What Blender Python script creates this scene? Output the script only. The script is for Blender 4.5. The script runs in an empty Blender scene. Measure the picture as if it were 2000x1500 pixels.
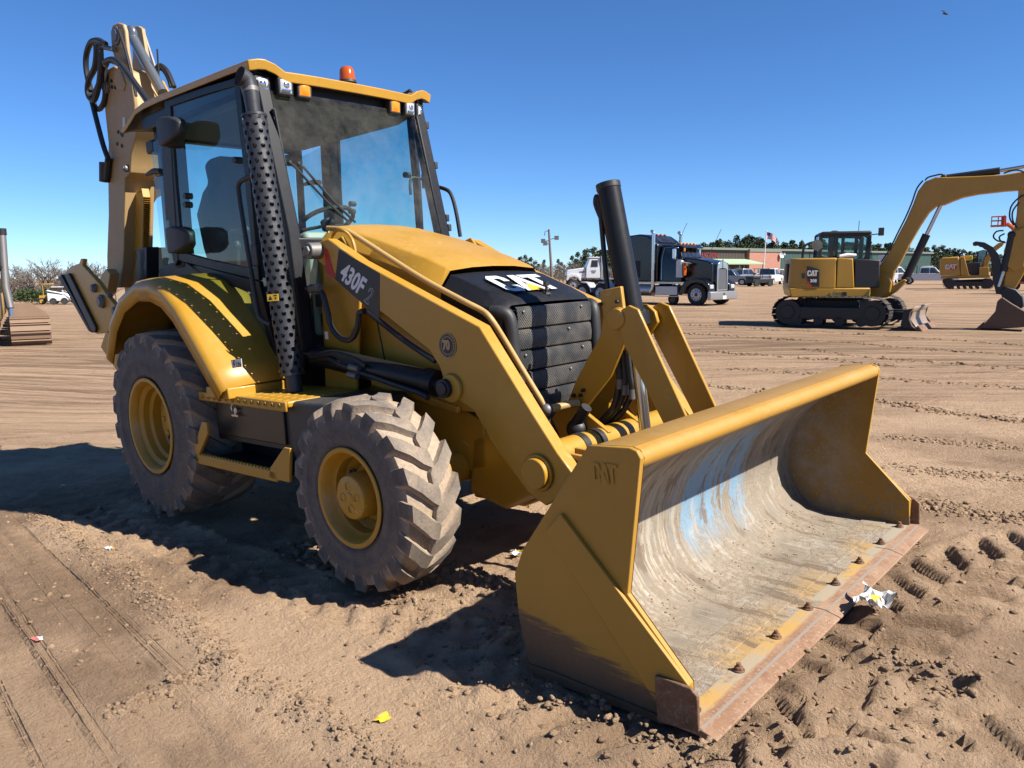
import bpy, bmesh, math, random
import numpy as np
from mathutils import Vector, Matrix
PI = math.pi
random.seed(7)
S = bpy.context.scene
COL = S.collection

# ------------------------------------------------------------------ camera, sky, sun, exposure
CAM = [5.2324, -3.2577, 1.4485]
cd = bpy.data.cameras.new('camera'); cam = bpy.data.objects.new('camera', cd); COL.objects.link(cam)
cd.sensor_width = 36.0; cd.lens = 27.225; cd.clip_start = .05; cd.clip_end = 6000
_y, _p, _r = math.radians(132.262), math.radians(-8.17), math.radians(-0.5)
_f = Vector((math.cos(_y)*math.cos(_p), math.sin(_y)*math.cos(_p), math.sin(_p)))
_rt = Vector((math.sin(_y), -math.cos(_y), 0)); _up = _rt.cross(_f)
_rt, _up = _rt*math.cos(_r)+_up*math.sin(_r), _up*math.cos(_r)-_rt*math.sin(_r)
cam.matrix_world = Matrix(((_rt.x, _up.x, -_f.x, CAM[0]), (_rt.y, _up.y, -_f.y, CAM[1]), (_rt.z, _up.z, -_f.z, CAM[2]), (0, 0, 0, 1)))
S.camera = cam
SUN_AZ, SUN_EL = math.radians(19.1), math.radians(44.8)
W = bpy.data.worlds.new('World'); S.world = W; W.use_nodes = True
wn = W.node_tree.nodes; bg = wn['Background']
sky = wn.new('ShaderNodeTexSky'); sky.sky_type = 'NISHITA'; sky.sun_disc = False
sky.sun_elevation = SUN_EL; sky.sun_rotation = PI/2 - SUN_AZ
sky.altitude = 100; sky.air_density = .7; sky.dust_density = 0; sky.ozone_density = 10
hs = wn.new('ShaderNodeHueSaturation'); hs.inputs['Saturation'].default_value = 1.06
W.node_tree.links.new(sky.outputs[0], hs.inputs['Color']); W.node_tree.links.new(hs.outputs[0], bg.inputs[0]); bg.inputs[1].default_value = .073
sl = bpy.data.lights.new('sun', 'SUN'); sl.energy = 5.0; sl.angle = math.radians(.53); sl.color = (1, .95, .87)
so = bpy.data.objects.new('sun', sl); COL.objects.link(so)
so.rotation_euler = Vector((math.cos(SUN_EL)*math.cos(SUN_AZ), math.cos(SUN_EL)*math.sin(SUN_AZ), math.sin(SUN_EL))).to_track_quat('Z', 'Y').to_euler()
S.view_settings.view_transform = 'Standard'; S.view_settings.look = 'None'
S.view_settings.exposure = 1.15; S.view_settings.gamma = 1; S.view_settings.use_curve_mapping = False

# ------------------------------------------------------------------ materials
def newmat(name):
    m = bpy.data.materials.new(name); m.use_nodes = True
    return m, m.node_tree.nodes, m.node_tree.links, m.node_tree.nodes['Principled BSDF']
def nd(ns, t, **kw):
    n = ns.new(t)
    for k, v in kw.items():
        if k in n.inputs: n.inputs[k].default_value = v
        else: setattr(n, k, v)
    return n
def c4(c): return (c[0], c[1], c[2], 1)
def mixc(ns, ls, fac, a, b, mode='MIX'):
    m = ns.new('ShaderNodeMix'); m.data_type = 'RGBA'; m.blend_type = mode
    for s, v in ((0, fac), (6, a), (7, b)):
        if isinstance(v, (int, float)): m.inputs[s].default_value = v
        elif isinstance(v, tuple): m.inputs[s].default_value = c4([x*.74 for x in v])
        else: ls.new(v, m.inputs[s])
    return m.outputs[2]
def noise(ns, ls, scale, detail=4, rough=.6, vec=None):
    n = nd(ns, 'ShaderNodeTexNoise', Scale=scale, Detail=detail, Roughness=rough)
    if vec is not None: ls.new(vec, n.inputs['Vector'])
    return n.outputs[0]
def ramp(ns, ls, v, lo, hi):
    r = nd(ns, 'ShaderNodeMapRange'); r.inputs[1].default_value = lo; r.inputs[2].default_value = hi
    ls.new(v, r.inputs[0]); return r.outputs[0]
def obj_co(ns): return ns.new('ShaderNodeTexCoord').outputs['Object']
def math_n(ns, ls, op, a, b=None):
    m = ns.new('ShaderNodeMath'); m.operation = op
    for i, v in enumerate((a, b)):
        if v is None: continue
        if isinstance(v, (int, float)): m.inputs[i].default_value = v
        else: ls.new(v, m.inputs[i])
    return m.outputs[0]
DUST = (.38, .27, .18)
def paint(name, col, rough=.35, dust=.25, metal=0, coat=0, chips=0, bump=.0, var=.15, chipc=(.05, .035, .025), scr=0):
    m, ns, ls, b = newmat(name); co = obj_co(ns)
    n1 = noise(ns, ls, 3.2, 5, .6, co); n2 = noise(ns, ls, 34, 4, .7, co)
    dark = tuple(x*(1-var) for x in col)
    c = mixc(ns, ls, n1, dark, col)
    geo = ns.new('ShaderNodeNewGeometry'); sep = ns.new('ShaderNodeSeparateXYZ'); ls.new(geo.outputs['Normal'], sep.inputs[0])
    up = ramp(ns, ls, sep.outputs[2], -.2, 1)
    d = math_n(ns, ls, 'MULTIPLY', math_n(ns, ls, 'ADD', math_n(ns, ls, 'MULTIPLY', up, .9), .07), math_n(ns, ls, 'MULTIPLY', ramp(ns, ls, n1, .3, .7), ramp(ns, ls, n2, .25, .75)))
    d = math_n(ns, ls, 'MULTIPLY', d, dust)
    c = mixc(ns, ls, d, c, DUST)
    if scr:
        sm = nd(ns, 'ShaderNodeMapping', vector_type='TEXTURE'); sm.inputs['Rotation'].default_value = (.3, .5, .2); sm.inputs['Scale'].default_value = (.30, .012, .012); ls.new(co, sm.inputs[0])
        sn_ = noise(ns, ls, 1., 2, .5, sm.outputs[0]); sk = math_n(ns, ls, 'MULTIPLY', ramp(ns, ls, sn_, .66, .70), ramp(ns, ls, noise(ns, ls, 2.1, 3, .6, co), .48, .62))
        c = mixc(ns, ls, math_n(ns, ls, 'MULTIPLY', sk, scr), c, (.62, .50, .30))
        gr_ = nd(ns, 'ShaderNodeMapping', vector_type='TEXTURE'); gr_.inputs['Scale'].default_value = (.06, .06, .5); ls.new(co, gr_.inputs[0]); gn = noise(ns, ls, 1., 5, .65, gr_.outputs[0])
        c = mixc(ns, ls, math_n(ns, ls, 'MULTIPLY', ramp(ns, ls, gn, .56, .74), .30), c, (.24, .15, .06))
    if chips:
        n3 = noise(ns, ls, 22, 6, .75, co)
        c = mixc(ns, ls, ramp(ns, ls, n3, .74-.1*chips, .76-.1*chips), c, chipc)
    ls.new(c, b.inputs['Base Color'])
    rr = math_n(ns, ls, 'ADD', math_n(ns, ls, 'MULTIPLY', n2, .18), rough-.08)
    ls.new(math_n(ns, ls, 'ADD', rr, math_n(ns, ls, 'MULTIPLY', d, .6)), b.inputs['Roughness'])
    b.inputs['Metallic'].default_value = metal
    b.inputs['Coat Weight'].default_value = coat; b.inputs['Coat Roughness'].default_value = .12
    if bump:
        bp = nd(ns, 'ShaderNodeBump', Strength=bump, Distance=.004); ls.new(n2, bp.inputs['Height']); ls.new(bp.outputs[0], b.inputs['Normal'])
    return m
def flat(name, col, rough=.5, metal=0, emit=0, spec=.5):
    m, ns, ls, b = newmat(name); co = obj_co(ns)
    n = noise(ns, ls, 9, 4, .6, co)
    ls.new(mixc(ns, ls, n, tuple(x*.86 for x in col), col), b.inputs['Base Color'])
    b.inputs['Roughness'].default_value = rough; b.inputs['Metallic'].default_value = metal
    b.inputs['Specular IOR Level'].default_value = spec
    return m
def glass(name, tint, refl=.10, rough=.0):
    m, ns, ls, b = newmat(name); ns.remove(b); out = ns['Material Output']
    t = nd(ns, 'ShaderNodeBsdfTransparent'); t.inputs[0].default_value = c4(tint)
    g = nd(ns, 'ShaderNodeBsdfGlossy', Roughness=.02); g.inputs[0].default_value = (.9, .95, 1, 1)
    fr = nd(ns, 'ShaderNodeLayerWeight', Blend=.5)
    k = math_n(ns, ls, 'ADD', math_n(ns, ls, 'MULTIPLY', math_n(ns, ls, 'POWER', fr.outputs['Facing'], 4.), .6), refl*.4)
    mx = ns.new('ShaderNodeMixShader'); ls.new(k, mx.inputs[0]); ls.new(g.outputs[0], mx.inputs[2])
    df = nd(ns, 'ShaderNodeBsdfDiffuse'); df.inputs[0].default_value = (.30, .27, .22, 1); m2 = ns.new('ShaderNodeMixShader'); dn_ = noise(ns, ls, 3.5, 6, .7, obj_co(ns)); ls.new(math_n(ns, ls, 'MULTIPLY', ramp(ns, ls, dn_, .35, .75), .16), m2.inputs[0]); ls.new(t.outputs[0], m2.inputs[1]); ls.new(df.outputs[0], m2.inputs[2]); ls.new(m2.outputs[0], mx.inputs[1])
    ls.new(mx.outputs[0], out.inputs[0]); return m
YEL = (.57, .295, .018)
M_YEL = paint('yellow_paint', YEL, .38, .34, coat=.08, chips=.10, var=.26, bump=.05, scr=.6)
M_YELW = paint('worn_yellow_paint', (.52, .27, .028), .5, .55, chips=.35, var=.22, scr=.6)
M_YELP = paint('pale_yellow_paint', (.56, .35, .11), .45, .35)
M_BLK = paint('black_paint', (.013, .014, .017), .5, .10)
M_BLKG = paint('gloss_black_paint', (.011, .012, .015), .42, .05)
M_BLKG.node_tree.nodes['Principled BSDF'].inputs['Specular IOR Level'].default_value = .25
M_BLKS = paint('scratched_black_steel', (.03, .034, .036), .5, .25, chips=.5, chipc=(.2, .2, .18))
M_PLA = paint('black_plastic', (.02, .021, .024), .55, .12)
M_STK = paint('satin_black_stack', (.045, .046, .052), .45, .08, metal=.25)
M_RUB = flat('black_rubber_hose', (.018, .018, .02), .5)
M_CHR = flat('chrome', (.72, .73, .74), .16, .92)
M_YELD = paint('dusty_boom_paint', (.47, .31, .13), .55, .45, scr=.5)
M_STL = paint('grey_steel', (.22, .21, .2), .5, .3, metal=.5, chips=.2)
M_RUST = None
M_WHT = flat('white_print', (.78, .78, .76), .5)
M_RED = flat('red_print', (.55, .02, .02), .5)
M_YPR = flat('yellow_print', (.8, .5, .03), .5)
M_BPR = flat('black_print', (.012, .012, .014), .45)
M_SILV = flat('silver_print', (.86, .87, .88), .5)
M_GRYP = flat('grey_print_outline', (.42, .42, .43), .5)
M_TAN = flat('tan_print', (.55, .36, .2), .5)
M_GLS = glass('tinted_cab_glass', (.64, .83, .80), .06)
M_GLD = glass('dark_tinted_glass', (.16, .22, .25), .2)
M_SEAT = flat('dark_seat_fabric', (.035, .038, .045), .9)
M_CON = flat('pale_grey_trim_plastic', (.42, .44, .38), .6)
M_LINER = flat('grey_headliner', (.17, .18, .19), .9)
M_LENS = flat('clear_lamp_lens', (.5, .52, .54), .2)
M_LENSM = flat('lamp_reflector', (.85, .86, .88), .15, 1)
M_AMB = flat('amber_lens', (1., .30, .015), .25)
M_AMBD = flat('dark_amber_lens', (.5, .09, .008), .15)
M_WPT = flat('white_truck_paint', (.75, .76, .78), .3)
M_SVP = flat('silver_car_paint', (.33, .36, .4), .3, .5)
M_NAVY = paint('deep_black_truck_paint', (.004, .006, .010), .25, .0, coat=.2)
M_DGR = flat('dark_grey_chassis', (.03, .03, .032), .7)
M_ALU = flat('polished_aluminium', (.56, .56, .57), .35, .75)
M_WHLW = flat('pale_alloy_wheel', (.6, .6, .6), .4, .3)
M_ORG = flat('orange_paint', (.6, .12, .03), .45)
M_BLU = flat('blue_paint', (.03, .14, .42), .45)

def mat_tyre():
    m, ns, ls, b = newmat('dusty_tyre_rubber'); co = obj_co(ns)
    a = ns.new('ShaderNodeAttribute'); a.attribute_name = 'dust'
    n1 = noise(ns, ls, 9, 6, .7, co); n2 = noise(ns, ls, 60, 4, .7, co)
    rub = mixc(ns, ls, n2, (.04, .04, .042), (.105, .10, .096))
    k = math_n(ns, ls, 'ADD', math_n(ns, ls, 'MULTIPLY', a.outputs['Fac'], 1.1), math_n(ns, ls, 'MULTIPLY', math_n(ns, ls, 'SUBTRACT', n1, .5), .7))
    k = ramp(ns, ls, k, .0, 1.0)
    dusty = mixc(ns, ls, ramp(ns, ls, n2, .3, .7), (.30, .235, .175), (.50, .365, .245))
    c = mixc(ns, ls, k, rub, dusty)
    ls.new(c, b.inputs['Base Color']); b.inputs['Roughness'].default_value = .85
    bp = nd(ns, 'ShaderNodeBump', Strength=.5, Distance=.006); ls.new(n2, bp.inputs['Height']); ls.new(bp.outputs[0], b.inputs['Normal'])
    return m
M_TYRE = mat_tyre()
def mat_rust():
    m, ns, ls, b = newmat('rusty_worn_steel'); co = obj_co(ns)
    n1 = noise(ns, ls, 8, 6, .7, co); n2 = noise(ns, ls, 70, 4, .7, co)
    c = mixc(ns, ls, ramp(ns, ls, n1, .35, .65), (.13, .055, .022), (.27, .15, .085))
    c = mixc(ns, ls, ramp(ns, ls, n2, .55, .75), c, (.36, .27, .19))
    ls.new(c, b.inputs['Base Color']); b.inputs['Roughness'].default_value = .75; b.inputs['Metallic'].default_value = .15
    bp = nd(ns, 'ShaderNodeBump', Strength=.5, Distance=.003); ls.new(n2, bp.inputs['Height']); ls.new(bp.outputs[0], b.inputs['Normal'])
    return m
M_RUST = mat_rust()
def mat_edge():
    m, ns, ls, b = newmat('worn_cutting_edge'); co = obj_co(ns)
    sx = ns.new('ShaderNodeSeparateXYZ'); ls.new(co, sx.inputs[0]); n1 = noise(ns, ls, 5, 6, .7, co); n2 = noise(ns, ls, 70, 5, .7, co); n3 = noise(ns, ls, 1.7, 4, .6, co)
    rust = mixc(ns, ls, ramp(ns, ls, n1, .35, .65), (.24, .115, .055), (.37, .225, .135)); rust = mixc(ns, ls, ramp(ns, ls, n2, .5, .72), rust, (.42, .31, .215))
    worn = mixc(ns, ls, ramp(ns, ls, n3, .46, .58), (.36, .30, .22), (.48, .29, .085)); worn = mixc(ns, ls, ramp(ns, ls, n1, .54, .66), worn, (.20, .12, .065))
    k = ramp(ns, ls, math_n(ns, ls, 'ADD', sx.outputs[0], math_n(ns, ls, 'MULTIPLY', n1, .05)), 4.075, 4.090)
    ls.new(mixc(ns, ls, k, worn, rust), b.inputs['Base Color']); b.inputs['Roughness'].default_value = .75
    bp = nd(ns, 'ShaderNodeBump', Strength=.5, Distance=.003); ls.new(n2, bp.inputs['Height']); ls.new(bp.outputs[0], b.inputs['Normal']); return m
M_EDGE = mat_edge()
def mat_bucket(name, side=False):
    # worn inside of the bucket: scraped steel, caked dirt, pale streaks, patches of blue paint
    m, ns, ls, b = newmat(name); co = obj_co(ns)
    sx = ns.new('ShaderNodeSeparateXYZ'); ls.new(co, sx.inputs[0]); X, Y, Z = sx.outputs
    mp = nd(ns, 'ShaderNodeMapping'); mp.inputs['Scale'].default_value = (.9, 30, .9) if not side else (4, 4, 4); ls.new(co, mp.inputs[0])
    st = noise(ns, ls, 1.6, 6, .65, mp.outputs[0]); n1 = noise(ns, ls, 5, 6, .65, co); n2 = noise(ns, ls, 30, 6, .7, co)
    steel = mixc(ns, ls, ramp(ns, ls, n1, .3, .7), (.20, .165, .125), (.33, .275, .205))
    wl = math_n(ns, ls, 'MULTIPLY', ramp(ns, ls, X, 3.62, 3.50), ramp(ns, ls, Y, .15, -.35)) if not side else .35
    c = mixc(ns, ls, math_n(ns, ls, 'MULTIPLY', ramp(ns, ls, st, .47, .60), math_n(ns, ls, 'ADD', math_n(ns, ls, 'MULTIPLY', wl, .7), .12)), steel, (.50, .43, .33))          # pale scraped streaks
    if not side:
        mp2 = nd(ns, 'ShaderNodeMapping'); mp2.inputs['Scale'].default_value = (.7, 5, .7); ls.new(co, mp2.inputs[0])
        bl = noise(ns, ls, 1.5, 5, .6, mp2.outputs[0])
        wy = math_n(ns, ls, 'MULTIPLY', ramp(ns, ls, Y, -.22, -.12), ramp(ns, ls, Y, .60, .50))
        wz = math_n(ns, ls, 'MULTIPLY', ramp(ns, ls, Z, .10, .26), ramp(ns, ls, Z, .74, .62))
        wx = ramp(ns, ls, X, 3.72, 3.60)
        w = math_n(ns, ls, 'MULTIPLY', math_n(ns, ls, 'MULTIPLY', wy, wz), wx)
        k = math_n(ns, ls, 'MULTIPLY', ramp(ns, ls, math_n(ns, ls, 'ADD', bl, math_n(ns, ls, 'MULTIPLY', n2, .34)), .63, .65), w)
        c = mixc(ns, ls, math_n(ns, ls, 'MULTIPLY', k, .9), c, (.20, .34, .46))
        # bare yellow-brown floor ahead of the weld seam
        fr = ramp(ns, ls, math_n(ns, ls, 'ADD', X, math_n(ns, ls, 'MULTIPLY', st, .25)), 3.95, 4.12)
        fy = mixc(ns, ls, ramp(ns, ls, noise(ns, ls, 2.2, 4, .6, co), .45, .6), (.36, .31, .25), (.50, .30, .09))
        c = mixc(ns, ls, math_n(ns, ls, 'MULTIPLY', ramp(ns, ls, Z, .10, .05), math_n(ns, ls, 'MULTIPLY', ramp(ns, ls, n1, .3, .6), .55)), c, (.40, .33, .245))
        c = mixc(ns, ls, math_n(ns, ls, 'MULTIPLY', fr, .8), c, fy)
    else:
        zf = ramp(ns, ls, math_n(ns, ls, 'ADD', Z, math_n(ns, ls, 'MULTIPLY', n1, .5)), .95, .75)
        ys = mixc(ns, ls, n1, (.26, .145, .03), (.44, .24, .035))
        c = mixc(ns, ls, math_n(ns, ls, 'MULTIPLY', ramp(ns, ls, X, 3.85, 3.55), ramp(ns, ls, n1, .35, .6)), ys, c)
    if not side:
        pm = nd(ns, 'ShaderNodeMapping', vector_type='TEXTURE'); pm.inputs['Scale'].default_value = (.45, .09, .3); ls.new(co, pm.inputs[0]); pn = noise(ns, ls, 1., 7, .68, pm.outputs[0])
        c = mixc(ns, ls, math_n(ns, ls, 'MULTIPLY', ramp(ns, ls, pn, .55, .60), .75), c, (.15, .105, .07))
        c = mixc(ns, ls, math_n(ns, ls, 'MULTIPLY', ramp(ns, ls, pn, .43, .38), .55), c, (.44, .40, .34))
        fm = nd(ns, 'ShaderNodeMapping', vector_type='TEXTURE'); fm.inputs['Scale'].default_value = (.5, .008, .5); ls.new(co, fm.inputs[0]); fn = noise(ns, ls, 1., 3, .6, fm.outputs[0])
        c = mixc(ns, ls, math_n(ns, ls, 'MULTIPLY', ramp(ns, ls, fn, .58, .66), .4), c, (.16, .12, .085))
    else:
        c = mixc(ns, ls, math_n(ns, ls, 'MULTIPLY', ramp(ns, ls, noise(ns, ls, 60, 5, .75, co), .56, .64), ramp(ns, ls, X, 3.9, 3.6)), c, (.36, .33, .28))
    dirt = math_n(ns, ls, 'MULTIPLY', ramp(ns, ls, n2, .46, .60), math_n(ns, ls, 'MULTIPLY', ramp(ns, ls, Z, .42, .12), ramp(ns, ls, n1, .38, .55)))
    c = mixc(ns, ls, math_n(ns, ls, 'MULTIPLY', dirt, .85), c, (.30, .22, .15))
    ls.new(c, b.inputs['Base Color']); b.inputs['Roughness'].default_value = .72; b.inputs['Specular IOR Level'].default_value = .3
    h = math_n(ns, ls, 'ADD', math_n(ns, ls, 'MULTIPLY', dirt, n2), math_n(ns, ls, 'MULTIPLY', st, .05))
    bp = nd(ns, 'ShaderNodeBump', Strength=.5, Distance=.014); ls.new(h, bp.inputs['Height']); ls.new(bp.outputs[0], b.inputs['Normal'])
    return m
M_BIN = mat_bucket('scraped_bucket_steel'); M_BSD = mat_bucket('dirty_bucket_side', True)
def mat_bside():
    m, ns, ls, b = newmat('bucket_outer_paint'); co = obj_co(ns)
    sx = ns.new('ShaderNodeSeparateXYZ'); ls.new(co, sx.inputs[0])
    n1 = noise(ns, ls, 3, 5, .6, co); n2 = noise(ns, ls, 45, 4, .7, co)
    mp = nd(ns, 'ShaderNodeMapping'); mp.inputs['Scale'].default_value = (6, 6, 60); ls.new(co, mp.inputs[0]); st = noise(ns, ls, 1, 5, .7, mp.outputs[0])
    c = mixc(ns, ls, n1, (.40, .215, .026), (.52, .27, .028))
    edge = math_n(ns, ls, 'ADD', sx.outputs[2], math_n(ns, ls, 'MULTIPLY', math_n(ns, ls, 'SUBTRACT', st, .5), .18))
    edge = math_n(ns, ls, 'ADD', edge, math_n(ns, ls, 'MULTIPLY', math_n(ns, ls, 'SUBTRACT', sx.outputs[0], 3.4), .22))
    c = mixc(ns, ls, ramp(ns, ls, edge, .235, .20), c, mixc(ns, ls, n2, (.085, .05, .03), (.17, .105, .06)))
    ls.new(c, b.inputs['Base Color']); b.inputs['Roughness'].default_value = .5
    return m
M_BOUT = mat_bside()
def mat_grille():
    m, ns, ls, b = newmat('perforated_black_mesh'); co = obj_co(ns)
    mp = nd(ns, 'ShaderNodeMapping'); mp.inputs['Scale'].default_value = (0, 84, 84); mp.inputs['Rotation'].default_value = (.785, 0, 0); ls.new(co, mp.inputs[0])
    ck = nd(ns, 'ShaderNodeTexVoronoi', Scale=1.0, Randomness=0.0); ls.new(mp.outputs[0], ck.inputs['Vector'])
    k = ramp(ns, ls, ck.outputs['Distance'], .30, .36)
    n = noise(ns, ls, 7, 4, .6, co)
    met = mixc(ns, ls, ramp(ns, ls, n, .4, .65), (.045, .045, .047), (.17, .15, .125))
    ls.new(mixc(ns, ls, k, (.002, .002, .002), met), b.inputs['Base Color']); b.inputs['Roughness'].default_value = .5
    bp = nd(ns, 'ShaderNodeBump', Strength=.9, Distance=.004); ls.new(k, bp.inputs['Height']); ls.new(bp.outputs[0], b.inputs['Normal'])
    return m
M_GRL = mat_grille()

# ------------------------------------------------------------------ mesh helpers
def frame_of(d):
    d = d.normalized(); a = Vector((0, 0, 1)) if abs(d.z) < .9 else Vector((1, 0, 0))
    u = d.cross(a).normalized(); return u, d.cross(u).normalized()
class MB:
    def __init__(s): s.v = []; s.f = []; s.mi = []; s.d = []; s.m = 0; s.dv = 0.
    def add(s, vs, fs):
        o = len(s.v); s.v += [tuple(x) for x in vs]; s.d += [s.dv]*len(vs)
        s.f += [tuple(o+i for i in q) for q in fs]; s.mi += [s.m]*len(fs); return s
    def box(s, c, size, rot=None):
        sx, sy, sz = [q/2 for q in size]
        vs = [Vector((a*sx, b*sy, d*sz)) for a in (-1, 1) for b in (-1, 1) for d in (-1, 1)]
        if rot is not None: vs = [rot @ q for q in vs]
        return s.add([q+Vector(c) for q in vs], [(0, 1, 3, 2), (4, 6, 7, 5), (0, 4, 5, 1), (2, 3, 7, 6), (0, 2, 6, 4), (1, 5, 7, 3)])
    def bx(s, x0, x1, y0, y1, z0, z1): return s.box(((x0+x1)/2, (y0+y1)/2, (z0+z1)/2), (x1-x0, y1-y0, z1-z0))
    def prism(s, P, a, b, ax='y'):
        n = len(P)
        def mk(p, t): return (p[0], t, p[1]) if ax == 'y' else ((p[0], p[1], t) if ax == 'z' else (t, p[0], p[1]))
        vs = [mk(p, a) for p in P]+[mk(p, b) for p in P]
        return s.add(vs, [tuple(range(n)), tuple(range(2*n-1, n-1, -1))]+[(i, i+n, (i+1) % n+n, (i+1) % n) for i in range(n)])
    def loft(s, rings, closed=True, caps=True):
        n = len(rings[0]); vs = [p for r in rings for p in r]; fs = []
        for i in range(len(rings)-1):
            for j in range(n if closed else n-1):
                k = (j+1) % n; fs.append((i*n+j, i*n+k, (i+1)*n+k, (i+1)*n+j))
        if caps and closed: fs += [tuple(range(n-1, -1, -1)), tuple(range((len(rings)-1)*n, len(rings)*n))]
        return s.add(vs, fs)
    def tube(s, P, r, n=8, caps=True):
        P = [Vector(p) for p in P]; rings = []; u = None
        for i, p in enumerate(P):
            d = (P[min(i+1, len(P)-1)]-P[max(i-1, 0)]).normalized()
            if u is None: u, w = frame_of(d)
            else: u = (u-d*u.dot(d)).normalized(); w = d.cross(u)
            rr = r[i] if isinstance(r, (list, tuple)) else r
            rings.append([p+(u*math.cos(2*PI*k/n)+w*math.sin(2*PI*k/n))*rr for k in range(n)])
        return s.loft(rings, True, caps)
    def cyl(s, p, q, r, r2=None, n=20): return s.tube([p, q], [r, r if r2 is None else r2], n)
    def lathe(s, prof, o, ax=(0, 1, 0), n=32):
        ax = Vector(ax).normalized(); u, w = frame_of(ax); o = Vector(o); rings = []
        for a, r in prof: rings.append([o+ax*a+(u*math.cos(2*PI*k/n)+w*math.sin(2*PI*k/n))*r for k in range(n)])
        return s.loft(rings, True, False)
    def ngon(s, P): return s.add(P, [tuple(range(len(P)))])
    def ball(s, c, r, n=10, sq=(1, 1, 1)):
        rings = []
        for i in range(1, n): 
            t = PI*i/n; rings.append([(c[0]+sq[0]*r*math.sin(t)*math.cos(2*PI*k/(2*n)), c[1]+sq[1]*r*math.sin(t)*math.sin(2*PI*k/(2*n)), c[2]+sq[2]*r*math.cos(t)) for k in range(2*n)])
        return s.loft(rings, True, True)
    def mesh(s, name, mats, smooth=32):
        me = bpy.data.meshes.new(name); me.from_pydata(s.v, [], s.f)
        for m in (mats if isinstance(mats, (list, tuple)) else [mats]): me.materials.append(m)
        me.polygons.foreach_set('material_index', s.mi)
        if any(s.d): at = me.attributes.new('dust', 'FLOAT', 'POINT'); at.data.foreach_set('value', s.d)
        bm = bmesh.new(); bm.from_mesh(me); bmesh.ops.recalc_face_normals(bm, faces=bm.faces); bm.to_mesh(me); bm.free()
        if smooth: me.polygons.foreach_set('use_smooth', [True]*len(me.polygons)); me.set_sharp_from_angle(angle=math.radians(smooth))
        me.update(); return me
    def out(s, name, mats, parent=None, bevel=0, smooth=32, label=None, kind=None, seg=2):
        o = bpy.data.objects.new(name, s.mesh(name, mats, smooth)); COL.objects.link(o)
        if parent is not None: o.parent = parent
        if bevel:
            b = o.modifiers.new('edge', 'BEVEL'); b.width = bevel; b.segments = seg; b.limit_method = 'ANGLE'; b.angle_limit = math.radians(38); b.use_clamp_overlap = True
        if label: o['label'] = label
        if kind: o['kind'] = kind
        return o
def tag(o, label, cat, group=None):
    o['label'] = label; o['category'] = cat
    if group: o['group'] = group
    return o
def thing(name, label, cat, loc=(0, 0, 0), rz=0, group=None, mw=None, sc=1):
    o = bpy.data.objects.new(name, None); COL.objects.link(o); o.empty_display_size = .2
    if mw is not None: o.matrix_world = mw
    else: o.location = loc; o.rotation_euler = (0, 0, rz); o.scale = (sc, sc, sc)
    return tag(o, label, cat, group)
def struct(o): o['kind'] = 'structure'; return o
def copy_tree(o, parent=None):
    c = o.copy(); COL.objects.link(c)
    if parent is not None: c.parent = parent
    for ch in list(o.children): copy_tree(ch, c)
    return c
def text_mesh(body, size=1, bold=.0, sx=1.0):
    cu = bpy.data.curves.new('lettering', 'FONT'); cu.body = body; cu.size = size; cu.offset = bold; cu.align_x = 'LEFT'; cu.resolution_u = 3
    o = bpy.data.objects.new('lettering', cu); COL.objects.link(o)
    dg = bpy.context.evaluated_depsgraph_get(); me = bpy.data.meshes.new_from_object(o.evaluated_get(dg))
    vs = [(v.co.x*sx, v.co.y) for v in me.vertices]; fs = [tuple(p.vertices) for p in me.polygons]
    bpy.data.objects.remove(o); bpy.data.curves.remove(cu); bpy.data.meshes.remove(me); return vs, fs
def place2d(mb, vf, o, xd, yd, lift=0):
    o = Vector(o); xd = Vector(xd); yd = Vector(yd); n = xd.cross(yd).normalized()*lift
    mb.add([o+xd*a+yd*b+n for a, b in vf[0]], vf[1])
CATC = [(.62, .64), (.62, .84), (.5, 1), (.14, 1), (0, .84), (0, .16), (.14, 0), (.5, 0), (.62, .16), (.62, .38), (.42, .38), (.42, .22), (.38, .18), (.25, .18), (.21, .22), (.21, .78), (.25, .82), (.38, .82), (.42, .78), (.42, .64)]
CATA = [(.60, 0), (.86, 1), (1.10, 1), (1.36, 0), (1.14, 0), (.98, .66), (.82, 0)]
CATT = [(1.17, 1), (1.92, 1), (1.92, .81), (1.65, .81), (1.65, 0), (1.43, 0), (1.43, .81), (1.22, .81)]
CATV = [(.70, 0), (.98, .46), (1.26, 0)]
def cat_logo(parent, o, xd, yd, name='logo', mats=None, lift=.0):
    """the three block letters with the yellow triangle; xd, yd span one letter height each"""
    mb = MB(); o = Vector(o); xd = Vector(xd); yd = Vector(yd); n = xd.cross(yd).normalized()
    for P in (CATC, CATA, CATT): mb.ngon([o+xd*a+yd*b+n*lift for a, b in P])
    mb.m = 1; mb.ngon([o+xd*a+yd*b+n*(lift+.0015) for a, b in CATV])
    return mb.out(name, mats or [M_WHT, M_YPR], parent, smooth=0)
def smooth_path(P, k=6):
    P = [Vector(p) for p in P]; Q = [P[0]]+P+[P[-1]]; out = []
    for i in range(1, len(Q)-2):
        a, b, c, d = Q[i-1], Q[i], Q[i+1], Q[i+2]
        for j in range(k):
            t = j/k; out.append(.5*((2*b)+(c-a)*t+(2*a-5*b+4*c-d)*t*t+(3*b-a-3*c+d)*t**3))
    return out+[P[-1]]
def rotv(ax, a): return Matrix.Rotation(a, 3, ax)

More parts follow.
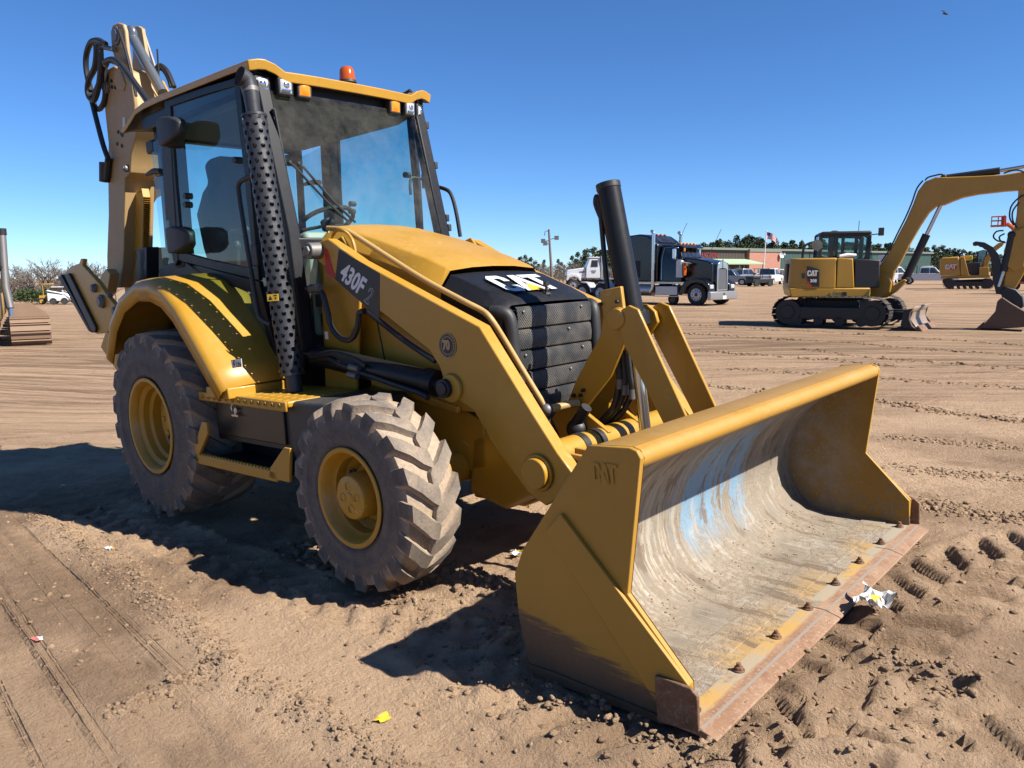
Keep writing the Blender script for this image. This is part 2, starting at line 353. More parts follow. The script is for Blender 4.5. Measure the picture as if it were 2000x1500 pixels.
# ------------------------------------------------------------------ ground
RM = Matrix([[0.998966, -0.006813, -0.044939], [0.005906, 0.999777, -0.020284], [0.045068, 0.019998, 0.998784]]); TR = Vector([0.04831, -0.00225, -0.1689])
MW = RM.to_4x4(); MW.translation = TR
_n = [RM[0][2], RM[1][2], RM[2][2]]
def lattice(ix, iy, seed):
    h = (ix*374761393+iy*668265263+seed*1274126177) & 0xffffffff
    h = ((h ^ (h >> 13))*1274126177) & 0xffffffff
    return ((h ^ (h >> 16)) & 0xffff)/65535.
def vn(x, y, seed=0):
    xi = np.floor(x).astype(np.int64); yi = np.floor(y).astype(np.int64); fx = x-xi; fy = y-yi
    fx = fx*fx*(3-2*fx); fy = fy*fy*(3-2*fy)
    a = lattice(xi, yi, seed); b = lattice(xi+1, yi, seed); c = lattice(xi, yi+1, seed); d = lattice(xi+1, yi+1, seed)
    return (a+(b-a)*fx)*(1-fy)+(c+(d-c)*fx)*fy
def fbm(x, y, f, o=4, seed=0, g=.5):
    s = 0; a = 1; t = 0
    for i in range(o): s = s+a*vn(x*f+7.3*i, y*f+3.1*i, seed+i); t += a; a *= g; f *= 2.03
    return s/t
def sstep(a, b, x): t = np.clip((x-a)/(b-a), 0, 1); return t*t*(3-2*t)
def base_h(x, y):
    zm = TR.z-(_n[0]*(x-TR.x)+_n[1]*(y-TR.y))/_n[2]
    wm = np.exp(-((x-1.8)**2+(y-.2)**2)/(2*4.6**2)); w3 = np.exp(-((x+1.)**2+(y-15.3)**2)/(2*4.**2)); wl = np.exp(-((x+17.3)**2+(y-3.2)**2)/(2*4.**2))
    a = y/np.maximum(-x, 1.); left = (1-sstep(.45, .95, a))*sstep(-6, -14, x); dd = np.hypot(x-CAM[0], y-CAM[1])
    hb = -.2+left*(.0-np.clip((dd-19)*.0195, 0, 4))
    hb = np.maximum(hb, -2.3)
    return (wm*zm+w3*.15+wl*-.29+.06*hb)/(wm+w3+wl+.06)
def poly_sd(x, y, P):
    best = np.full(x.shape, 1e9); ss = np.zeros(x.shape); dd = np.zeros(x.shape); L = 0
    for (x0, y0), (x1, y1) in zip(P[:-1], P[1:]):
        l = math.hypot(x1-x0, y1-y0); ux, uy = (x1-x0)/l, (y1-y0)/l
        t = np.clip((x-x0)*ux+(y-y0)*uy, 0, l); ex = x-x0-ux*t; ey = y-y0-uy*t; d = np.hypot(ex, ey)
        k = d < best; best = np.where(k, d, best); ss = np.where(k, L+t, ss); dd = np.where(k, ux*(y-y0)-uy*(x-x0), dd); L += l
    return best, ss, dd, L
TRACKS = [  # path, half width, pitch, lug height
    ([(3.069, -1.202), (3.538, -1.27), (3.95, -1.266), (4.428, -1.259)], .20, .19, .046),
    ([(4.837, 1.543), (4.486, 0.791), (4.354, 0.011), (4.333, -0.705), (4.378, -1.145)], .24, .23, .044),
    ([(3.598, -1.227), (2.718, -1.175), (1.898, -1.284), (0.935, -1.299), (-0.775, -1.256)], .18, .20, .022),
    ([(5.023, -0.457), (4.693, -0.558), (4.443, -0.821), (4.405, -1.06)], .22, .24, .036),
    ([(3.19, -0.991), (2.69, -1.029), (2.304, -1.006)], .17, .16, .020),
]
ROWS = [  # crumbled windrows: path, width, height
    ([(-1.055, -1.578), (0.328, -1.645), (1.41, -1.738), (2.116, -1.819), (2.583, -1.906), (2.848, -1.869), (3.198, -1.851), (3.62, -1.882)], .075, .030),
    ([(2.416, -2.277), (2.386, -2.075), (2.432, -1.868)], .06, .014),
    ([(4.379, -0.377), (4.553, -0.377), (4.731, -0.347)], .05, .050),
    ([(2.269, -0.654), (2.534, -0.647), (2.851, -0.705)], .10, .035),
]
LDIR = [(0.968, -2.159), (2.804, -2.348)]
def detail_h(x, y):
    r = np.hypot(x-2.5, y+.5); near = 1-sstep(7, 14, r)
    h = .030*(fbm(x, y, .55, 3, 3)-.5)+.020*(fbm(x, y, 2.3, 4, 11)-.5)
    rough = sstep(.42, .68, fbm(x, y, .9, 3, 21))
    rid = np.abs(fbm(x, y, 5.2, 4, 31)-.5)*2
    h = h+near*(.018*rough*(.35-rid)+.020*(fbm(x, y, 17, 4, 41, .62)-.5)*(.35+rough)+.012*rough*(np.abs(fbm(x, y, 9, 3, 45)-.5)*-2+.3))
    (ax, ay), (bx, by) = LDIR; l = math.hypot(bx-ax, by-ay); ux, uy = (bx-ax)/l, (by-ay)/l
    s = x*ux+y*uy; d = -x*uy+y*ux
    wl = ROWS[0][0]; _, _, dl, _ = poly_sd(x, y, wl); side = sstep(.03, .2, -dl if SGN > 0 else dl)
    g = vn(s*.35, d*11, 51); g2 = vn(s*.6, d*26, 52)
    h = h*(1-.5*side*near)+side*near*(-.013*sstep(.66, .74, g)-.010*sstep(.66, .76, g2)+.004*(g-.5))
    for P, hw, pt, lh in TRACKS:
        px = [p[0] for p in P]; py = [p[1] for p in P]
        k = (x > min(px)-.5) & (x < max(px)+.5) & (y > min(py)-.5) & (y < max(py)+.5)
        if not k.any(): continue
        X = x[k]; Y = y[k]; q, s_, d_, L = poly_sd(X, Y, P); d_ = d_+.03*(fbm(X, Y, 3, 2, 77)-.5)
        w = (1-sstep(hw*.85, hw*1.1, np.abs(d_)))*sstep(0, .1, s_)*sstep(L, L-.1, s_)
        ph = (s_/pt+.55*np.abs(d_)/hw+np.where(d_ > 0, .5, 0)+.25*(vn(X*5, Y*5, 5)-.5)) % 1.
        bar = sstep(.05, .14, ph)*(1-sstep(.50, .60, ph))
        st = .55+.6*vn(X*2.2, Y*2.2, 61)
        berm = np.exp(-((np.abs(d_)-hw*1.2)/.05)**2)*.018*sstep(0, .1, s_)*sstep(L, L-.1, s_)*fbm(X, Y, 14, 3, 9)*2
        hh = h[k]; h[k] = hh*(1-.4*w)+w*(bar*lh*st-.010+.012*(fbm(X, Y, 20, 3, 15)-.5))+berm
    for P, wd, ht in ROWS:
        px = [p[0] for p in P]; py = [p[1] for p in P]
        k = (x > min(px)-.5) & (x < max(px)+.5) & (y > min(py)-.5) & (y < max(py)+.5)
        if not k.any(): continue
        X = x[k]; Y = y[k]; q, s_, d_, L = poly_sd(X, Y, P); q = q+.05*(fbm(X, Y, 4, 2, 8)-.5)
        h[k] += np.exp(-(q/wd)**2)*ht*(.3+1.2*fbm(X, Y, 17, 3, 19))
    return h
SGN = 1
def axis(lo, hi, st, far, g):
    a = list(np.arange(lo, hi, st)); d = st; p = a[-1]; up = []
    while p < far: d *= g; p += d; up.append(p)
    d = st; p = lo; dn = []
    while p > -far: d *= g; p -= d; dn.append(p)
    return np.array(dn[::-1]+a+up)
xs = axis(-1.6, 5.6, .017, 1500, 1.036); ys = axis(-2.8, 2.6, .017, 1500, 1.036)
GX, GY = np.meshgrid(xs, ys, indexing='ij'); GX = GX.ravel(); GY = GY.ravel()
def ground_z(x, y): return base_h(x, y)+detail_h(x, y)
GZ = ground_z(GX, GY)
# flatten where the bucket and the tyres rest
def press(cx, cy, rx, ry, amt):
    global GZ
    p = RM @ Vector((cx, cy, 0))+TR; ax = RM @ Vector((1, 0, 0)); dx = GX-p.x; dy = GY-p.y
    w = 1-sstep(.8, 1.25, np.maximum(np.abs(dx)/rx, np.abs(dy)/ry)); GZ = GZ*(1-w)+(base_h(GX, GY)-amt)*w
press(3.75, 0, .40, 1.25, .012)
for _x, _w in ((0, .26), (2.2, .18)):
    for _s in (-1, 1): press(_x, _s*(.865 if _x == 0 else .97), .22, _w, .02)
nx, ny = len(xs), len(ys)
idx = np.arange(nx*ny).reshape(nx, ny)
quads = np.stack([idx[:-1, :-1], idx[1:, :-1], idx[1:, 1:], idx[:-1, 1:]], -1).reshape(-1, 4)
gm = bpy.data.meshes.new('ground'); gm.vertices.add(nx*ny); gm.vertices.foreach_set('co', np.stack([GX, GY, GZ], 1).ravel().astype(np.float32))
gm.loops.add(quads.size); gm.loops.foreach_set('vertex_index', quads.ravel().astype(np.int32))
gm.polygons.add(len(quads)); gm.polygons.foreach_set('loop_start', np.arange(0, quads.size, 4, dtype=np.int32))
gm.update(calc_edges=True); gm.polygons.foreach_set('use_smooth', np.ones(len(quads), dtype=bool))
_, _, _dl, _ = poly_sd(GX, GY, ROWS[0][0]); _side = sstep(.02, .25, -_dl)
_near = 1-sstep(5, 12, np.hypot(GX-2.5, GY+.5))
damp = .45*_side*_near+.55*sstep(.50, .72, fbm(GX, GY, .8, 4, 91))+.35*sstep(.45, .7, fbm(GX, GY, 3.1, 3, 95))*_near
_rt2 = sstep(3.9, 4.4, GX)*sstep(-1.6, -.8, GY)*_near; damp = damp+.10*_rt2
_pale = np.exp(-(((GX-3.0)/.8)**2+((GY+1.65)/.35)**2)); damp = np.clip(damp-.5*_pale, 0, 1)
da = gm.attributes.new('damp', 'FLOAT', 'POINT'); da.data.foreach_set('value', damp.astype(np.float32))
ra_ = gm.attributes.new('ruts', 'FLOAT', 'POINT'); ra_.data.foreach_set('value', (_side*(1-sstep(4.5, 9, np.hypot(GX-2.5, GY+.5)))*sstep(.30, .55, fbm(GX, GY, .7, 2, 71))).astype(np.float32))
def mat_ground():
    m, ns, ls, b = newmat('trodden_sandy_dirt'); co = obj_co(ns)
    a = ns.new('ShaderNodeAttribute'); a.attribute_name = 'damp'
    n1 = noise(ns, ls, 1.1, 6, .62, co); n2 = noise(ns, ls, 14, 6, .7, co); n3 = noise(ns, ls, 90, 4, .7, co)
    mp = nd(ns, 'ShaderNodeMapping', vector_type='TEXTURE'); mp.inputs['Rotation'].default_value = (0, 0, math.radians(31)); mp.inputs['Scale'].default_value = (9, .62, 1); ls.new(co, mp.inputs[0])
    st = noise(ns, ls, 1.0, 8, .66, mp.outputs[0])
    geo = ns.new('ShaderNodeSeparateXYZ'); ls.new(co, geo.inputs[0])
    dv = nd(ns, 'ShaderNodeVectorMath', operation='DISTANCE'); ls.new(co, dv.inputs[0]); dv.inputs[1].default_value = (3, -1, 0)
    far = ramp(ns, ls, dv.outputs['Value'], 4, 11)
    k = math_n(ns, ls, 'ADD', a.outputs['Fac'], math_n(ns, ls, 'MULTIPLY', math_n(ns, ls, 'SUBTRACT', n2, .5), .8))
    mp3 = nd(ns, 'ShaderNodeMapping', vector_type='TEXTURE'); mp3.inputs['Rotation'].default_value = (0, 0, math.radians(27)); mp3.inputs['Scale'].default_value = (2.6, .16, 1); ls.new(co, mp3.inputs[0]); st2 = noise(ns, ls, 1., 8, .7, mp3.outputs[0])
    mp4 = nd(ns, 'ShaderNodeMapping', vector_type='TEXTURE'); mp4.inputs['Rotation'].default_value = (0, 0, math.radians(52)); mp4.inputs['Scale'].default_value = (12, .5, 1); ls.new(co, mp4.inputs[0]); st3 = noise(ns, ls, 1., 6, .6, mp4.outputs[0])
    st_ = math_n(ns, ls, 'ADD', math_n(ns, ls, 'MULTIPLY', ramp(ns, ls, st, .34, .60), .45), math_n(ns, ls, 'ADD', math_n(ns, ls, 'MULTIPLY', ramp(ns, ls, st2, .46, .60), .55), math_n(ns, ls, 'MULTIPLY', ramp(ns, ls, st3, .56, .64), .35)))
    kf = math_n(ns, ls, 'ADD', math_n(ns, ls, 'ADD', math_n(ns, ls, 'MULTIPLY', st_, 1.25), .16), math_n(ns, ls, 'MULTIPLY', math_n(ns, ls, 'SUBTRACT', n2, .5), .6))
    mk = ns.new('ShaderNodeMix'); mk.data_type = 'FLOAT'; ls.new(far, mk.inputs[0]); ls.new(k, mk.inputs[2]); ls.new(kf, mk.inputs[3]); k = mk.outputs[0]
    kk = ramp(ns, ls, k, .05, 1.25)
    c = mixc(ns, ls, kk, (.67, .455, .285), (.215, .128, .073))
    c = mixc(ns, ls, math_n(ns, ls, 'MULTIPLY', ramp(ns, ls, n3, .35, .75), .28), c, (.46, .34, .23))
    c = mixc(ns, ls, math_n(ns, ls, 'MULTIPLY', ramp(ns, ls, n1, .55, .75), .22), c, (.30, .185, .11))
    n4 = noise(ns, ls, 240, 3, .7, co); n5 = noise(ns, ls, 38, 8, .75, co)
    c = mixc(ns, ls, math_n(ns, ls, 'MULTIPLY', ramp(ns, ls, n4, .56, .70), .48), c, (.13, .08, .05))
    c = mixc(ns, ls, math_n(ns, ls, 'MULTIPLY', ramp(ns, ls, n5, .57, .72), .28), c, (.17, .105, .065))
    (ax_, ay_), (bx_, by_) = LDIR
    ra = ns.new('ShaderNodeAttribute'); ra.attribute_name = 'ruts'
    lm = nd(ns, 'ShaderNodeMapping', vector_type='TEXTURE'); lm.inputs['Rotation'].default_value = (0, 0, math.atan2(by_-ay_, bx_-ax_)); lm.inputs['Scale'].default_value = (14, .055, 1); ls.new(co, lm.inputs[0])
    ln = noise(ns, ls, 1., 3, .5, lm.outputs[0]); line = math_n(ns, ls, 'MULTIPLY', ramp(ns, ls, ln, .545, .60), ra.outputs['Fac'])
    dash = noise(ns, ls, 26, 3, .6, co); line = math_n(ns, ls, 'MULTIPLY', line, ramp(ns, ls, dash, .30, .55))
    c = mixc(ns, ls, math_n(ns, ls, 'MULTIPLY', line, .35), c, (.12, .075, .045))
    ls.new(c, b.inputs['Base Color']); b.inputs['Roughness'].default_value = .95; b.inputs['Specular IOR Level'].default_value = .15
    h = math_n(ns, ls, 'ADD', math_n(ns, ls, 'MULTIPLY', n2, .6), math_n(ns, ls, 'ADD', math_n(ns, ls, 'MULTIPLY', n3, .30), math_n(ns, ls, 'MULTIPLY', n5, .75)))
    h = math_n(ns, ls, 'SUBTRACT', h, math_n(ns, ls, 'MULTIPLY', line, .8))
    hf = math_n(ns, ls, 'MULTIPLY', math_n(ns, ls, 'SUBTRACT', math_n(ns, ls, 'MULTIPLY', st, 4.), math_n(ns, ls, 'MULTIPLY', st2, 2.2)), far)
    bp = nd(ns, 'ShaderNodeBump', Strength=1., Distance=.045); ls.new(math_n(ns, ls, 'ADD', h, hf), bp.inputs['Height']); ls.new(bp.outputs[0], b.inputs['Normal'])
    return m
M_GND = mat_ground(); gm.materials.append(M_GND)
ground = bpy.data.objects.new('ground', gm); COL.objects.link(ground); struct(ground)
def gz1(x, y): return float(ground_z(np.array([float(x)]), np.array([float(y)]))[0])
def bz(x, y): return float(base_h(np.array([float(x)]), np.array([float(y)]))[0])

# ------------------------------------------------------------------ backhoe loader (machine frame: x forward, y to its left, z up)
BH = thing('backhoe_loader', 'yellow backhoe loader with black exhaust stack and wide front bucket resting on the dirt', 'backhoe loader', mw=MW)
def tyre_mesh(mb, W, R, rim, nl, lh, lw, turn=.30, seg=56):
    """tyre round the y axis at the origin with two rows of chevron lugs"""
    prof = [(-W*.40, rim-.01), (-W*.47, rim+.02), (-W*.495, rim+.035), (-W*.490, rim+.042), (-W*.51, rim+(R-rim)*.4), (-W*.513, rim+(R-rim)*.44), (-W*.506, rim+(R-rim)*.46), (-W*.50, R-.10), (-W*.455, R-lh-.022), (-W*.25, R-lh-.004), (0, R-lh), (W*.25, R-lh-.004), (W*.455, R-lh-.022), (W*.50, R-.10), (W*.51, rim+(R-rim)*.4), (W*.47, rim+.02), (W*.40, rim-.01)]
    dust = [.05, .12, .15, .2, .10, .2, .2, .22, .75, .95, 1, .95, .75, .16, .10, .12, .05]
    rings = []
    for (a, r), d in zip(prof, dust):
        mb.dv = d; mb.add([(r*math.cos(2*PI*k/seg), a, r*math.sin(2*PI*k/seg)) for k in range(seg)], [])
    o = len(mb.v)-len(prof)*seg
    for i in range(len(prof)-1):
        for j in range(seg): k = (j+1) % seg; mb.f.append((o+i*seg+j, o+i*seg+k, o+(i+1)*seg+k, o+(i+1)*seg+j)); mb.mi.append(0)
    for sg in (-1, 1):
        for i in range(nl):
            t0 = 2*PI*(i+(.5 if sg > 0 else 0))/nl+random.uniform(-.01, .01); rings = []
            st = [(.497, R-.110, R-.098, 0, .9), (.500, R-.085, R-.050, .0, .95), (.472, R-lh-.04, R-.014, .02, 1), (.30, R-lh-.012, R-.001, turn*.42, 1.0), (.13, R-lh-.008, R, turn*.78, 1.05), (-.02, R-lh-.006, R, turn*.98, 1.15), (-.055, R-lh-.006, R-.006, turn*1.02, .8)]
            sec = []
            for yy, rb, rt, dt, wk in st:
                y = sg*yy*W; th = t0-dt; hb = lw*wk/R*.62; ht = lw*wk/R*.46+random.uniform(-.004, .004)
                sec.append([(rb*math.cos(th-hb), y, rb*math.sin(th-hb)), (rt*math.cos(th-ht), y, rt*math.sin(th-ht)), (rt*math.cos(th+ht), y, rt*math.sin(th+ht)), (rb*math.cos(th+hb), y, rb*math.sin(th+hb))])
            o = len(mb.v)
            for q, r4 in enumerate(sec):
                for w, p in enumerate(r4):
                    mb.dv = (.12 if q < 2 else random.uniform(.25, .6)) if w in (1, 2) else 1.1
                    mb.add([p], [])
            n = len(sec)
            for q in range(n-1):
                for w in range(3): mb.f.append((o+q*4+w, o+q*4+w+1, o+(q+1)*4+w+1, o+(q+1)*4+w)); mb.mi.append(0)
            for e in (0, n-1): mb.f.append(tuple(o+e*4+w for w in range(4))); mb.mi.append(0)
    mb.dv = 0
def wheel(x, yc, z, W, R, rim, nl, lh, lw, rear, sd):
    """sd -1: outer face towards -y"""
    rw = bpy.data.objects.new('wheel', None); COL.objects.link(rw); rw.parent = BH; rw.location = (x, yc, z); rw.scale = (1, -sd, 1)
    mb = MB(); tyre_mesh(mb, W, R, rim, nl, lh, lw); mb.out('tyre', M_TYRE, rw, smooth=28)
    mb = MB()
    if rear:
        pr = [(-W*.36, rim-.02), (-W*.44, rim-.012), (-W*.485, rim+.012), (-W*.50, rim+.010), (-W*.50, rim-.012), (-W*.46, rim-.03), (-W*.40, rim-.036), (-W*.36, rim-.06), (-W*.28, rim-.064), (-W*.25, rim-.085), (-W*.14, rim-.09), (-W*.11, rim-.115), (-W*.02, rim-.12), (W*.0, .16), (-W*.01, .10), (-W*.01, .0)]
    else:
        pr = [(-W*.36, rim-.01), (-W*.44, rim-.006), (-W*.49, rim+.012), (-W*.505, rim+.008), (-W*.50, rim-.012), (-W*.44, rim-.024), (-W*.34, rim-.03), (-W*.28, rim-.046), (-W*.12, rim-.05), (-W*.02, rim-.075), (W*.05, .15), (W*.05, .02)]
    mb.lathe(pr, (0, 0, 0), n=56); mb.out('rim', M_YEL, rw)
    mb = MB()
    if rear:
        f = -W*.19
        mb.lathe([(0, .165), (f*.5, .16), (f*.55, .142), (f, .138), (f-.012, .128), (f-.014, 0)], (0, 0, 0), n=40)
        mb.lathe([(f-.012, .045), (f-.026, .042), (f-.028, .0)], (0, 0, 0), n=20)
        for k in range(5):
            a = 2*PI*k/5+.4; mb.cyl((.088*math.cos(a), f, .088*math.sin(a)), (.088*math.cos(a), f-.022, .088*math.sin(a)), .024, .02, 14)
    else:
        f = -W*.47
        mb.lathe([(W*.05, .15), (-.01, .145), (-.03, .115), (f+.02, .112), (f+.004, .106), (f, .096), (f, 0)], (0, 0, 0), n=40)
        for k in range(4):
            a = PI/2*k+.1; mb.lathe([(f-.003, .017), (f-.004, .022), (f-.001, .024)], (.055*math.cos(a), 0, .055*math.sin(a)), n=16)
        mb.lathe([(f, .026), (f-.005, .024), (f-.006, .0)], (0, 0, 0), n=18)
    mb.out('hub', M_YEL, rw, .003)
    for k in range(10 if rear else 8):
        a = 2*PI*k/(10 if rear else 8)+.25; r = .19 if rear else .165; p = (r*math.cos(a), -.0 if rear else W*.03, r*math.sin(a)); mb = MB()
        mb.cyl(p, (p[0], p[1]-.03, p[2]), .017, .017, 6); mb.cyl(p, (p[0], p[1]-.05, p[2]), .009, .008, 8); mb.out('wheel_nut', M_STL, rw)
    if rear:
        mb = MB(); mb.cyl((-.02, -W*.20, -.10), (-.02, -W*.20-.03, -.10), .014, .012, 10); mb.out('drain_plug', M_STL, rw)
    return rw
for sd in (-1, 1):
    wheel(0, sd*.868, .648, .49, .634, .312, 19, .026, .10, True, sd)
    wheel(2.2, sd*.975, .480, .315, .478, .236, 17, .028, .088, False, sd)

# --- bucket
M_WSTRIP = paint('ground_steel', (.27, .22, .18), .7, .5, chips=.8, chipc=(.16, .08, .04))
def bucket():
    b = bpy.data.objects.new('bucket', None); COL.objects.link(b); b.parent = BH
    inner = [(3.862, .845), (3.80, .815), (3.70, .765), (3.60, .700), (3.51, .615), (3.445, .52), (3.405, .41), (3.395, .30), (3.415, .20), (3.465, .12), (3.54, .068), (3.64, .044), (3.80, .036), (4.02, .030)]
    outer = [(3.865, .902), (3.70, .886), (3.565, .72), (3.37, .475), (3.335, .37), (3.345, .16), (3.375, .02), (3.60, .008), (4.02, .008)]
    def dens(P, n=2): return P
    def sheet(P, y0, y1, k=24):
        mb = MB()
        mb.loft([[(x, y0+(y1-y0)*j/k, z) for x, z in P] for j in range(k+1)], False); return mb
    sheet(inner, -1.182, 1.182).out('inner_shell', M_BIN, b, smooth=60)
    sheet(outer, -1.182, 1.182).out('outer_shell', M_YELW, b, smooth=20)
    mb = MB(); mb.tube([(3.866, -1.19, .868), (3.866, 1.19, .868)], .0345, 20); mb.out('lip_pipe', M_YELW, b)
    mb = MB(); mb.prism([(3.69, .885), (3.71, .898), (3.866, .908), (3.866, .896), (3.70, .87)], -1.182, 1.182); mb.out('top_plate', M_YELW, b)
    side = [(3.690, .893), (3.702, .900), (3.86, .908), (3.888, .900), (3.902, .875), (3.832, .408), (4.058, .165), (4.06, .02), (3.40, .004), (3.365, .05), (3.335, .20), (3.326, .37), (3.372, .472)]
    for sd in (-1, 1):
        o = MB().prism(side, sd*1.184, sd*1.205).out('side_plate', [M_BOUT], b, .003)
        mb = MB(); mb.ngon([(x, sd*1.1815, z) for x, z in side]); mb.out('inner_side_plate', M_BSD, b)
        rib = [(3.575, .648), (3.505, .57), (3.97, .03), (4.056, .03), (4.06, .168)]
        MB().prism(rib, sd*1.206, sd*1.222).out('rib_plate', M_BOUT, b, .003)
        MB().prism([(3.945, .172), (4.075, .170), (4.10, .148), (4.10, .030), (3.95, .012)], sd*1.2235, sd*1.237).out('side_cutter', M_RUST, b, .004)
        MB().prism([(3.37, .03), (3.40, -.005), (3.96, -.005), (3.96, .02), (3.5, .035)], sd*1.2065, sd*1.2145).out('wear_plate', M_BOUT, b)
        if sd < 0: cat_logo(b, (3.712, -1.2055, .775), (.052, 0, .001), (-.002, 0, .070), 'embossed_logo', [M_BOUT, M_BOUT], .004)
    # bolted cutting edge in two lengths, ground off at the front
    for y0, y1 in ((-1.214, -.136), (-.130, .74), (.746, 1.214)):
        MB().prism([(3.955, .0305), (4.085, .0305), (4.150, .012), (4.150, .002), (3.955, .004)], y0, y1).out('cutting_edge', M_EDGE, b, .003)
        MB().prism([(4.090, .0300), (4.101, .0270), (4.100, .0255), (4.088, .0285)], y0+.004, y1-.004).out('worn_strip', M_WSTRIP, b)
    MB().prism([(3.83, .0375), (3.95, .0335), (3.95, .038), (3.832, .0405)], -1.18, 1.18).out('base_edge', M_BIN, b, .002)
    for k in range(8):
        y = -1.13+k*.322; mb = MB(); mb.cyl((4.028, y, .028), (4.028, y, .047), .017, .016, 6); mb.cyl((4.028, y, .03), (4.028, y, .060), .010, .009, 8); mb.cyl((4.028, y, .028), (4.028, y, .036), .022, .022, 14)
        mb.out('bolt', M_RUST, b, .0015)
    for y in (-.48, .48):   # hinge ears behind
        for e in (-.05, .05): MB().prism([(3.42, .60), (3.32, .42), (3.12, .42), (2.96, .50), (2.93, .60), (3.0, .68), (3.3, .66)], y+e-.012, y+e+.012).out('hinge_ear', M_YELW, b, .003)
    for y in (-.165, .165): MB().prism([(3.62, .80), (3.42, .55), (3.36, .62), (3.36, .74), (3.46, .80)], y-.012, y+.012).out('tilt_ear', M_YELW, b, .003)
    # caked dirt in the corner of the floor
    mb = MB(); rng = random.Random(3)
    for i in range(200):
        y = rng.uniform(-1.1, 1.1); t = abs(rng.gauss(0, .55)); x = 3.47+t*.28; z = .115 if x < 3.47 else max(.036, .12-(x-3.47)*.55+.10*max(0, x-3.47)**1.0)
        for (xa, za), (xb, zb) in zip(inner[:-1], inner[1:]):
            if xa <= x <= xb and za > zb and za < .3: z = za+(zb-za)*(x-xa)/(xb-xa)
        s = rng.uniform(.002, .007); mb.ball((x, y, z+s*.2), s, 4, (rng.uniform(.7, 1.4), rng.uniform(.7, 1.4), .6))
    mb.out('caked_dirt', M_GND, b, kind='stuff')
    return b
bucket()

# --- loader arms, cross tube, lift cylinders
ARM = [(1.487, 1.766), (1.753, 1.626), (2.084, 1.49), (2.385, 1.366), (2.646, 1.26), (2.793, 1.068), (2.951, 0.861), (3.084, 0.694), (3.176, 0.597), (3.107, 0.499), (3.002, 0.435), (2.909, 0.475), (2.728, 0.651), (2.572, 0.849), (2.451, 0.903), (2.377, 0.977), (2.347, 1.06), (2.278, 1.142), (1.898, 1.352), (1.509, 1.578), (1.387, 1.637), (1.335, 1.702), (1.373, 1.752)]
def arm(sd):
    a = MB().prism(ARM, sd*.62, sd*.545).out('loader_arm', M_YEL, BH, .006)
    px, pz = [(2.97, 0.588)][0]
    mb = MB(); mb.cyl((px, sd*.622, pz), (px, sd*.662, pz), .074, .072, 36); mb.cyl((px, sd*.62, pz), (px, sd*.635, pz), .09, .088, 36); mb.out('pin_boss', M_YEL, a, .004)
    px, pz = [(1.397, 1.704)][0]
    mb = MB(); mb.cyl((px, sd*.60, pz), (px, sd*.70, pz), .048, .046, 20); mb.cyl((px, sd*.69, pz), (px, sd*.715, pz), .03, .03, 6); mb.out('pivot_pin', M_STL, a, .004)
    px, pz = [(2.404, 0.955)][0]
    mb = MB(); mb.cyl((px, sd*.55, pz), (px, sd*.665, pz), .05, .048, 24); mb.cyl((px, sd*.665, pz), (px, sd*.675, pz), .036, .034, 24); mb.out('cylinder_pin', M_BLK, a, .003)
    mb = MB(); mb.cyl((px+.03, sd*.621, pz+.0), (px+.03, sd*.64, pz), .075, .07, 28); mb.out('pin_collar', M_YEL, a, .004)
    x1, z1 = [(2.338, 0.961)][0]; x0, z0 = [(1.125, 1.102)][0]
    c = MB(); c.cyl((x0, sd*.585, z0), (x1-.05, sd*.585, z1+.005), .062, .062, 28); c.cyl((x1-.13, sd*.585, z1+.017), (x1-.045, sd*.585, z1+.004), .070, .070, 28); cy = c.out('lift_cylinder', M_BLKG, BH, .003)
    mb = MB(); mb.cyl((x1-.05, sd*.585, z1), (x1+.03, sd*.585, z1), .03, .03, 16); mb.out('piston_rod', M_CHR, cy)
    for P in ([(1.267, -0.655, 1.063), (1.437, -0.655, 1.085), (1.557, -0.655, 1.053), (1.719, -0.655, 1.017), (1.981, -0.655, 0.965), (2.224, -0.655, 0.922), (2.284, -0.655, 0.899)], [(1.278, -0.66, 1.082), (1.499, -0.66, 1.117), (1.689, -0.66, 1.091), (1.799, -0.66, 1.049)]):
        mb = MB(); mb.tube(smooth_path([(p[0], sd*abs(p[1]), p[2]) for p in P]), .014, 8); mb.out('hose', M_RUB, cy)
    for P in ([(1.655, -0.66, 1.044), (1.737, -0.66, 1.032)], [(1.639, -0.66, 1.0), (1.713, -0.66, 0.991)]):
        mb = MB(); mb.cyl((P[0][0], sd*.66, P[0][2]), (P[1][0], sd*.66, P[1][2]), .02, .02, 12); mb.out('hose_fitting', M_STL, cy)
    return a
for sd in (-1, 1):
    A = arm(sd)
    if sd < 0: ARM_NEAR = A
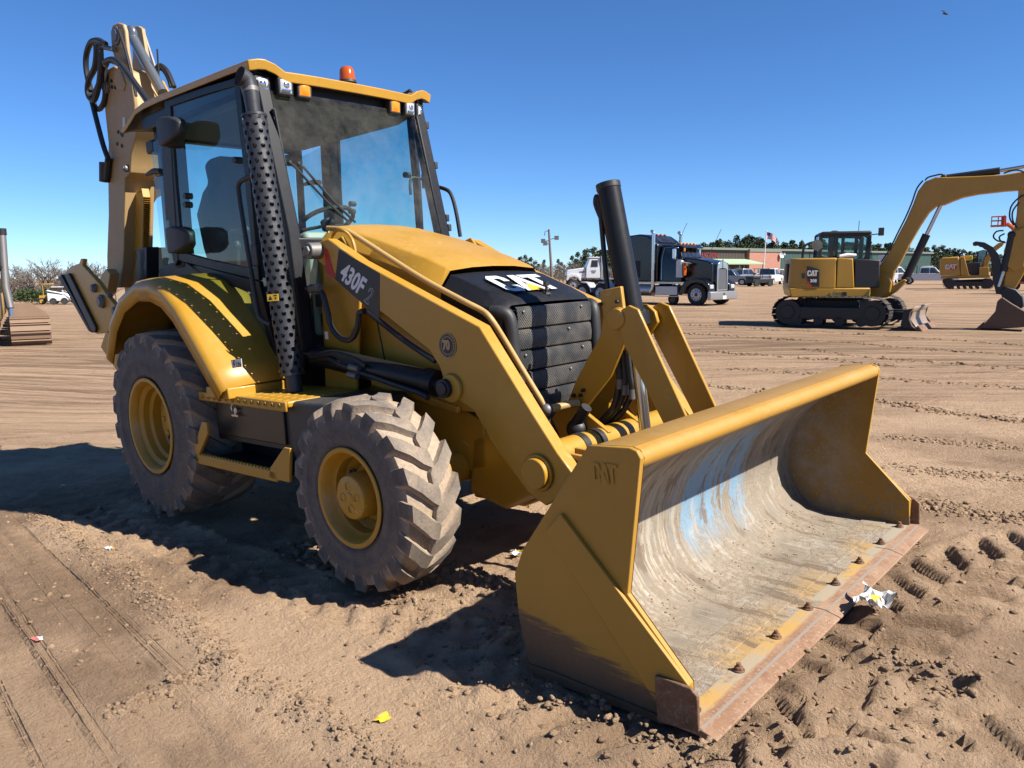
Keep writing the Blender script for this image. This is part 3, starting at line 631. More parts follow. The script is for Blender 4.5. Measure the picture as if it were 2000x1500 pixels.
# model decal on the near arm
q = [(1.476, 1.75), (1.586, 1.699), (1.928, 1.55), (1.898, 1.308), (1.529, 1.534)]
mb = MB(); mb.prism([q[1], q[2], q[3], q[4]], -.6225, -.6205); mb.out('decal', M_BPR, ARM_NEAR)
mb = MB(); mb.prism([(1.452, 1.717), (1.48, 1.703), (1.53, 1.534), (1.447, 1.578)], -.6230, -.6205); mb.out('decal_stripe', M_RED, ARM_NEAR)
o2 = [(1.522, 1.537), (1.777, 1.388), (1.615, 1.68), (1.859, 1.54)]   # text frame: baseline start, baseline end, cap top start
O = Vector((o2[0][0], -.6236, o2[0][1])); XD = Vector((o2[1][0]-o2[0][0], 0, o2[1][1]-o2[0][1]))
UPV = Vector((.30, 0, .95)); UPV = (UPV-XD.normalized()*UPV.dot(XD.normalized())).normalized(); XN = XD.normalized()
def arm_text(body, off, lift, size, mat, bold, sx, name='lettering'):
    vf = text_mesh(body, 1, bold, sx); mb = MB()
    sl = .22
    vf = ([(a+sl*b, b) for a, b in vf[0]], vf[1])
    place2d(mb, vf, O+XN*off+UPV*lift+Vector((0, -.0004, 0)), XN*size, UPV*size); return mb.out(name, mat, ARM_NEAR, smooth=0)
arm_text('430F', .035, .030, .150, M_SILV, .035, .72)
arm_text('2', .285, .018, .135, M_GRYP, .030, .72); arm_text('2', .287, .0195, .131, M_BPR, .0, .72)
bp_ = [(2.419, 1.167)][0]
mb = MB(); mb.cyl((bp_[0], -.6205, bp_[1]), (bp_[0], -.6222, bp_[1]), .064, .064, 36); mb.out('badge', M_BPR, ARM_NEAR)
mb = MB()
for r in (.063, .046): mb.lathe([(0, r), (-.0008, r), (-.0008, r-.0035), (0, r-.0035)], (bp_[0], -.6224, bp_[1]), n=40)
vf = text_mesh('70', .062, .004, .8); place2d(mb, vf, (bp_[0]-.034, -.6230, bp_[1]-.018), (1, 0, 0), (0, 0, 1))
for k in range(26):
    a = 2*PI*k/26
    if k % 13 == 6: continue
    mb.box((bp_[0]+.0545*math.cos(a), -.6228, bp_[1]+.0545*math.sin(a)), (.004, .0006, .006), rotv('Y', -a))
mb.out('badge_print', M_TAN, ARM_NEAR, smooth=0)
# cross tube between the arms
mb = MB(); mb.cyl((2.98, -.545, .645), (2.98, .545, .645), .072, .072, 32); ct = mb.out('cross_tube', M_YEL, BH)
for y in (-.33, -.20):
    mb = MB(); mb.cyl((2.98, y-.022, .645), (2.98, y+.022, .645), .076, .076, 32); mb.out('tape_band', M_BLK, ct)
for y in (-.14, .14): MB().prism([(2.98, .58), (2.74, .62), (2.68, .74), (2.76, .84), (2.88, .80), (3.04, .70)], y-.014, y+.014).out('bracket', M_YEL, ct, .004)

# --- tilt linkage above the bucket
LEV = [(2.993, 1.395), (3.12, 1.413), (3.13, 1.312), (3.172, 1.277), (3.187, 1.223), (3.138, 1.159), (3.039, 0.974), (2.934, 0.863), (2.873, 0.796), (2.862, 0.715), (2.806, 0.667), (2.739, 0.672), (2.745, 0.765), (2.77, 0.843), (2.829, 0.952), (2.988, 1.176), (3.011, 1.27)]
for sd in (-1, 1):
    l = MB().prism(LEV if sd < 0 else LEV[2:-1], sd*.12, sd*.095).out('tilt_lever', M_YEL, BH, .005)
    x, z = [(3.098, 1.258)][0]
    mb = MB(); mb.cyl((x, sd*.118, z), (x, sd*.132, z), .058, .056, 28); mb.out('pivot_boss', M_YEL, l, .003)
    if sd < 0:
        for p in [(3.059, 1.254), (3.095, 1.256), (3.002, 1.33), (3.101, 1.34), (2.811, 0.867), (2.854, 0.869), (2.872, 0.896), (2.857, 0.808)]:
            mb = MB(); mb.cyl((p[0], -.118, p[1]), (p[0], -.136, p[1]), .011, .010, 6); mb.out('bolt', M_BLK, l)
    lk = MB().prism([(3.135, 1.299), (3.182, 1.322), (3.232, 1.302), (3.274, 1.215), (3.475, 0.798), (3.361, 0.746), (3.139, 1.147), (3.114, 1.241)], sd*.152, sd*.132).out('tilt_link', M_YEL, BH, .005)
    MB().cyl((x+.01, sd*.125, z), (x+.01, sd*.16, z), .05, .05, 26).out('pin_cap', M_YEL, lk, .003)
mb = MB(); mb.cyl((x, -.13, z), (x, .13, z), .04, .04, 18); mb.out('trunnion', M_BLK, BH)
p0, p1, p2, p3 = [(2.986, 0.0, 1.919), (3.102, 0.0, 1.275), (3.104, 0.0, 1.25), (3.155, 0.0, 0.671)]
t = MB(); t.cyl(p0, p1, .059, .059, 32); t.cyl(p1, Vector(p1)+(Vector(p1)-Vector(p0)).normalized()*.07, .082, .082, 32); tc = t.out('tilt_cylinder', M_BLKG, BH, .003)
d = (Vector(p0)-Vector(p1)).normalized()
mb = MB(); mb.cyl(Vector(p0)+d*.002, Vector(p0)-d*.03, .0615, .0615, 32); mb.out('cylinder_cap', M_BLK, tc, .004)
mb = MB(); mb.cyl(p2, p3, .030, .030, 20); mb.out('piston_rod', M_CHR, tc)
mb = MB(); mb.tube(smooth_path([(2.964, -0.03, 1.741), (2.942, -0.03, 1.789), (2.929, -0.03, 1.83), (2.939, -0.03, 1.859), (2.955, -0.03, 1.792), (2.972, -0.03, 1.514), (2.984, -0.03, 1.387)]), .013, 8); mb.out('hydraulic_pipe', M_BLK, tc)
for P in ([(3.017, -0.02, 1.103), (3.019, -0.02, 1.012), (3.025, -0.02, 0.947), (2.988, -0.02, 0.814), (2.914, -0.02, 0.734), (2.852, -0.02, 0.675)], [(3.037, 0.0, 1.091), (3.042, 0.0, 0.998), (3.041, 0.0, 0.914), (3.005, 0.0, 0.812), (2.932, 0.0, 0.738), (2.864, 0.0, 0.672)], [(3.047, 0.03, 1.073), (3.057, 0.03, 0.969), (3.063, 0.03, 0.89), (3.022, 0.03, 0.795), (2.949, 0.03, 0.723), (2.882, 0.03, 0.663)]):
    mb = MB(); mb.tube(smooth_path(P), .017, 8); h = mb.out('hose', M_RUB, BH)
    c = Vector(P[2]); mb = MB(); mb.cyl(c, c-Vector((.002, 0, .05)), .0185, .0185, 12); mb.out('hose_sleeve', M_STL, h)
mb = MB(); mb.cyl(*[(p[0], -.18, p[2]) for p in [(2.931, -0.18, 0.822), (2.848, -0.18, 0.719)]], .03, .03, 14); mb.ball([(2.856, -0.17, 0.702)][0], .055, 8); mb.out('tilt_joint', M_BLK, BH, .002)
# self-levelling rod along the hood
RP = [(1.325, -0.5, 1.84), (1.464, -0.5, 1.821), (1.567, -0.5, 1.784), (1.87, -0.5, 1.634), (2.15, -0.5, 1.498), (2.427, -0.5, 1.381)]+[(2.52, -0.47, 1.331), (2.58, -0.47, 1.289)]+[(2.616, -0.42, 1.183)]+[(2.674, -0.36, 1.024)]+[(2.771, -0.3, 0.817)]
rod = MB().tube(smooth_path(RP, 4), .0155, 12).out('levelling_rod', M_YELP, BH)
mb = MB(); mb.cyl(RP[-1], [(2.851, -0.14, 0.834)][0], .02, .02, 14); mb.out('rod_pin', M_YELP, rod)
mb = MB(); mb.ball(RP[-1], .034, 8); mb.out('rod_joint', M_STL, rod)

# --- hood, nose, grille
def hood_sec(x, top, w, cz, cw, bz_, bw, crown=.02):
    return [(x, -bw, bz_), (x, -cw, cz), (x, -w, top), (x, -w*.5, top+crown*.8), (x, 0, top+crown), (x, w*.5, top+crown*.8), (x, w, top), (x, cw, cz), (x, bw, bz_)]
hs = [hood_sec(1.12, 1.845, .355, 1.765, .44, 1.36, .455), hood_sec(1.18, 1.865, .355, 1.775, .44, 1.36, .455), hood_sec(1.6, 1.755, .352, 1.66, .43, 1.34, .45), hood_sec(2.0, 1.625, .350, 1.53, .425, 1.30, .445), hood_sec(2.155, 1.562, .350, 1.475, .425, 1.29, .445), hood_sec(2.185, 1.542, .346, 1.46, .42, 1.29, .44)]
hood = MB().loft(hs, False).out('hood', M_YEL, BH, .010, seg=3)
mb = MB(); mb.ngon(hs[0]); mb.out('hood_rear_panel', M_BLK, hood)
for y in (-.22, 0.1):   # pressed grooves and faint scratches in the lid
    pass
for P in ([(0.944, -0.035, 1.8), (1.592, -0.401, 1.8)], [(1.614, -0.353, 1.74), (1.295, 0.064, 1.74)], [(2.094, 0.237, 1.62), (1.195, 1.384, 1.62)]):
    mb = MB(); a, c = Vector(P[0]), Vector(P[1]); mb.box((a+c)/2-Vector((0, 0, -.004)), ((c-a).length, .006, .002), rotv('Z', math.atan2(c.y-a.y, c.x-a.x))); 
ns_ = [hood_sec(2.195, 1.520, .352, 1.440, .425, 1.26, .435, .012), hood_sec(2.25, 1.505, .352, 1.425, .425, 1.23, .435, .012), hood_sec(2.45, 1.425, .345, 1.355, .415, 1.20, .428, .010), hood_sec(2.565, 1.372, .335, 1.325, .405, 1.18, .42, .008), hood_sec(2.592, 1.345, .325, 1.30, .395, 1.18, .415, .006)]
nose = MB().loft(ns_, False).out('nose_cowl', M_BLKG, BH, .008, seg=3)
mb = MB(); mb.ngon(ns_[0]); mb.out('cowl_rear', M_BLK, nose)
mb = MB(); mb.ngon([(2.588, -.40, 1.32), (2.588, .40, 1.32), (2.588, .40, .66), (2.588, -.40, .66)]); mb.out('radiator_core', flat('dark_radiator', (.006, .006, .007), .9), nose)
lo = Vector((2.497, -.235, 1.4165)); dn = Vector((2.565-2.25, 0, 1.372-1.505)).normalized()
cat_logo(nose, Vector((2.520, -.245, 1.4110)), Vector((0, .236, 0)), -dn*.225, 'logo', None, .004)
mb = MB(); cx = [(2.643, -0.177, 1.4)][0]; cx = (2.545, .02, 1.390)
mb.cyl(cx, (cx[0], cx[1], cx[2]+.05), .008, .008, 8); mb.box((cx[0], cx[1], cx[2]+.055), (.02, .03, .025)); mb.cyl((cx[0], cx[1], cx[2]-.004), (cx[0], cx[1], cx[2]+.008), .025, .02, 10); mb.out('hood_latch', M_BLK, nose)
grl = bpy.data.objects.new('grille', None); COL.objects.link(grl); grl.parent = BH
gz_ = [1.335, 1.222, 1.217, 1.112, 1.107, 1.002, .997, .892, .887, .782, .777, .675]
for i in range(6):
    t, bt = gz_[2*i], gz_[2*i+1]; w = .315-.004*i
    P = [(2.606, t), (2.618, t-.006), (2.623, (t+bt)/2), (2.617, bt+.006), (2.604, bt)]
    mb = MB(); mb.loft([[(x, -w+2*w*j/12, z) for x, z in P] for j in range(13)], False); mb.out('grille_slat', M_GRL, grl, smooth=50)
    for y in ((-.27, .22) if i % 2 == 0 else (.10,)):
        mb = MB(); mb.ball((2.623, y, (t+bt)/2+.03), .009, 6); mb.out('grille_bolt', M_STL, grl)
for sd in (-1, 1):
    mb = MB(); mb.tube(smooth_path([(2.52, sd*.392, 1.315), (2.57, sd*.380, 1.312), (2.600, sd*.362, 1.29), (2.612, sd*.354, 1.20), (2.616, sd*.350, .95), (2.616, sd*.345, .66)], 4), .036, 14); mb.out('grille_frame', M_PLA, grl)
    MB().bx(2.12, 2.60, sd*.345-.006, sd*.345+.006, .62, 1.24).out('side_screen', M_BLK, grl)
mb = MB(); mb.tube([(2.60, -.33, .66), (2.60, .33, .66)], .03, 10); mb.out('grille_foot', M_PLA, grl)

# --- body sides, frame, front axle casting
body = bpy.data.objects.new('body', None); COL.objects.link(body); body.parent = BH
for sd in (-1, 1):
    q = [(1.453, 1.534), (2.225, 1.397), (2.335, 1.242), (2.538, 1.034), (2.612, 0.855), (2.41, 0.815), (1.619, 0.93), (1.444, 1.093)]
    MB().prism([(1.08, 1.40), (2.13, 1.30), (2.5, 1.21), (2.5, .80), (2.28, .80), (1.55, .93), (1.08, .98)], sd*.44, sd*.425).out('side_panel', M_YEL, body, .006)
    MB().prism([(1.58, .925), (2.28, .80), (2.42, .74), (2.42, .50), (2.2, .44), (1.3, .50), (1.2, .80)], sd*.40, sd*.37).out('frame_rail', M_YEL, body, .006)
    MB().prism([(1.58, .955), (2.30, .825), (2.30, .790), (1.58, .91)], sd*.47, sd*.44).out('frame_ledge', M_YEL, body, .008)
    MB().prism([(1.628, 1.36), (1.638, 1.36), (1.720, .94), (1.708, .94)], sd*.4425, sd*.4395).out('panel_gap', M_BLK, body)
    q = [(2.312, 0.663), (2.474, 0.711), (2.62, 0.558), (2.732, 0.397), (2.535, 0.28), (2.267, 0.342)]
    MB().prism(q, sd*.40, sd*.20).out('front_casting', M_YEL, body, .03, seg=3)
    # loader tower the arms hang from
    MB().prism([(1.34, 1.74), (1.50, 1.78), (1.60, 1.66), (1.62, 1.40), (1.5, .75), (1.2, .75), (1.25, 1.40)], sd*.535, sd*.515).out('loader_tower', M_YEL, body, .006)
    if sd > 0: continue
    mb = MB(); mb.tube(smooth_path([(1.40, sd*.54, 1.70), (1.43, sd*.535, 1.80), (1.51, sd*.535, 1.815), (1.60, sd*.535, 1.75), (1.63, sd*.535, 1.62)]), .010, 8); mb.out('tower_edge', M_YEL, body)
MB().bx(2.10, 2.50, -.20, .20, .24, .62).out('front_casting_core', M_YEL, body, .02)
MB().prism([(2.35, .62), (2.66, .62), (2.68, .40), (2.50, .28), (2.30, .30)], -.30, .30).out('bumper_block', M_BLK, body, .01)
mb = MB(); mb.cyl((2.2, -.80, .476), (2.2, .80, .476), .085, .085, 20); mb.cyl((2.2, -.86, .476), (2.2, -.78, .476), .13, .12, 24); mb.cyl((2.2, .78, .476), (2.2, .86, .476), .12, .13, 24); mb.out('front_axle', M_YEL, body, .004)
mb = MB(); mb.cyl((0, -.70, .64), (0, .70, .64), .13, .13, 20); mb.bx(-.25, .25, -.25, .25, .45, .85); mb.out('rear_axle', M_YEL, body, .004)
MB().bx(-1.15, 1.15, -.36, .36, .62, 1.06).out('chassis', M_BLK, body, .01)
MB().bx(1.05, 2.35, -.37, .37, .48, 1.0).out('engine_block', M_DGR, body, .01)
for P, rr in (([(1.238, -0.62, 1.49), (1.304, -0.62, 1.502), (1.382, -0.62, 1.469), (1.426, -0.62, 1.35), (1.453, -0.62, 1.261), (1.543, -0.62, 1.196), (1.63, -0.62, 1.196), (1.696, -0.62, 1.259), (1.725, -0.62, 1.339), (1.772, -0.62, 1.349)], .017), ([(1.209, -0.52, 1.502), (1.27, -0.52, 1.481), (1.286, -0.52, 1.377), (1.29, -0.52, 1.223), (1.32, -0.52, 1.068)], .014), ([(1.615, -0.5, 1.35), (1.696, -0.5, 1.314), (1.949, -0.5, 1.179), (2.187, -0.5, 1.071)], .016), ([(2.641, -0.4, 0.746), (2.573, -0.4, 0.82), (2.491, -0.4, 0.921), (2.384, -0.4, 0.971)], .014)):
    mb = MB(); mb.tube(smooth_path(P), rr, 8); mb.out('hose', M_RUB, body)
mb = MB(); mb.cyl(*[(1.285, -0.63, 1.485), (1.39, -0.63, 1.493)], .020, .020, 12); mb.out('hose_fitting', M_STL, body)
mb = MB(); q = [(1.367, -0.6, 1.214), (1.356, -0.6, 1.175)]; mb.box(q[0], (.03, .004, .045)); mb.out('hose_tag', M_WHT, body)
for i, z in enumerate((1.42, 1.30, 1.20)):
    MB().bx(1.13, 1.20, -.50+.03*i, -.42, z-.04, z+.04).out('valve_block', M_DGR, body, .004)
MB().bx(1.02, 1.10, -.60, .60, 1.02, 1.80).out('firewall', M_BLK, body)

# --- rear fenders
FO = [(-.60, 1.10), (-.46, 1.34), (-.26, 1.50), (.0, 1.585), (.22, 1.585), (.40, 1.53), (.56, 1.42), (.76, 1.22), (.92, 1.05), (1.03, .93)]
def fender(sd):
    rings = []
    for i, (x, z) in enumerate(FO):
        a = Vector(FO[max(i-1, 0)]); c = Vector(FO[min(i+1, len(FO)-1)]); t = (c-a).normalized(); n = Vector((-t.y, t.x))
        if n.y < 0: n = -n
        k = sstep(0, 3, i)*1.0; lip = .085+.03*(1-abs(i-4)/6)
        pts = [(-lip, 1.105), (-.03, 1.118), (0, 1.112), (.022, 1.085), (.040, 1.0), (.052, .85), (.055, .70), (.045, .60)]
        rings.append([(x+n.x*h, sd*y, z+n.y*h) for h, y in pts])
    f = MB().loft(rings, False).out('fender', M_YEL, BH, .0, smooth=50)
    so_ = f.modifiers.new('thick', 'SOLIDIFY'); so_.thickness = .012; so_.offset = -1
    # inner wheel-arch wall
    mb = MB(); mb.prism([(-.58, .95)]+[(x, z-.02) for x, z in FO]+[(1.0, .90)], sd*.60, sd*.588); mb.out('arch_liner', M_DGR, f)
    MB().bx(.80, 1.06, sd*1.09, sd*.7, .885, .95).out('fender_foot', M_YEL, f, .006)
    if sd < 0:
        for i, (px, py) in enumerate(((343, 604), (356, 620), (367, 637), (378, 655), (388, 673), (398, 692), (409, 713))): pass
        mb = MB(); q = [(1.131, 1.116), (1.246, 1.127), (1.248, 1.082), (1.139, 1.07)]; mb.prism(q, -1.089, -1.086); dc = mb.out('voltage_decal', M_WHT, f)
        vf = text_mesh('12V', .036, .001, 1); mb = MB(); place2d(mb, vf, (q[0][0]+.055, -1.0905, (q[0][1]+q[3][1])/2-.012), (1, 0, -.05), (0, 0, 1))
        x0, z0 = q[0][0]+.03, (q[0][1]+q[3][1])/2; mb.ngon([(x0+a, -1.0905, z0+c) for a, c in ((.0, .024), (.014, .024), (.005, .004), (.016, .004), (-.006, -.026), (0, -.002), (-.01, -.002))]); mb.out('voltage_lettering', M_BPR, f, smooth=0)
        lx, lz = .28, 1.50
        vf = text_mesh('430F2', .06, .0, 1); mb = MB(); place2d(mb, vf, (.08, -1.1205, 1.492), (1, 0, -.06), (.06, 0, 1)); mb.out('embossed_lettering', M_YELW, f, smooth=0)
    return f
for sd in (-1, 1): fender(sd)

# --- step, tool box, side tank
for sd in (-1, 1):
    st = bpy.data.objects.new('step', None); COL.objects.link(st); st.parent = BH
    pl = MB().prism([(.60, .905), (1.58, .895), (1.58, .86), (.60, .87)], sd*1.03, sd*.55).out('tread_plate', M_YEL, st, .008)
    MB().prism([(.60, .905), (1.58, .895), (1.58, .84), (.60, .85)], sd*1.045, sd*1.031).out('front_flange', M_YEL, st, .006)
    for k in range(13):
        x = .66+k*.072; mb = MB(); mb.lathe([(0, .014), (-.006, .0125), (-.0065, .008), (-.002, .007)], (x, sd*1.045 if sd < 0 else sd*1.045, .873), (0, -sd, 0) if sd > 0 else (0, 1, 0), 10); mb.out('flange_dimple', M_YEL, st)
        for j in range(5):
            mb = MB(); mb.ball((x+.02*(j % 2), sd*(1.0-.075*j), .904-(x-.6)*.01), .013, 5, (1, 1.9, .42)); mb.out('tread_nub', M_YEL, st)
    MB().bx(.66, 1.50, sd*.97 if sd < 0 else .55, -.55 if sd < 0 else sd*.97, .60, .855).out('tool_box', M_BLK, st, .006)
    MB().bx(.70, 1.45, min(sd*.972, sd*.985), max(sd*.972, sd*.985), .635, .845).out('tool_box_door', paint('brown_black_door', (.03, .024, .018), .35, .25), st, .006)
    mb = MB(); lx, lz = .96, .80; mb.cyl((lx, sd*.985, lz), (lx, sd*1.003, lz), .02, .018, 14); mb.box((lx, sd*1.006, lz-.028), (.075, .008, .01)); mb.tube(smooth_path([(lx-.035, sd*1.003, lz), (lx-.04, sd*1.003, lz+.025), (lx-.02, sd*1.003, lz+.04)]), .006, 6); mb.box((lx, sd*1.004, lz-.014), (.012, .006, .03)); mb.out('door_latch', M_CHR, st)
    tk = [(1.5, -1.0, 0.866), (1.526, -1.0, 0.658), (1.671, -1.0, 0.577)]
    MB().prism([(1.515, .885), (1.56, .89), (1.95, .90), (1.95, .50), (1.60, .50), (1.525, .62)], sd*1.0, sd*.50).out('side_tank', M_BLKS, st, .02, seg=3)
    MB().prism([(.57, .50), (.60, .50), (.76, .66), (.76, .73), (.70, .73), (.57, .565)], sd*1.09, sd*1.07).out('step_bracket', M_YEL, st, .004)
    MB().prism([(1.42, .47), (1.62, .47), (1.66, .66), (1.60, .66), (1.44, .53)], sd*1.09, sd*1.07).out('step_bracket', M_YEL, st, .004)
    MB().bx(.57, 1.50, min(sd*1.07, sd*1.09), max(sd*1.07, sd*1.09), .455, .515).out('step_bar', M_YEL, st, .005)
    MB().bx(.60, 1.50, min(sd*.80, sd*1.068), max(sd*.80, sd*1.068), .47, .482).out('step_floor', M_BLK, st)
    for k in range(24):
        x = .62+k*.036; MB().prism([(x-.012, .5145), (x+.012, .5145), (x, .527)], sd*1.088, sd*1.074).out('grip_tooth', M_YEL, st)
    MB().bx(.62, 1.50, min(sd*.70, sd*.80), max(sd*.70, sd*.80), .46, .60).out('step_riser', M_BLKG, st)

# --- exhaust stack with perforated guard
ex = bpy.data.objects.new('exhaust_stack', None); COL.objects.link(ex); ex.parent = BH
E0 = Vector((1.262, -.78, .90)); E1 = Vector((1.090, -.78, 2.60)); ED = (E1-E0).normalized(); EU, EW = frame_of(ED)
mb = MB(); mb.cyl(E0, E0+ED*.16, .046, .046, 24); mb.out('stack_base', M_STK, ex); mb = MB()
mb.tube([E0+ED*1.2]+smooth_path([E1-ED*.05, E1+ED*.02, E1+ED*.085+Vector((-.004, -.012, 0)), E1+ED*.105+Vector((-.006, -.050, .004))]), [.041, .041]+[.042+.0008*i for i in range(18)], 24, False); mb.out('tail_pipe', M_STK, ex)
mb = MB(); c = E1+ED*.02; mb.lathe([(0, .043), (.004, .048), (.03, .048), (.034, .043)], c, ED, 28); mb.out('pipe_clamp', M_STL, ex)
mb = MB(); c = E1+ED*.105+Vector((-.006, -.049, .004)); dd_ = Vector((.0, -1, .25)).normalized(); mb.cyl(c, c+dd_*.003, .054, .054, 24); mb.out('pipe_mouth', flat('bore_shade_black', (.004, .004, .004), .95), ex)  # near-black disc closes the outlet; the shade inside the pipe is painted on
def perforated(r, rows, ncol, z0, z1):
    mb = MB(); dz = (z1-z0)/rows; da = 2*PI/ncol
    def P(a, z, rr=r): return tuple(E0+ED*z+(EU*math.cos(a)+EW*math.sin(a))*rr)
    for i in range(rows):
        zc = z0+dz*(i+.5)
        for j in range(ncol):
            ac = da*(j+(.5 if i % 2 else 0)); bd = [(-.5, -.5), (0, -.5), (.5, -.5), (.5, 0), (.5, .5), (0, .5), (-.5, .5), (-.5, 0)]
            out = [P(ac+u*da, zc+v*dz) for u, v in bd]; inn = []; deep = []
            for u, v in bd:
                th = math.atan2(v, u); inn.append(P(ac+.0142*math.cos(th)/r, zc+.0142*math.sin(th))); deep.append(P(ac+.0142*math.cos(th)/r, zc+.0142*math.sin(th), r-.003))
            mb.add(out+inn+deep, [(q, (q+1) % 8, 8+(q+1) % 8, 8+q) for q in range(8)]+[(8+q, 8+(q+1) % 8, 16+(q+1) % 8, 16+q) for q in range(8)])
    return mb
pg = perforated(.070, 36, 9, .10, 1.60).out('perforated_guard', M_STK, ex, smooth=0)
_b = bmesh.new(); _b.from_mesh(pg.data); bmesh.ops.remove_doubles(_b, verts=_b.verts, dist=.0004); bmesh.ops.recalc_face_normals(_b, faces=_b.faces); _b.to_mesh(pg.data); _b.free()
pg.data.polygons.foreach_set('use_smooth', [True]*len(pg.data.polygons)); pg.data.set_sharp_from_angle(angle=math.radians(50))
mb = MB(); mb.lathe([(0, .070), (-.002, .073), (.012, .073), (.014, .070)], E0+ED*.098, ED, 36); mb.out('guard_band', M_STK, ex); mb = MB(); mb.lathe([(0, .070), (-.0, .073), (.012, .073), (.014, .070)], E0+ED*1.59, ED, 36); mb.out('guard_band', M_STK, ex)
mb = MB(); mb.cyl(E0+ED*.12, E0+ED*1.58, .046, .046, 20); mb.out('inner_pipe', M_DGR, ex)
pz = E0+ED*.50; q = [(1.274, -0.86, 1.333), (1.39, -0.86, 1.331), (1.385, -0.86, 1.3), (1.269, -0.86, 1.301)]
mb = MB()
nrm = (Vector((CAM[0], CAM[1], 0))-Vector((pz.x, pz.y, 0))).normalized(); tg = Vector((-nrm.y, nrm.x, 0))
base = E0+ED*.555+Vector((.5, -.86, 0)).normalized()*.0725
nr = Vector((.5, -.86, 0)).normalized(); tg = Vector((.86, .5, 0)); lab = MB()
lab.box(base-tg*.012, (.070, .004, .040), Matrix((tg, nr, Vector((0, 0, 1)))).transposed()); lb = lab.out('warning_label', M_YPR, ex)
mb = MB(); o = base-tg*.04+nr*.0026; mb.ngon([o+tg*a+Vector((0, 0, c)) for a, c in ((0, -.012), (.026, -.012), (.013, .012))]); mb.ngon([o+tg*a+Vector((0, 0, c)) for a, c in ((.034, .008), (.056, .008), (.056, .014), (.034, .014))]); mb.ngon([o+tg*(.046+.006*math.cos(k))+Vector((0, 0, -.004+.007*math.sin(k))) for k in (0, 1.2, 2.4, 3.6, 4.8)]); mb.out('warning_print', M_BPR, ex, smooth=0)

# ------------------------------------------------------------------ cab
cab = bpy.data.objects.new('cab', None); COL.objects.link(cab); cab.parent = BH
def ring(mb, outer, inner, y0, y1):
    n = len(outer); V = [(x, y0, z) for x, z in outer]+[(x, y0, z) for x, z in inner]+[(x, y1, z) for x, z in outer]+[(x, y1, z) for x, z in inner]; F = []
    for i in range(n):
        j = (i+1) % n
        F += [(i, j, n+j, n+i), (2*n+i, 3*n+i, 3*n+j, 2*n+j), (i, 2*n+i, 2*n+j, j), (n+i, n+j, 3*n+j, 3*n+i)]
    return mb.add(V, F)
AT, AB, AL = (.945, 2.69), (1.135, 1.83), (1.185, 1.12)
frm = MB()
for sd in (-1, 1):
    frm.prism([(AT[0]-.06, AT[1]+.09), (AT[0]+.01, AT[1]+.09), (AB[0]+.02, AB[1]), (AL[0]+.02, AL[1]), (AL[0]-.06, AL[1]), (AB[0]-.06, AB[1])], sd*.66, sd*.575)
    frm.prism([(-.24, 2.76), (-.10, 2.76), (-.15, 1.80), (-.18, 1.70), (-.32, 1.70), (-.29, 1.95)], sd*.675, sd*.60)
    frm.prism([(-.56, 2.70), (-.50, 2.70), (-.55, 1.70), (-.62, 1.70)], sd*.60, sd*.56)
    frm.prism([(-.60, 1.72), (-.20, 1.76), (.16, 1.60), (.62, 1.10), (1.20, 1.10), (1.20, 1.04), (.50, 1.04), (-.05, 1.55), (-.60, 1.55)], sd*.67, sd*.58)
    frm.bx(-.60, .95, min(sd*.60, sd*.675), max(sd*.60, sd*.675), 2.70, 2.80)
frm.bx(.86, .945, -.62, .62, 2.67, 2.79); frm.bx(-.60, -.52, -.6, .6, 2.64, 2.72); frm.bx(-.62, -.5, -.6, .6, 1.60, 1.72); frm.bx(1.10, 1.16, -.60, .60, 1.73, 1.80)
frm.bx(-.62, 1.18, -.58, .58, 1.04, 1.10)
frm.out('frame', M_BLKG, cab, .010)
MB().prism([(-.55, 2.78), (.90, 2.76), (.90, 2.68), (.75, 2.65), (-.55, 2.66)], -.60, .60).out('headliner', M_LINER, cab, .01)
# roof shell with raised front corners and drooping tail
def roof_z(x, y):
    e = abs(y)/.72; fr = float(sstep(.2, .95, x)); c = float(sstep(.50, .60, abs(y)+.0))
    z = 2.880-.026*(x+.2)*(x > -.2)+.010*(1-e*e)-.058*fr*(1-c)-.012*float(sstep(.92, 1.0, e))
    z -= .11*float(sstep(-.50, -.86, x))*(.4+.6*e)
    return z
rx = [-.86, -.80, -.70, -.60, -.45, -.2, .1, .4, .65, .80, .90, .98, 1.02, 1.04]; ry = [-.72, -.70, -.66, -.62, -.56, -.5, -.4, -.25, 0, .25, .4, .5, .56, .62, .66, .70, .72]
def rxy(x, y):
    fx = x-.05*(abs(y)/.72)**4*(1 if x > .8 else 0); return fx
rings = []
mb = MB(); top = [[(rxy(x, y), y, roof_z(x, y)) for y in ry] for x in rx]; mb.loft(top, False)
nxr, nyr = len(rx), len(ry); o = 0
edge = [i*nyr for i in range(nxr)]+[(nxr-1)*nyr+j for j in range(1, nyr)]+[i*nyr+nyr-1 for i in range(nxr-2, -1, -1)]+[j for j in range(nyr-2, 0, -1)]
base = len(mb.v); low = []
for e in edge:
    x, y, z = mb.v[e]; h = .060 if x > .97 else (.042 if x > -.5 else .035); low.append((x-(.012 if x > .9 else 0), y*.992, z-h))
low2 = [(x*.92+.0, y*.93, z+.012) for x, y, z in low]
mb.v += low+low2; mb.d += [0]*(2*len(low)); n = len(edge)
for i in range(n):
    j = (i+1) % n; mb.f.append((edge[i], edge[j], base+j, base+i)); mb.mi.append(0); mb.f.append((base+i, base+j, base+n+j, base+n+i)); mb.mi.append(1)
mb.f.append(tuple(base+n+i for i in range(n))); mb.mi.append(1)
roof = mb.out('roof', [M_YELP if False else M_YEL, M_BLK], cab, .006, smooth=45)
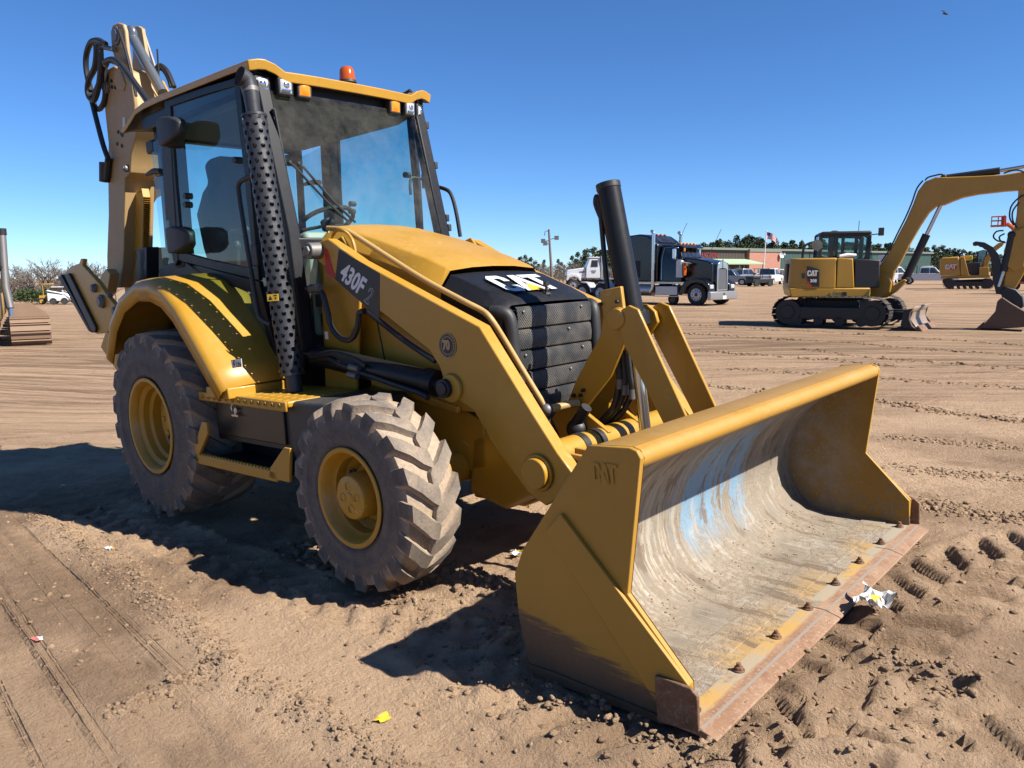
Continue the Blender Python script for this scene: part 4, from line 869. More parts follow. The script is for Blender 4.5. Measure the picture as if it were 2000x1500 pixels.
# glass
g = MB(); g.loft([[(AT[0]+.012, -.60, AT[1]), (AT[0]+.035, -.3, AT[1]), (AT[0]+.04, 0, AT[1]), (AT[0]+.035, .3, AT[1]), (AT[0]+.012, .60, AT[1])], [(AB[0]+.012, -.60, AB[1]), (AB[0]+.035, -.3, AB[1]), (AB[0]+.04, 0, AB[1]), (AB[0]+.035, .3, AB[1]), (AB[0]+.012, .60, AB[1])]], False); g.out('windshield', M_GLS, cab)
for sd in (-1, 1):
    MB().ngon([(AB[0]+.012, sd*.60, 1.74), (AB[0]+.012, sd*.36, 1.74), (AL[0]+.01, sd*.36, 1.14), (AL[0]+.01, sd*.60, 1.14)]).out('lower_glass', M_GLS, cab)
DU_O = [(-0.171, 2.835), (0.367, 2.807), (0.831, 2.778), (0.848, 2.205), (0.836, 1.561), (0.202, 1.672), (-0.231, 1.753), (-0.199, 2.31)]; DU_I = [(-0.083, 2.778), (0.371, 2.759), (0.763, 2.739), (0.782, 2.214), (0.784, 1.639), (0.229, 1.731), (-0.14, 1.804), (-0.123, 2.3)]
DL_O = [(0.077, 1.696), (0.835, 1.558), (0.962, 1.071), (0.587, 1.096)]; DL_I = [(0.283, 1.586), (0.766, 1.481), (0.888, 1.153), (0.647, 1.177)]
def door(sd):
    mb = MB(); ring(mb, DU_O, DU_I, sd*.695, sd*.665); ring(mb, DL_O, DL_I, sd*.695, sd*.665); d = mb.out('door', M_BLKG, cab, .006)
    mb = MB(); mb.ngon([(x, sd*.684, z) for x, z in DU_I]); mb.out('window', M_GLS, d)
    mb = MB(); mb.ngon([(x, sd*.684, z) for x, z in DL_I]); mb.out('lower_window', M_GLS, d)
    for px in [(0.707, 2.307), (0.013, 2.17), (-0.001, 2.113)]:
        mb = MB(); mb.cyl((px[0], sd*.66, px[1]), (px[0], sd*.712, px[1]), .022, .020, 14); mb.out('glass_fixing', M_PLA, d)
    px = [(0.476, 1.899), (0.58, 1.89)]
    mb = MB(); mb.cyl((px[0][0]-.06, sd*.62, px[0][1]), (px[1][0], sd*.62, px[1][1]), .012, .012, 8); mb.ball((px[1][0]+.01, sd*.62, px[1][1]), .04, 8, (1.3, .7, .8)); mb.out('inside_handle', M_PLA, d)
    px = [(0.838, 1.712)][0]; mb = MB(); mb.bx(px[0]-.04, px[0]+.03, sd*.70-.012, sd*.70+.012, px[1]-.06, px[1]+.07); mb.out('latch', M_PLA, d, .006)
    # hinge post between door and rear quarter
    mb = MB(); mb.prism([(-0.213, 2.706), (-0.107, 2.687), (-0.155, 2.304), (-0.21, 1.752), (-0.267, 1.712), (-0.298, 1.787), (-0.286, 2.03), (-0.332, 2.041), (-0.282, 2.496)], sd*.70, sd*.675); mb.out('hinge_post', M_PLA, d, .006)
    if sd < 0: mb = MB(); mb.tube(smooth_path([(p[0], sd*abs(p[1]), p[2]) for p in [(1.112, -0.82, 2.152), (1.037, -0.82, 2.15), (0.947, -0.82, 2.135), (0.92, -0.82, 2.091), (0.94, -0.82, 1.887), (0.976, -0.82, 1.583), (1.003, -0.82, 1.385), (1.045, -0.82, 1.327), (1.141, -0.82, 1.296)]]), .0145, 10); mb.out('grab_handle', M_BLK, cab)
    for i, q in [] if sd > 0 else enumerate(([(0.029, -0.8, 2.627), (0.319, -0.8, 2.612), (0.221, -0.8, 2.501), (-0.02, -0.8, 2.553)], [(-0.026, -0.8, 1.914), (0.269, -0.8, 1.909), (0.207, -0.8, 1.828), (-0.029, -0.8, 1.839)])):
        c = Vector((sum(p[0] for p in q)/4, sd*.80, sum(p[2] for p in q)/4)); mb = MB(); s5 = sd*.80; mb.loft([[(c.x+dx, s5+yy*wy, c.z+zz*wz) for yy, zz in ((-1, -1), (1, -1), (1, 1), (-1, 1))] for dx, wy, wz in ((-.14, .05, .085), (-.04, .055, .088), (.04, .05, .075), (.11, .035, .050), (.135, .015, .025))]); mb.bx(c.x-.15, c.x-.08, min(sd*.69, s5), max(sd*.69, s5), c.z-.09, c.z+.08); mb.out('mirror', M_PLA, cab, .012)
    q = [(-0.613, 2.551), (-0.368, 2.649), (-0.419, 2.051), (-0.423, 1.764), (-0.713, 1.767)]
    mb = MB(); mb.ngon([(x, sd*.625, z) for x, z in [(-.60, 2.62), (-.22, 2.66), (-.28, 1.76), (-.62, 1.72)]]); mb.out('quarter_glass', M_GLS, cab)
    px = [(-0.546, 2.401)][0]; mb = MB(); mb.tube([(px[0]-.10, sd*.66, px[1]), (px[0]+.05, sd*.67, px[1]+.005), (px[0]+.16, sd*.67, px[1]-.01)], [.012, .022, .020], 8); mb.out('quarter_handle', M_PLA, cab)
    mb = MB(); mb.box((-.62, sd*.58, 2.60), (.12, .10, .09)); mb.box((-.66, sd*.44, 2.61), (.12, .09, .09)); mb.out('rear_lamp', M_PLA, cab, .012)
for sd in (-1, 1): door(sd)
MB().ngon([(-.575, -.56, 2.64), (-.575, .56, 2.64), (-.60, .56, 1.72), (-.60, -.56, 1.72)]).out('rear_glass', M_GLS, cab)
# inside
SY = -.12
mb = MB(); mb.bx(-.40, .10, SY-.26, SY+.26, 1.46, 1.60); seat = mb.out('seat', M_SEAT, cab, .05, seg=3)
mb = MB(); mb.loft([[(a, SY-w, z), (a+.16, SY-w, z), (a+.16, SY+w, z), (a, SY+w, z)] for a, w, z in ((-.36, .26, 1.58), (-.42, .29, 1.85), (-.47, .29, 2.10), (-.50, .21, 2.27), (-.515, .15, 2.34), (-.53, .16, 2.48), (-.53, .10, 2.54))]); mb.out('backrest', M_SEAT, seat, .04, seg=3)
mb = MB(); mb.bx(-.25, -.05, -.18, .18, 1.10, 1.46); mb.out('seat_base', M_DGR, seat, .03)
mb = MB(); mb.bx(-.30, .18, -.50, -.32, 1.46, 1.68); mb.prism([(-.32, 1.68), (.10, 1.68), (.22, 1.55), (.22, 1.46), (-.32, 1.46)], .32, .50); mb.out('side_console', M_CON, cab, .03, seg=3)
mb = MB(); mb.prism([(.82, 1.80), (1.08, 1.85), (1.11, 1.76), (1.12, 1.20), (.98, 1.20), (.90, 1.62)], -.50, .42); mb.out('dashboard', M_CON, cab, .03, seg=3)
mb = MB(); mb.prism([(.76, 1.86), (.92, 1.90), (1.06, 1.87), (1.02, 1.74), (.8, 1.72)], -.18, .16); mb.out('instrument_hood', M_PLA, cab, .03)
SWC = Vector((.64, -.02, 1.955)); sn = Vector((-.42, 0, .90)).normalized(); su, sw = frame_of(sn)
mb = MB(); mb.tube([SWC+(su*math.cos(2*PI*k/28)+sw*math.sin(2*PI*k/28))*.19 for k in range(29)], .016, 8)
for a in (.3, 2.4, 4.5): mb.tube([SWC-sn*.03, SWC+(su*math.cos(a)+sw*math.sin(a))*.19], .013, 6)
mb.cyl(SWC-sn*.05, SWC+sn*.005, .05, .045, 14); mb.tube([SWC-sn*.04, (.86, -.02, 1.52)], .035, 8); mb.out('steering_wheel', M_PLA, cab)
for y in (-.41, .41):
    mb = MB(); mb.tube([(.08, y, 1.66), (.10, y, 1.80)], .018, 8); mb.ball((.10, y, 1.83), .03, 6, (1, 1, 1.3)); mb.out('joystick', M_PLA, cab)
MB().bx(-.60, 1.1, -.57, .57, 1.10, 1.125).out('floor_mat', M_DGR, cab)
# wipers
mb = MB(); mb.tube([(1.03, -0.599, 2.561), (1.03, -0.582, 2.421), (1.03, -0.562, 2.249)]+[(1.09, -0.581, 2.089), (1.09, -0.56, 1.927)], .009, 6); mb.tube([(1.02, -0.602, 2.568), (1.02, -0.591, 2.54)], .014, 6); mb.out('wiper_blade', M_PLA, cab)
for P in ([(1.06, -0.546, 2.252), (1.06, -0.506, 2.224)]+[(1.15, -0.36, 2.016), (1.15, -0.203, 1.892)], [(1.06, -0.485, 2.25), (1.06, -0.448, 2.229)]+[(1.15, -0.321, 2.027), (1.15, -0.163, 1.899)]):
    mb = MB(); mb.tube(P, .008, 6); mb.ball(P[0], .016, 5); mb.out('wiper_arm', M_PLA, cab)
P = [(0.904, 0.76, 2.204), (1.012, 0.76, 2.175), (1.084, 0.76, 2.13), (1.126, 0.76, 2.009), (1.156, 0.76, 1.816)]
mb = MB(); mb.tube(smooth_path(P), .0145, 10); mb.out('far_grab_handle', M_BLK, cab)
# lamps along the roof front
for y, kind, ang in ((-.620, 0, -.10), (-.492, 0, -.06), (-.360, 1, -.05), (.360, 1, .05), (.492, 0, .10), (.625, 0, .45)):
    L = bpy.data.objects.new('turn_signal' if kind else 'work_light', None); COL.objects.link(L); L.parent = BH; L.location = (1.0-.05*(abs(y) > .6), y, 2.715-.006*(y > 0)); L.rotation_euler = (0, .08, ang)
    mb = MB(); mb.loft([[(-.07, a*.030, b*.032) for a, b in ((-1, -1), (1, -1), (1, 1), (-1, 1))], [(-.03, a*.050, b*.051) for a, b in ((-1, -1), (1, -1), (1, 1), (-1, 1))], [(.012, a*.051, b*.052) for a, b in ((-1, -1), (1, -1), (1, 1), (-1, 1))]]); mb.bx(-.04, -.02, -.012, .012, .045, .09); mb.out('housing', M_PLA, L, .008)
    mb = MB()
    k = 9; gr = [[(.0125+.010*(1-(2*i/(k-1)-1)**2)*(1-(2*j/(k-1)-1)**2), (2*i/(k-1)-1)*.0365, (2*j/(k-1)-1)*.0375) for i in range(k)] for j in range(k)]; mb.loft(gr, False); mb.out('lens', M_AMB if kind else M_LENS, L, smooth=40)
    if not kind:
        mb = MB(); mb.ball((.016, 0, .005), .022, 6, (.5, 1, 1)); mb.box((.0215, 0, -.022), (.006, .06, .008)); mb.out('reflector', M_LENSM, L)
c = [(0.85, 0.094, 2.86)][0]
mb = MB(); mb.lathe([(0, .055), (.03, .052), (.075, .047), (.092, .034), (.096, 0)], (c[0], c[1], 2.862), (0, 0, 1), 24); bc = mb.out('beacon', M_AMBD, BH)
mb = MB(); mb.lathe([(-.01, .06), (.006, .058), (.006, .0)], (c[0], c[1], 2.862), (0, 0, 1), 20); mb.out('beacon_base', M_PLA, bc)
mb = MB(); mb.tube([(.86, .55, 2.83), (.92, .58, 2.86), (.97, .60, 2.80), (.95, .62, 2.74)], .012, 6); mb.out('lamp_cable', M_RUB, cab)
for zz in (2.62, 2.33, 1.95, 1.88):
    t_ = (zz-1.83)/.86; mb = MB(); mb.box((AB[0]+(AT[0]-AB[0])*t_-.0, .672, zz), (.05, .03, .05)); mb.out('hinge', M_PLA, cab, .006)
mb = MB(); mb.box((1.0, .60, 2.22), (.04, .04, .10)); mb.tube(smooth_path([(.99, .59, 2.23), (.98, .50, 2.24), (.98, .47, 2.20), (.99, .46, 2.12)]), .010, 6); mb.out('inner_latch', M_PLA, cab)

# ------------------------------------------------------------------ rear digging arm
hoe = bpy.data.objects.new('digging_arm', None); COL.objects.link(hoe); hoe.parent = BH
STK = [(-1.706, 3.354), (-1.629, 3.394), (-1.502, 3.395), (-1.386, 3.337), (-1.354, 3.239), (-1.27, 3.08), (-1.209, 2.95), (-1.174, 2.865), (-1.255, 2.783), (-1.364, 2.679), (-1.402, 2.579), (-1.425, 2.533), (-1.536, 2.506), (-1.631, 2.214), (-1.714, 1.964), (-1.827, 1.686), (-1.881, 1.613), (-2.172, 1.624), (-2.099, 1.902), (-1.959, 2.247), (-1.854, 2.625), (-1.781, 2.827), (-1.774, 3.098)]
stk = MB().prism(STK, -.45, -.20).out('stick', M_YELD, hoe, .008)
def teeth(P0, P1, n, d):
    out = []
    for i in range(n):
        a = i/n; out += [(P0[0]+(P1[0]-P0[0])*a, P0[1]+(P1[1]-P0[1])*a), (P0[0]+(P1[0]-P0[0])*(a+.5/n)+d, P0[1]+(P1[1]-P0[1])*(a+.5/n))]
    return out
q = [(-1.601, 2.381), (-1.448, 2.417), (-1.436, 2.349), (-1.585, 1.911), (-1.724, 1.824), (-1.906, 1.632), (-2.104, 1.641), (-1.958, 2.027), (-1.738, 2.228)]
MB().prism([q[0], q[1]]+teeth(q[2], q[3], 26, .035)+q[4:6]+[q[6]]+teeth(q[6], q[7], 22, -.02)+[q[7], q[8]], -.36, -.30).out('serrated_stick', M_YEL, hoe, .002)
MB().prism([(-2.026, 3.477), (-1.936, 3.64), (-1.942, 3.849), (-1.863, 3.863), (-1.773, 3.845), (-1.71, 3.808), (-1.689, 3.617), (-1.656, 3.356), (-1.618, 3.114), (-1.791, 3.081), (-1.928, 3.281)], -.09, -.06).out('far_lug', M_YELD, hoe, .004)
BOOM = [(-1.736, 3.156), (-1.578, 3.271), (-1.46, 3.329), (-1.387, 3.232), (-1.248, 3.023), (-1.354, 2.693), (-1.438, 2.559), (-1.574, 2.54), (-1.611, 2.442), (-1.757, 2.403), (-1.846, 2.391), (-2.08, 2.264), (-1.964, 2.587), (-1.831, 2.635), (-1.721, 2.834), (-1.584, 2.955), (-1.631, 3.157)]
MB().prism(BOOM, -.28, -.06).out('boom', M_YEL, hoe, .008)
MB().prism([(-1.447, 3.644), (-1.395, 3.682), (-1.295, 3.676), (-1.206, 3.642), (-1.183, 3.586), (-1.188, 3.434), (-1.168, 3.198), (-1.16, 3.021), (-1.206, 2.924), (-1.271, 3.042), (-1.341, 3.214), (-1.412, 3.387), (-1.465, 3.518)], -.465, -.435).out('boom_lug', M_YELD, hoe, .008)
for px, r in (([(-1.337, 3.584)][0], .075), ([(-1.662, 3.26)][0], .055), ([(-1.458, 2.573)][0], .03)):
    mb = MB(); mb.cyl((px[0], -.44, px[1]), (px[0], -.480, px[1]), r, r*.95, 24); mb.cyl((px[0], -.48, px[1]), (px[0], -.49, px[1]), r*.62, r*.6, 20); mb.out('pin', M_STL, hoe, .004)
for p in [(-1.566, 3.29), (-1.368, 3.26), (-1.497, 2.854), (-1.552, 2.88), (-1.48, 2.843), (-1.599, 2.793), (-1.514, 2.763), (-1.215, 3.068), (-1.57, 3.242), (-1.511, 3.226)]:
    mb = MB(); mb.cyl((p[0], -.45, p[1]), (p[0], -.458, p[1]), .016, .014, 8); mb.out('bolt', M_BLK, hoe)
mb = MB(); mb.prism([(-1.432, 2.973), (-1.392, 2.97), (-1.408, 2.88), (-1.46, 2.876)], -.455, -.45); mb.out('plate', M_WHT, hoe)
mb = MB(); mb.prism([(-1.412, 3.352), (-1.327, 3.329), (-1.266, 3.198), (-1.317, 3.158), (-1.445, 3.207), (-1.474, 3.281)], -.475, -.452); mb.out('cover_plate', M_YELD, hoe, .004)
a, c = [(-1.589, -0.24, 3.697), (-1.133, -0.24, 3.136)]; mb = MB(); mb.cyl(a, c, .042, .042, 20); mb.ball(a, .075, 8, (1, .6, 1)); mb.out('cylinder_rod', paint('dull_steel_rod', (.30, .33, .36), .3, .1, metal=.7), hoe)
a, c = [(-1.99, 0.05, 3.877), (-1.779, 0.05, 3.401)]; mb = MB(); mb.tube([a, c], .014, 6); mb.out('far_pipe', M_STL, hoe)
for P, r in (([(-1.484, -0.5, 3.551), (-1.615, -0.5, 3.61), (-1.762, -0.5, 3.629), (-1.883, -0.5, 3.568), (-1.926, -0.5, 3.474), (-1.915, -0.5, 3.368), (-1.881, -0.5, 3.265)], .024), ([(-1.613, -0.52, 3.578), (-1.642, -0.52, 3.489), (-1.713, -0.52, 3.404), (-1.842, -0.52, 3.35), (-1.9, -0.52, 3.279), (-1.886, -0.52, 3.218), (-1.81, -0.52, 3.174), (-1.734, -0.52, 3.2), (-1.641, -0.52, 3.287), (-1.563, -0.52, 3.431), (-1.541, -0.52, 3.537)], .024), ([(-1.526, -0.5, 3.418), (-1.601, -0.5, 3.382), (-1.718, -0.5, 3.286), (-1.837, -0.5, 3.227), (-1.889, -0.5, 3.204)], .02), ([(-1.616, -0.47, 3.419), (-1.644, -0.47, 3.295), (-1.706, -0.47, 3.165), (-1.81, -0.47, 3.114), (-1.895, -0.47, 3.13), (-1.933, -0.47, 3.187), (-1.935, -0.47, 3.251)], .022), ([(-1.899, -0.5, 3.21), (-1.832, -0.5, 2.997), (-1.762, -0.5, 2.797), (-1.691, -0.5, 2.674)], .022), ([(-1.423, -0.55, 3.387), (-1.301, -0.55, 3.383), (-1.174, -0.55, 3.339), (-1.047, -0.55, 3.242), (-0.927, -0.55, 3.134), (-0.795, -0.55, 3.014), (-0.709, -0.55, 2.935)], .022), ([(-1.37, -0.53, 3.394), (-1.209, -0.53, 3.327), (-1.051, -0.53, 3.201), (-0.871, -0.53, 3.043), (-0.785, -0.53, 2.959)], .02), ([(-1.794, 0.02, 3.478), (-1.724, 0.02, 3.51), (-1.645, 0.02, 3.501), (-1.545, 0.02, 3.424), (-1.461, 0.02, 3.288)], .022), ([(-1.836, 0.06, 3.511), (-1.753, 0.06, 3.514), (-1.683, 0.06, 3.469), (-1.622, 0.06, 3.391), (-1.599, 0.06, 3.322)], .02), ([(-1.207, -0.5, 3.592), (-1.123, -0.5, 3.412), (-1.066, -0.5, 3.209), (-1.033, -0.5, 3.057)], .012), ([(-1.739, -0.48, 2.691), (-1.785, -0.48, 2.613), (-1.831, -0.48, 2.534)], .03)):
    mb = MB(); mb.tube(smooth_path(P, 5), r, 8); mb.out('hose', M_RUB, hoe)
for P in ([(-1.666, -0.5, 3.586), (-1.563, -0.5, 3.57)], [(-1.511, -0.5, 3.534), (-1.343, -0.5, 3.475)], [(-1.533, -0.5, 3.396), (-1.462, -0.5, 3.42)]):
    mb = MB(); mb.cyl(P[0], P[1], .022, .018, 10); mb.out('hose_clamp', M_STL, hoe)
mb = MB(); q = [(-1.838, -0.47, 2.672), (-1.885, -0.47, 2.52)]; mb.cyl(q[0], q[1], .05, .05, 12); mb.out('coupler', M_BLK, hoe)
a, c = [(-1.232, -0.2, 3.506), (-1.267, -0.2, 3.184)]; mb = MB(); mb.tube([a, c], .007, 5); mb.out('antenna', M_PLA, cab)
# king post, rear frame, stabilisers
MB().prism([(-2.02, 1.95), (-1.70, 1.95), (-1.35, 1.62), (-1.12, 1.55), (-1.12, .70), (-1.5, .70), (-1.7, 1.1), (-2.05, 1.5)], -.36, -.05).out('king_post', M_YELP, hoe, .02)
MB().bx(-1.22, -1.08, -.80, .80, .95, 1.30).out('rear_frame', M_BLK, hoe, .02)
for P in ([(-1.115, 1.891), (-0.955, 1.884), (-0.966, 1.81), (-1.01, 1.753), (-0.985, 1.672), (-1.006, 1.593), (-1.252, 1.541), (-1.132, 1.76)], [(-1.046, 1.898), (-0.926, 1.897), (-1.006, 1.59), (-1.136, 1.595), (-1.086, 1.715)]):
    MB().prism(P, -.60, -.50).out('rubber_stop', M_BLK, hoe, .006)
MB().prism([(-2.032, 1.65), (-1.925, 1.738), (-1.802, 1.776), (-1.739, 1.729), (-1.853, 1.572), (-1.993, 1.519)], -.58, -.50).out('swing_bracket', M_YELP, hoe, .006)
MB().bx(-1.10, -.50, -.62, .62, 1.25, 1.62).out('control_tower', M_DGR, hoe, .02)
SP = [(-1.701, 1.734), (-1.489, 1.787), (-1.321, 1.801), (-1.278, 1.834), (-1.227, 1.827), (-1.262, 1.786), (-0.975, 1.632), (-0.834, 1.525), (-0.659, 1.423), (-0.733, 1.297), (-0.993, 1.259), (-1.146, 1.251), (-1.252, 1.275)]
for sd in (-1, 1):
    s_ = MB().prism(SP, sd*.96, sd*.925).out('stabiliser', M_YEL, hoe, .006)
    MB().prism([(-1.74, 1.715), (-1.664, 1.732), (-1.17, 1.261), (-1.238, 1.277)], sd*.985, sd*.82).out('stabiliser_pad', M_BLK, s_, .006)
    MB().prism([(-1.609, 1.725), (-1.503, 1.736), (-1.086, 1.3), (-1.119, 1.261), (-1.187, 1.273)], sd*.982, sd*.962).out('rubber_strip', M_RUB, s_, .006)
    for px, r in (([(-0.945, 1.495)][0], .052), ([(-1.051, 1.598)][0], .034), ([(-0.759, 1.534)][0], .018), ([(-0.7, 1.421)][0], .035)):
        mb = MB(); mb.cyl((px[0], sd*.96, px[1]), (px[0], sd*.985, px[1]), r, r*.95, 20); mb.cyl((px[0], sd*.985, px[1]), (px[0], sd*.995, px[1]), r*.7, r*.65, 16); mb.out('pin', M_STL, s_, .002)
    MB().prism([(-.95, 1.28), (-.62, 1.10), (-.55, .90), (-.70, .88), (-1.1, 1.15)], sd*.96, sd*.80).out('stabiliser_arm', M_YEL, s_, .006)

# ------------------------------------------------------------------ background machines, vehicles, buildings, trees
def root_at(L, name, label, cat, group=None, sc=1):
    return thing(name, label, cat, (L[0], L[1], L[2]), L[3], group, sc=sc)
def track_loop(P, n):
    """n points evenly spaced along the closed outline P (x, z)"""
    Q = [Vector(p) for p in P]; seg = [(Q[i], Q[(i+1) % len(Q)]) for i in range(len(Q))]; L = sum((b-a).length for a, b in seg); out = []
    for k in range(n):
        s = L*k/n
        for a, b in seg:
            l = (b-a).length
            if s <= l: out.append((a+(b-a)*(s/l), (b-a).normalized())); break
            s -= l
    return out
def oval(x0, x1, r0, r1, z0=0, n=10):
    """track outline from the rear wheel (x0, radius r0) to the front wheel (x1, r1), standing on z0"""
    P = [(x0+r0*math.cos(a), z0+r0+r0*math.sin(a)) for a in [PI/2+PI*i/n for i in range(n+1)]]
    return P+[(x1+r1*math.cos(a), z0+r1+r1*math.sin(a)) for a in [-PI/2+PI*i/n for i in range(n+1)]]
def crawler(parent, x0, x1, r0, r1, y0, y1, nshoe, mat_shoe, mat_fr, rz=0, off=(0, 0, 0), grouser=.03, single=True):
    tr = bpy.data.objects.new('track', None); COL.objects.link(tr); tr.parent = parent; tr.location = off; tr.rotation_euler = (0, 0, rz)
    shoe = None; pit = None; pts = track_loop(oval(x0, x1, r0, r1), nshoe)
    L = (pts[1][0]-pts[0][0]).length
    for p, d in pts:
        if shoe is None:
            mb = MB(); w = y1-y0; mb.bx(-L*.47, L*.47, 0, w, -.012, .0); mb.bx(-L*.42, -L*.30, 0, w, -grouser, -.01)
            if not single: mb.bx(L*.2, L*.26, 0, w, -grouser*.7, -.01)
            shoe = mb.out('track_shoe', mat_shoe, tr, smooth=0); o = shoe
        else: o = shoe.copy(); COL.objects.link(o)
        o.location = (p.x, y0, p.y); o.rotation_euler = (0, -math.atan2(d.y, d.x), 0)
        # the outline runs so that its outside is at local -z
    mb = MB(); zz = min(r0, r1); mb.bx(x0, x1, y0+.06, y1-.06, zz*.55, zz*1.35); mb.out('track_frame', mat_fr, tr, .01)
    for x, r in ((x0, r0), (x1, r1)):
        mb = MB(); mb.cyl((x, y0+.05, r), (x, y1-.05, r), r-.05, r-.05, 20); mb.cyl((x, y0+.02, r), (x, y0+.06, r), r*.45, r*.5, 14); mb.out('track_wheel', mat_fr, tr)
    n = max(3, int((x1-x0)/.42))
    for i in range(n):
        x = x0+(x1-x0)*(i+.5)/n; mb = MB(); mb.cyl((x, y0+.06, .14), (x, y1-.06, .14), .105, .105, 12); mb.out('track_roller', mat_fr, tr)
    return tr

# --- mid-distance excavator
LU = (-1.19, 14.77, 0.14, 0.1047); LH = (-1.62, 14.87, 0.14, 0.4712); LB = (-0.61, 15.79, 0.14, 0.1396)
M_SHO = paint('muddy_track_rubber', (.035, .03, .027), .85, .5)
EXC = root_at(LH, 'excavator', 'yellow compact excavator with black cab, clamp thumb and front blade standing side on', 'excavator')
crz = LU[3]-LH[3]
ca, sa = math.cos(-LH[3]), math.sin(-LH[3])
def to_h(L, x, y, z):      # a point of another vertical plane's frame in the excavator's own frame
    c, s = math.cos(L[3]), math.sin(L[3]); gx = L[0]+x*c-y*s-LH[0]; gy = L[1]+x*s+y*c-LH[1]
    return (gx*ca-gy*sa, gx*sa+gy*ca, z)
TU = [(-1.424, 0.384), (1.103, 0.358), (-1.157, 0.051), (0.913, 0.037), (-0.364, 0.558)]
xa, xb = TU[0][0], TU[1][0]
for yy in (0.0, 1.62):
    crawler(EXC, xa+.34, xb-.34, .34, .34, 0, .45, 44, M_SHO, M_DGR, crz, to_h(LU, 0, yy, 0), .028, False)
mb = MB(); mb.bx(xa+.7, xb-.7, .45, 1.65, .30, .62); u = mb.out('undercarriage', M_DGR, EXC, .02); u.location = to_h(LU, 0, 0, 0); u.rotation_euler = (0, 0, crz)
bl = bpy.data.objects.new('blade', None); COL.objects.link(bl); bl.parent = EXC; bl.location = to_h(LU, 0, 0, 0); bl.rotation_euler = (0, 0, crz)
bp = [(xb+.62, .02), (xb+.50, .10), (xb+.44, .24), (xb+.45, .38), (xb+.54, .50)]
mb = MB(); mb.loft([[(x, y, z) for x, z in bp] for y in (-.05, .5, 1.0, 1.5, 2.08)], False); s_ = mb.out('blade_plate', paint('worn_blade', (.36, .26, .19), .5, .5, metal=.3), bl); so_ = s_.modifiers.new('thick', 'SOLIDIFY'); so_.thickness = .03
mb = MB(); mb.prism([(xb+.70, -.01), (xb+.62, .10), (xb+.58, .10), (xb+.64, -.01)], -.06, 2.09); mb.out('blade_edge', M_RUST, bl)
for y in (.0, 2.0): MB().prism([(xb+.44, .04), (xb+.60, .03), (xb+.44, .24), (xb+.50, .48), (xb+.30, .44), (xb+.26, .1)], y-.02, y+.02).out('blade_end', M_DGR, bl)
for y in (.62, 1.42): MB().prism([(xb-.9, .42), (xb-.9, .28), (xb+.44, .16), (xb+.44, .36)], y-.05, y+.05).out('blade_arm', M_DGR, bl, .01)
mb = MB(); p = to_h(LU, (xa+xb)/2, 1.03, 0); mb.cyl((p[0], p[1], .58), (p[0], p[1], .80), .52, .52, 28); mb.out('slew_ring', M_DGR, EXC)
HS = [(-0.666, 0.753), (-0.708, 1.546), (-0.643, 1.603), (0.322, 1.544), (0.438, 0.927), (0.711, 1.562), (0.841, 1.561), (0.991, 0.728), (1.1, 0.693)]
hx0, hx1 = HS[0][0], [(1.1, 0.693)][0][0]
zb, zt = [(-0.437, 0.682)][0][1], [(-0.141, 1.585)][0][1]
WB = 2.1
MB().prism([(hx0+.06, zb), (hx1, zb), (hx1, zb+.22), (hx0, zb+.22)], 0, WB).out('lower_frame', M_YEL, EXC, .03)
mb = MB(); mb.loft([[(hx0, .10, zb+.2), (hx0-.02, .45, zb+.2), (hx0-.02, WB-.45, zb+.2), (hx0, WB-.1, zb+.2), (hx0+.2, WB, zb+.2), (hx0+1.02, WB, zb+.2), (hx0+1.02, 0, zb+.2), (hx0+.2, 0, zb+.2)], [(hx0+.03, .12, zt), (hx0+.01, .45, zt), (hx0+.01, WB-.45, zt), (hx0+.03, WB-.12, zt), (hx0+.2, WB-.02, zt), (hx0+1.02, WB-.02, zt), (hx0+1.02, .02, zt), (hx0+.2, .02, zt)]]); mb.out('counterweight', M_YEL, EXC, .03, seg=3)
MB().prism([(hx0+1.03, zb+.22), (hx0+1.42, zb+.22), (hx0+1.36, zt-.02), (hx0+1.03, zt-.01)], .01, WB-.9).out('side_cover', M_YEL, EXC, .02)
MB().prism([(hx0+1.43, zb+.22), (hx0+1.95, zb+.22), (hx0+1.93, zt-.06), (hx0+1.40, zt-.03)], .03, .9).out('black_cover', M_BLK, EXC, .02)
mb = MB(); mb.prism([(hx0-.03, zb+.42), (hx0-.03, zt-.12), (hx0-.015, zt-.12), (hx0-.015, zb+.32)], .30, .9); mb.out('rear_vent', M_DGR, EXC)
mb = MB(); q = [(-0.289, 1.4), (-0.02, 1.327), (-0.002, 0.929), (-0.179, 0.93), (-0.273, 1.024)]; mb.prism(q, -.012, .0); mb.out('decal', M_BPR, EXC)
mb = MB(); mb.prism([(-0.285, 1.06), (-0.264, 1.071), (-0.146, 0.93), (-0.202, 0.93)], -.014, -.001); mb.out('decal_stripe', M_RED, EXC)
w_ = q[1][0]-q[0][0]; cat_logo(EXC, (q[0][0]+.06*w_, -.016, q[3][1]+.52*(q[0][1]-q[3][1])), (w_*.45, 0, 0), (0, 0, w_*.48), 'logo', None, .001)
vf = text_mesh('308', w_*.36, .004, 1); mb = MB(); place2d(mb, vf, (q[0][0]+w_*.30, -.016, q[3][1]+.22*(q[0][1]-q[3][1])), (1, 0, 0), (0, 0, 1)); mb.out('lettering', M_WHT, EXC, smooth=0)
q = [(0.236, 0.799), (0.608, 0.81), (0.612, 0.729), (0.24, 0.717)]; mb = MB(); mb.prism(q, -.012, .001); mb.out('name_plate', paint('dealer_plate', (.42, .27, .06), .5, .2), EXC)
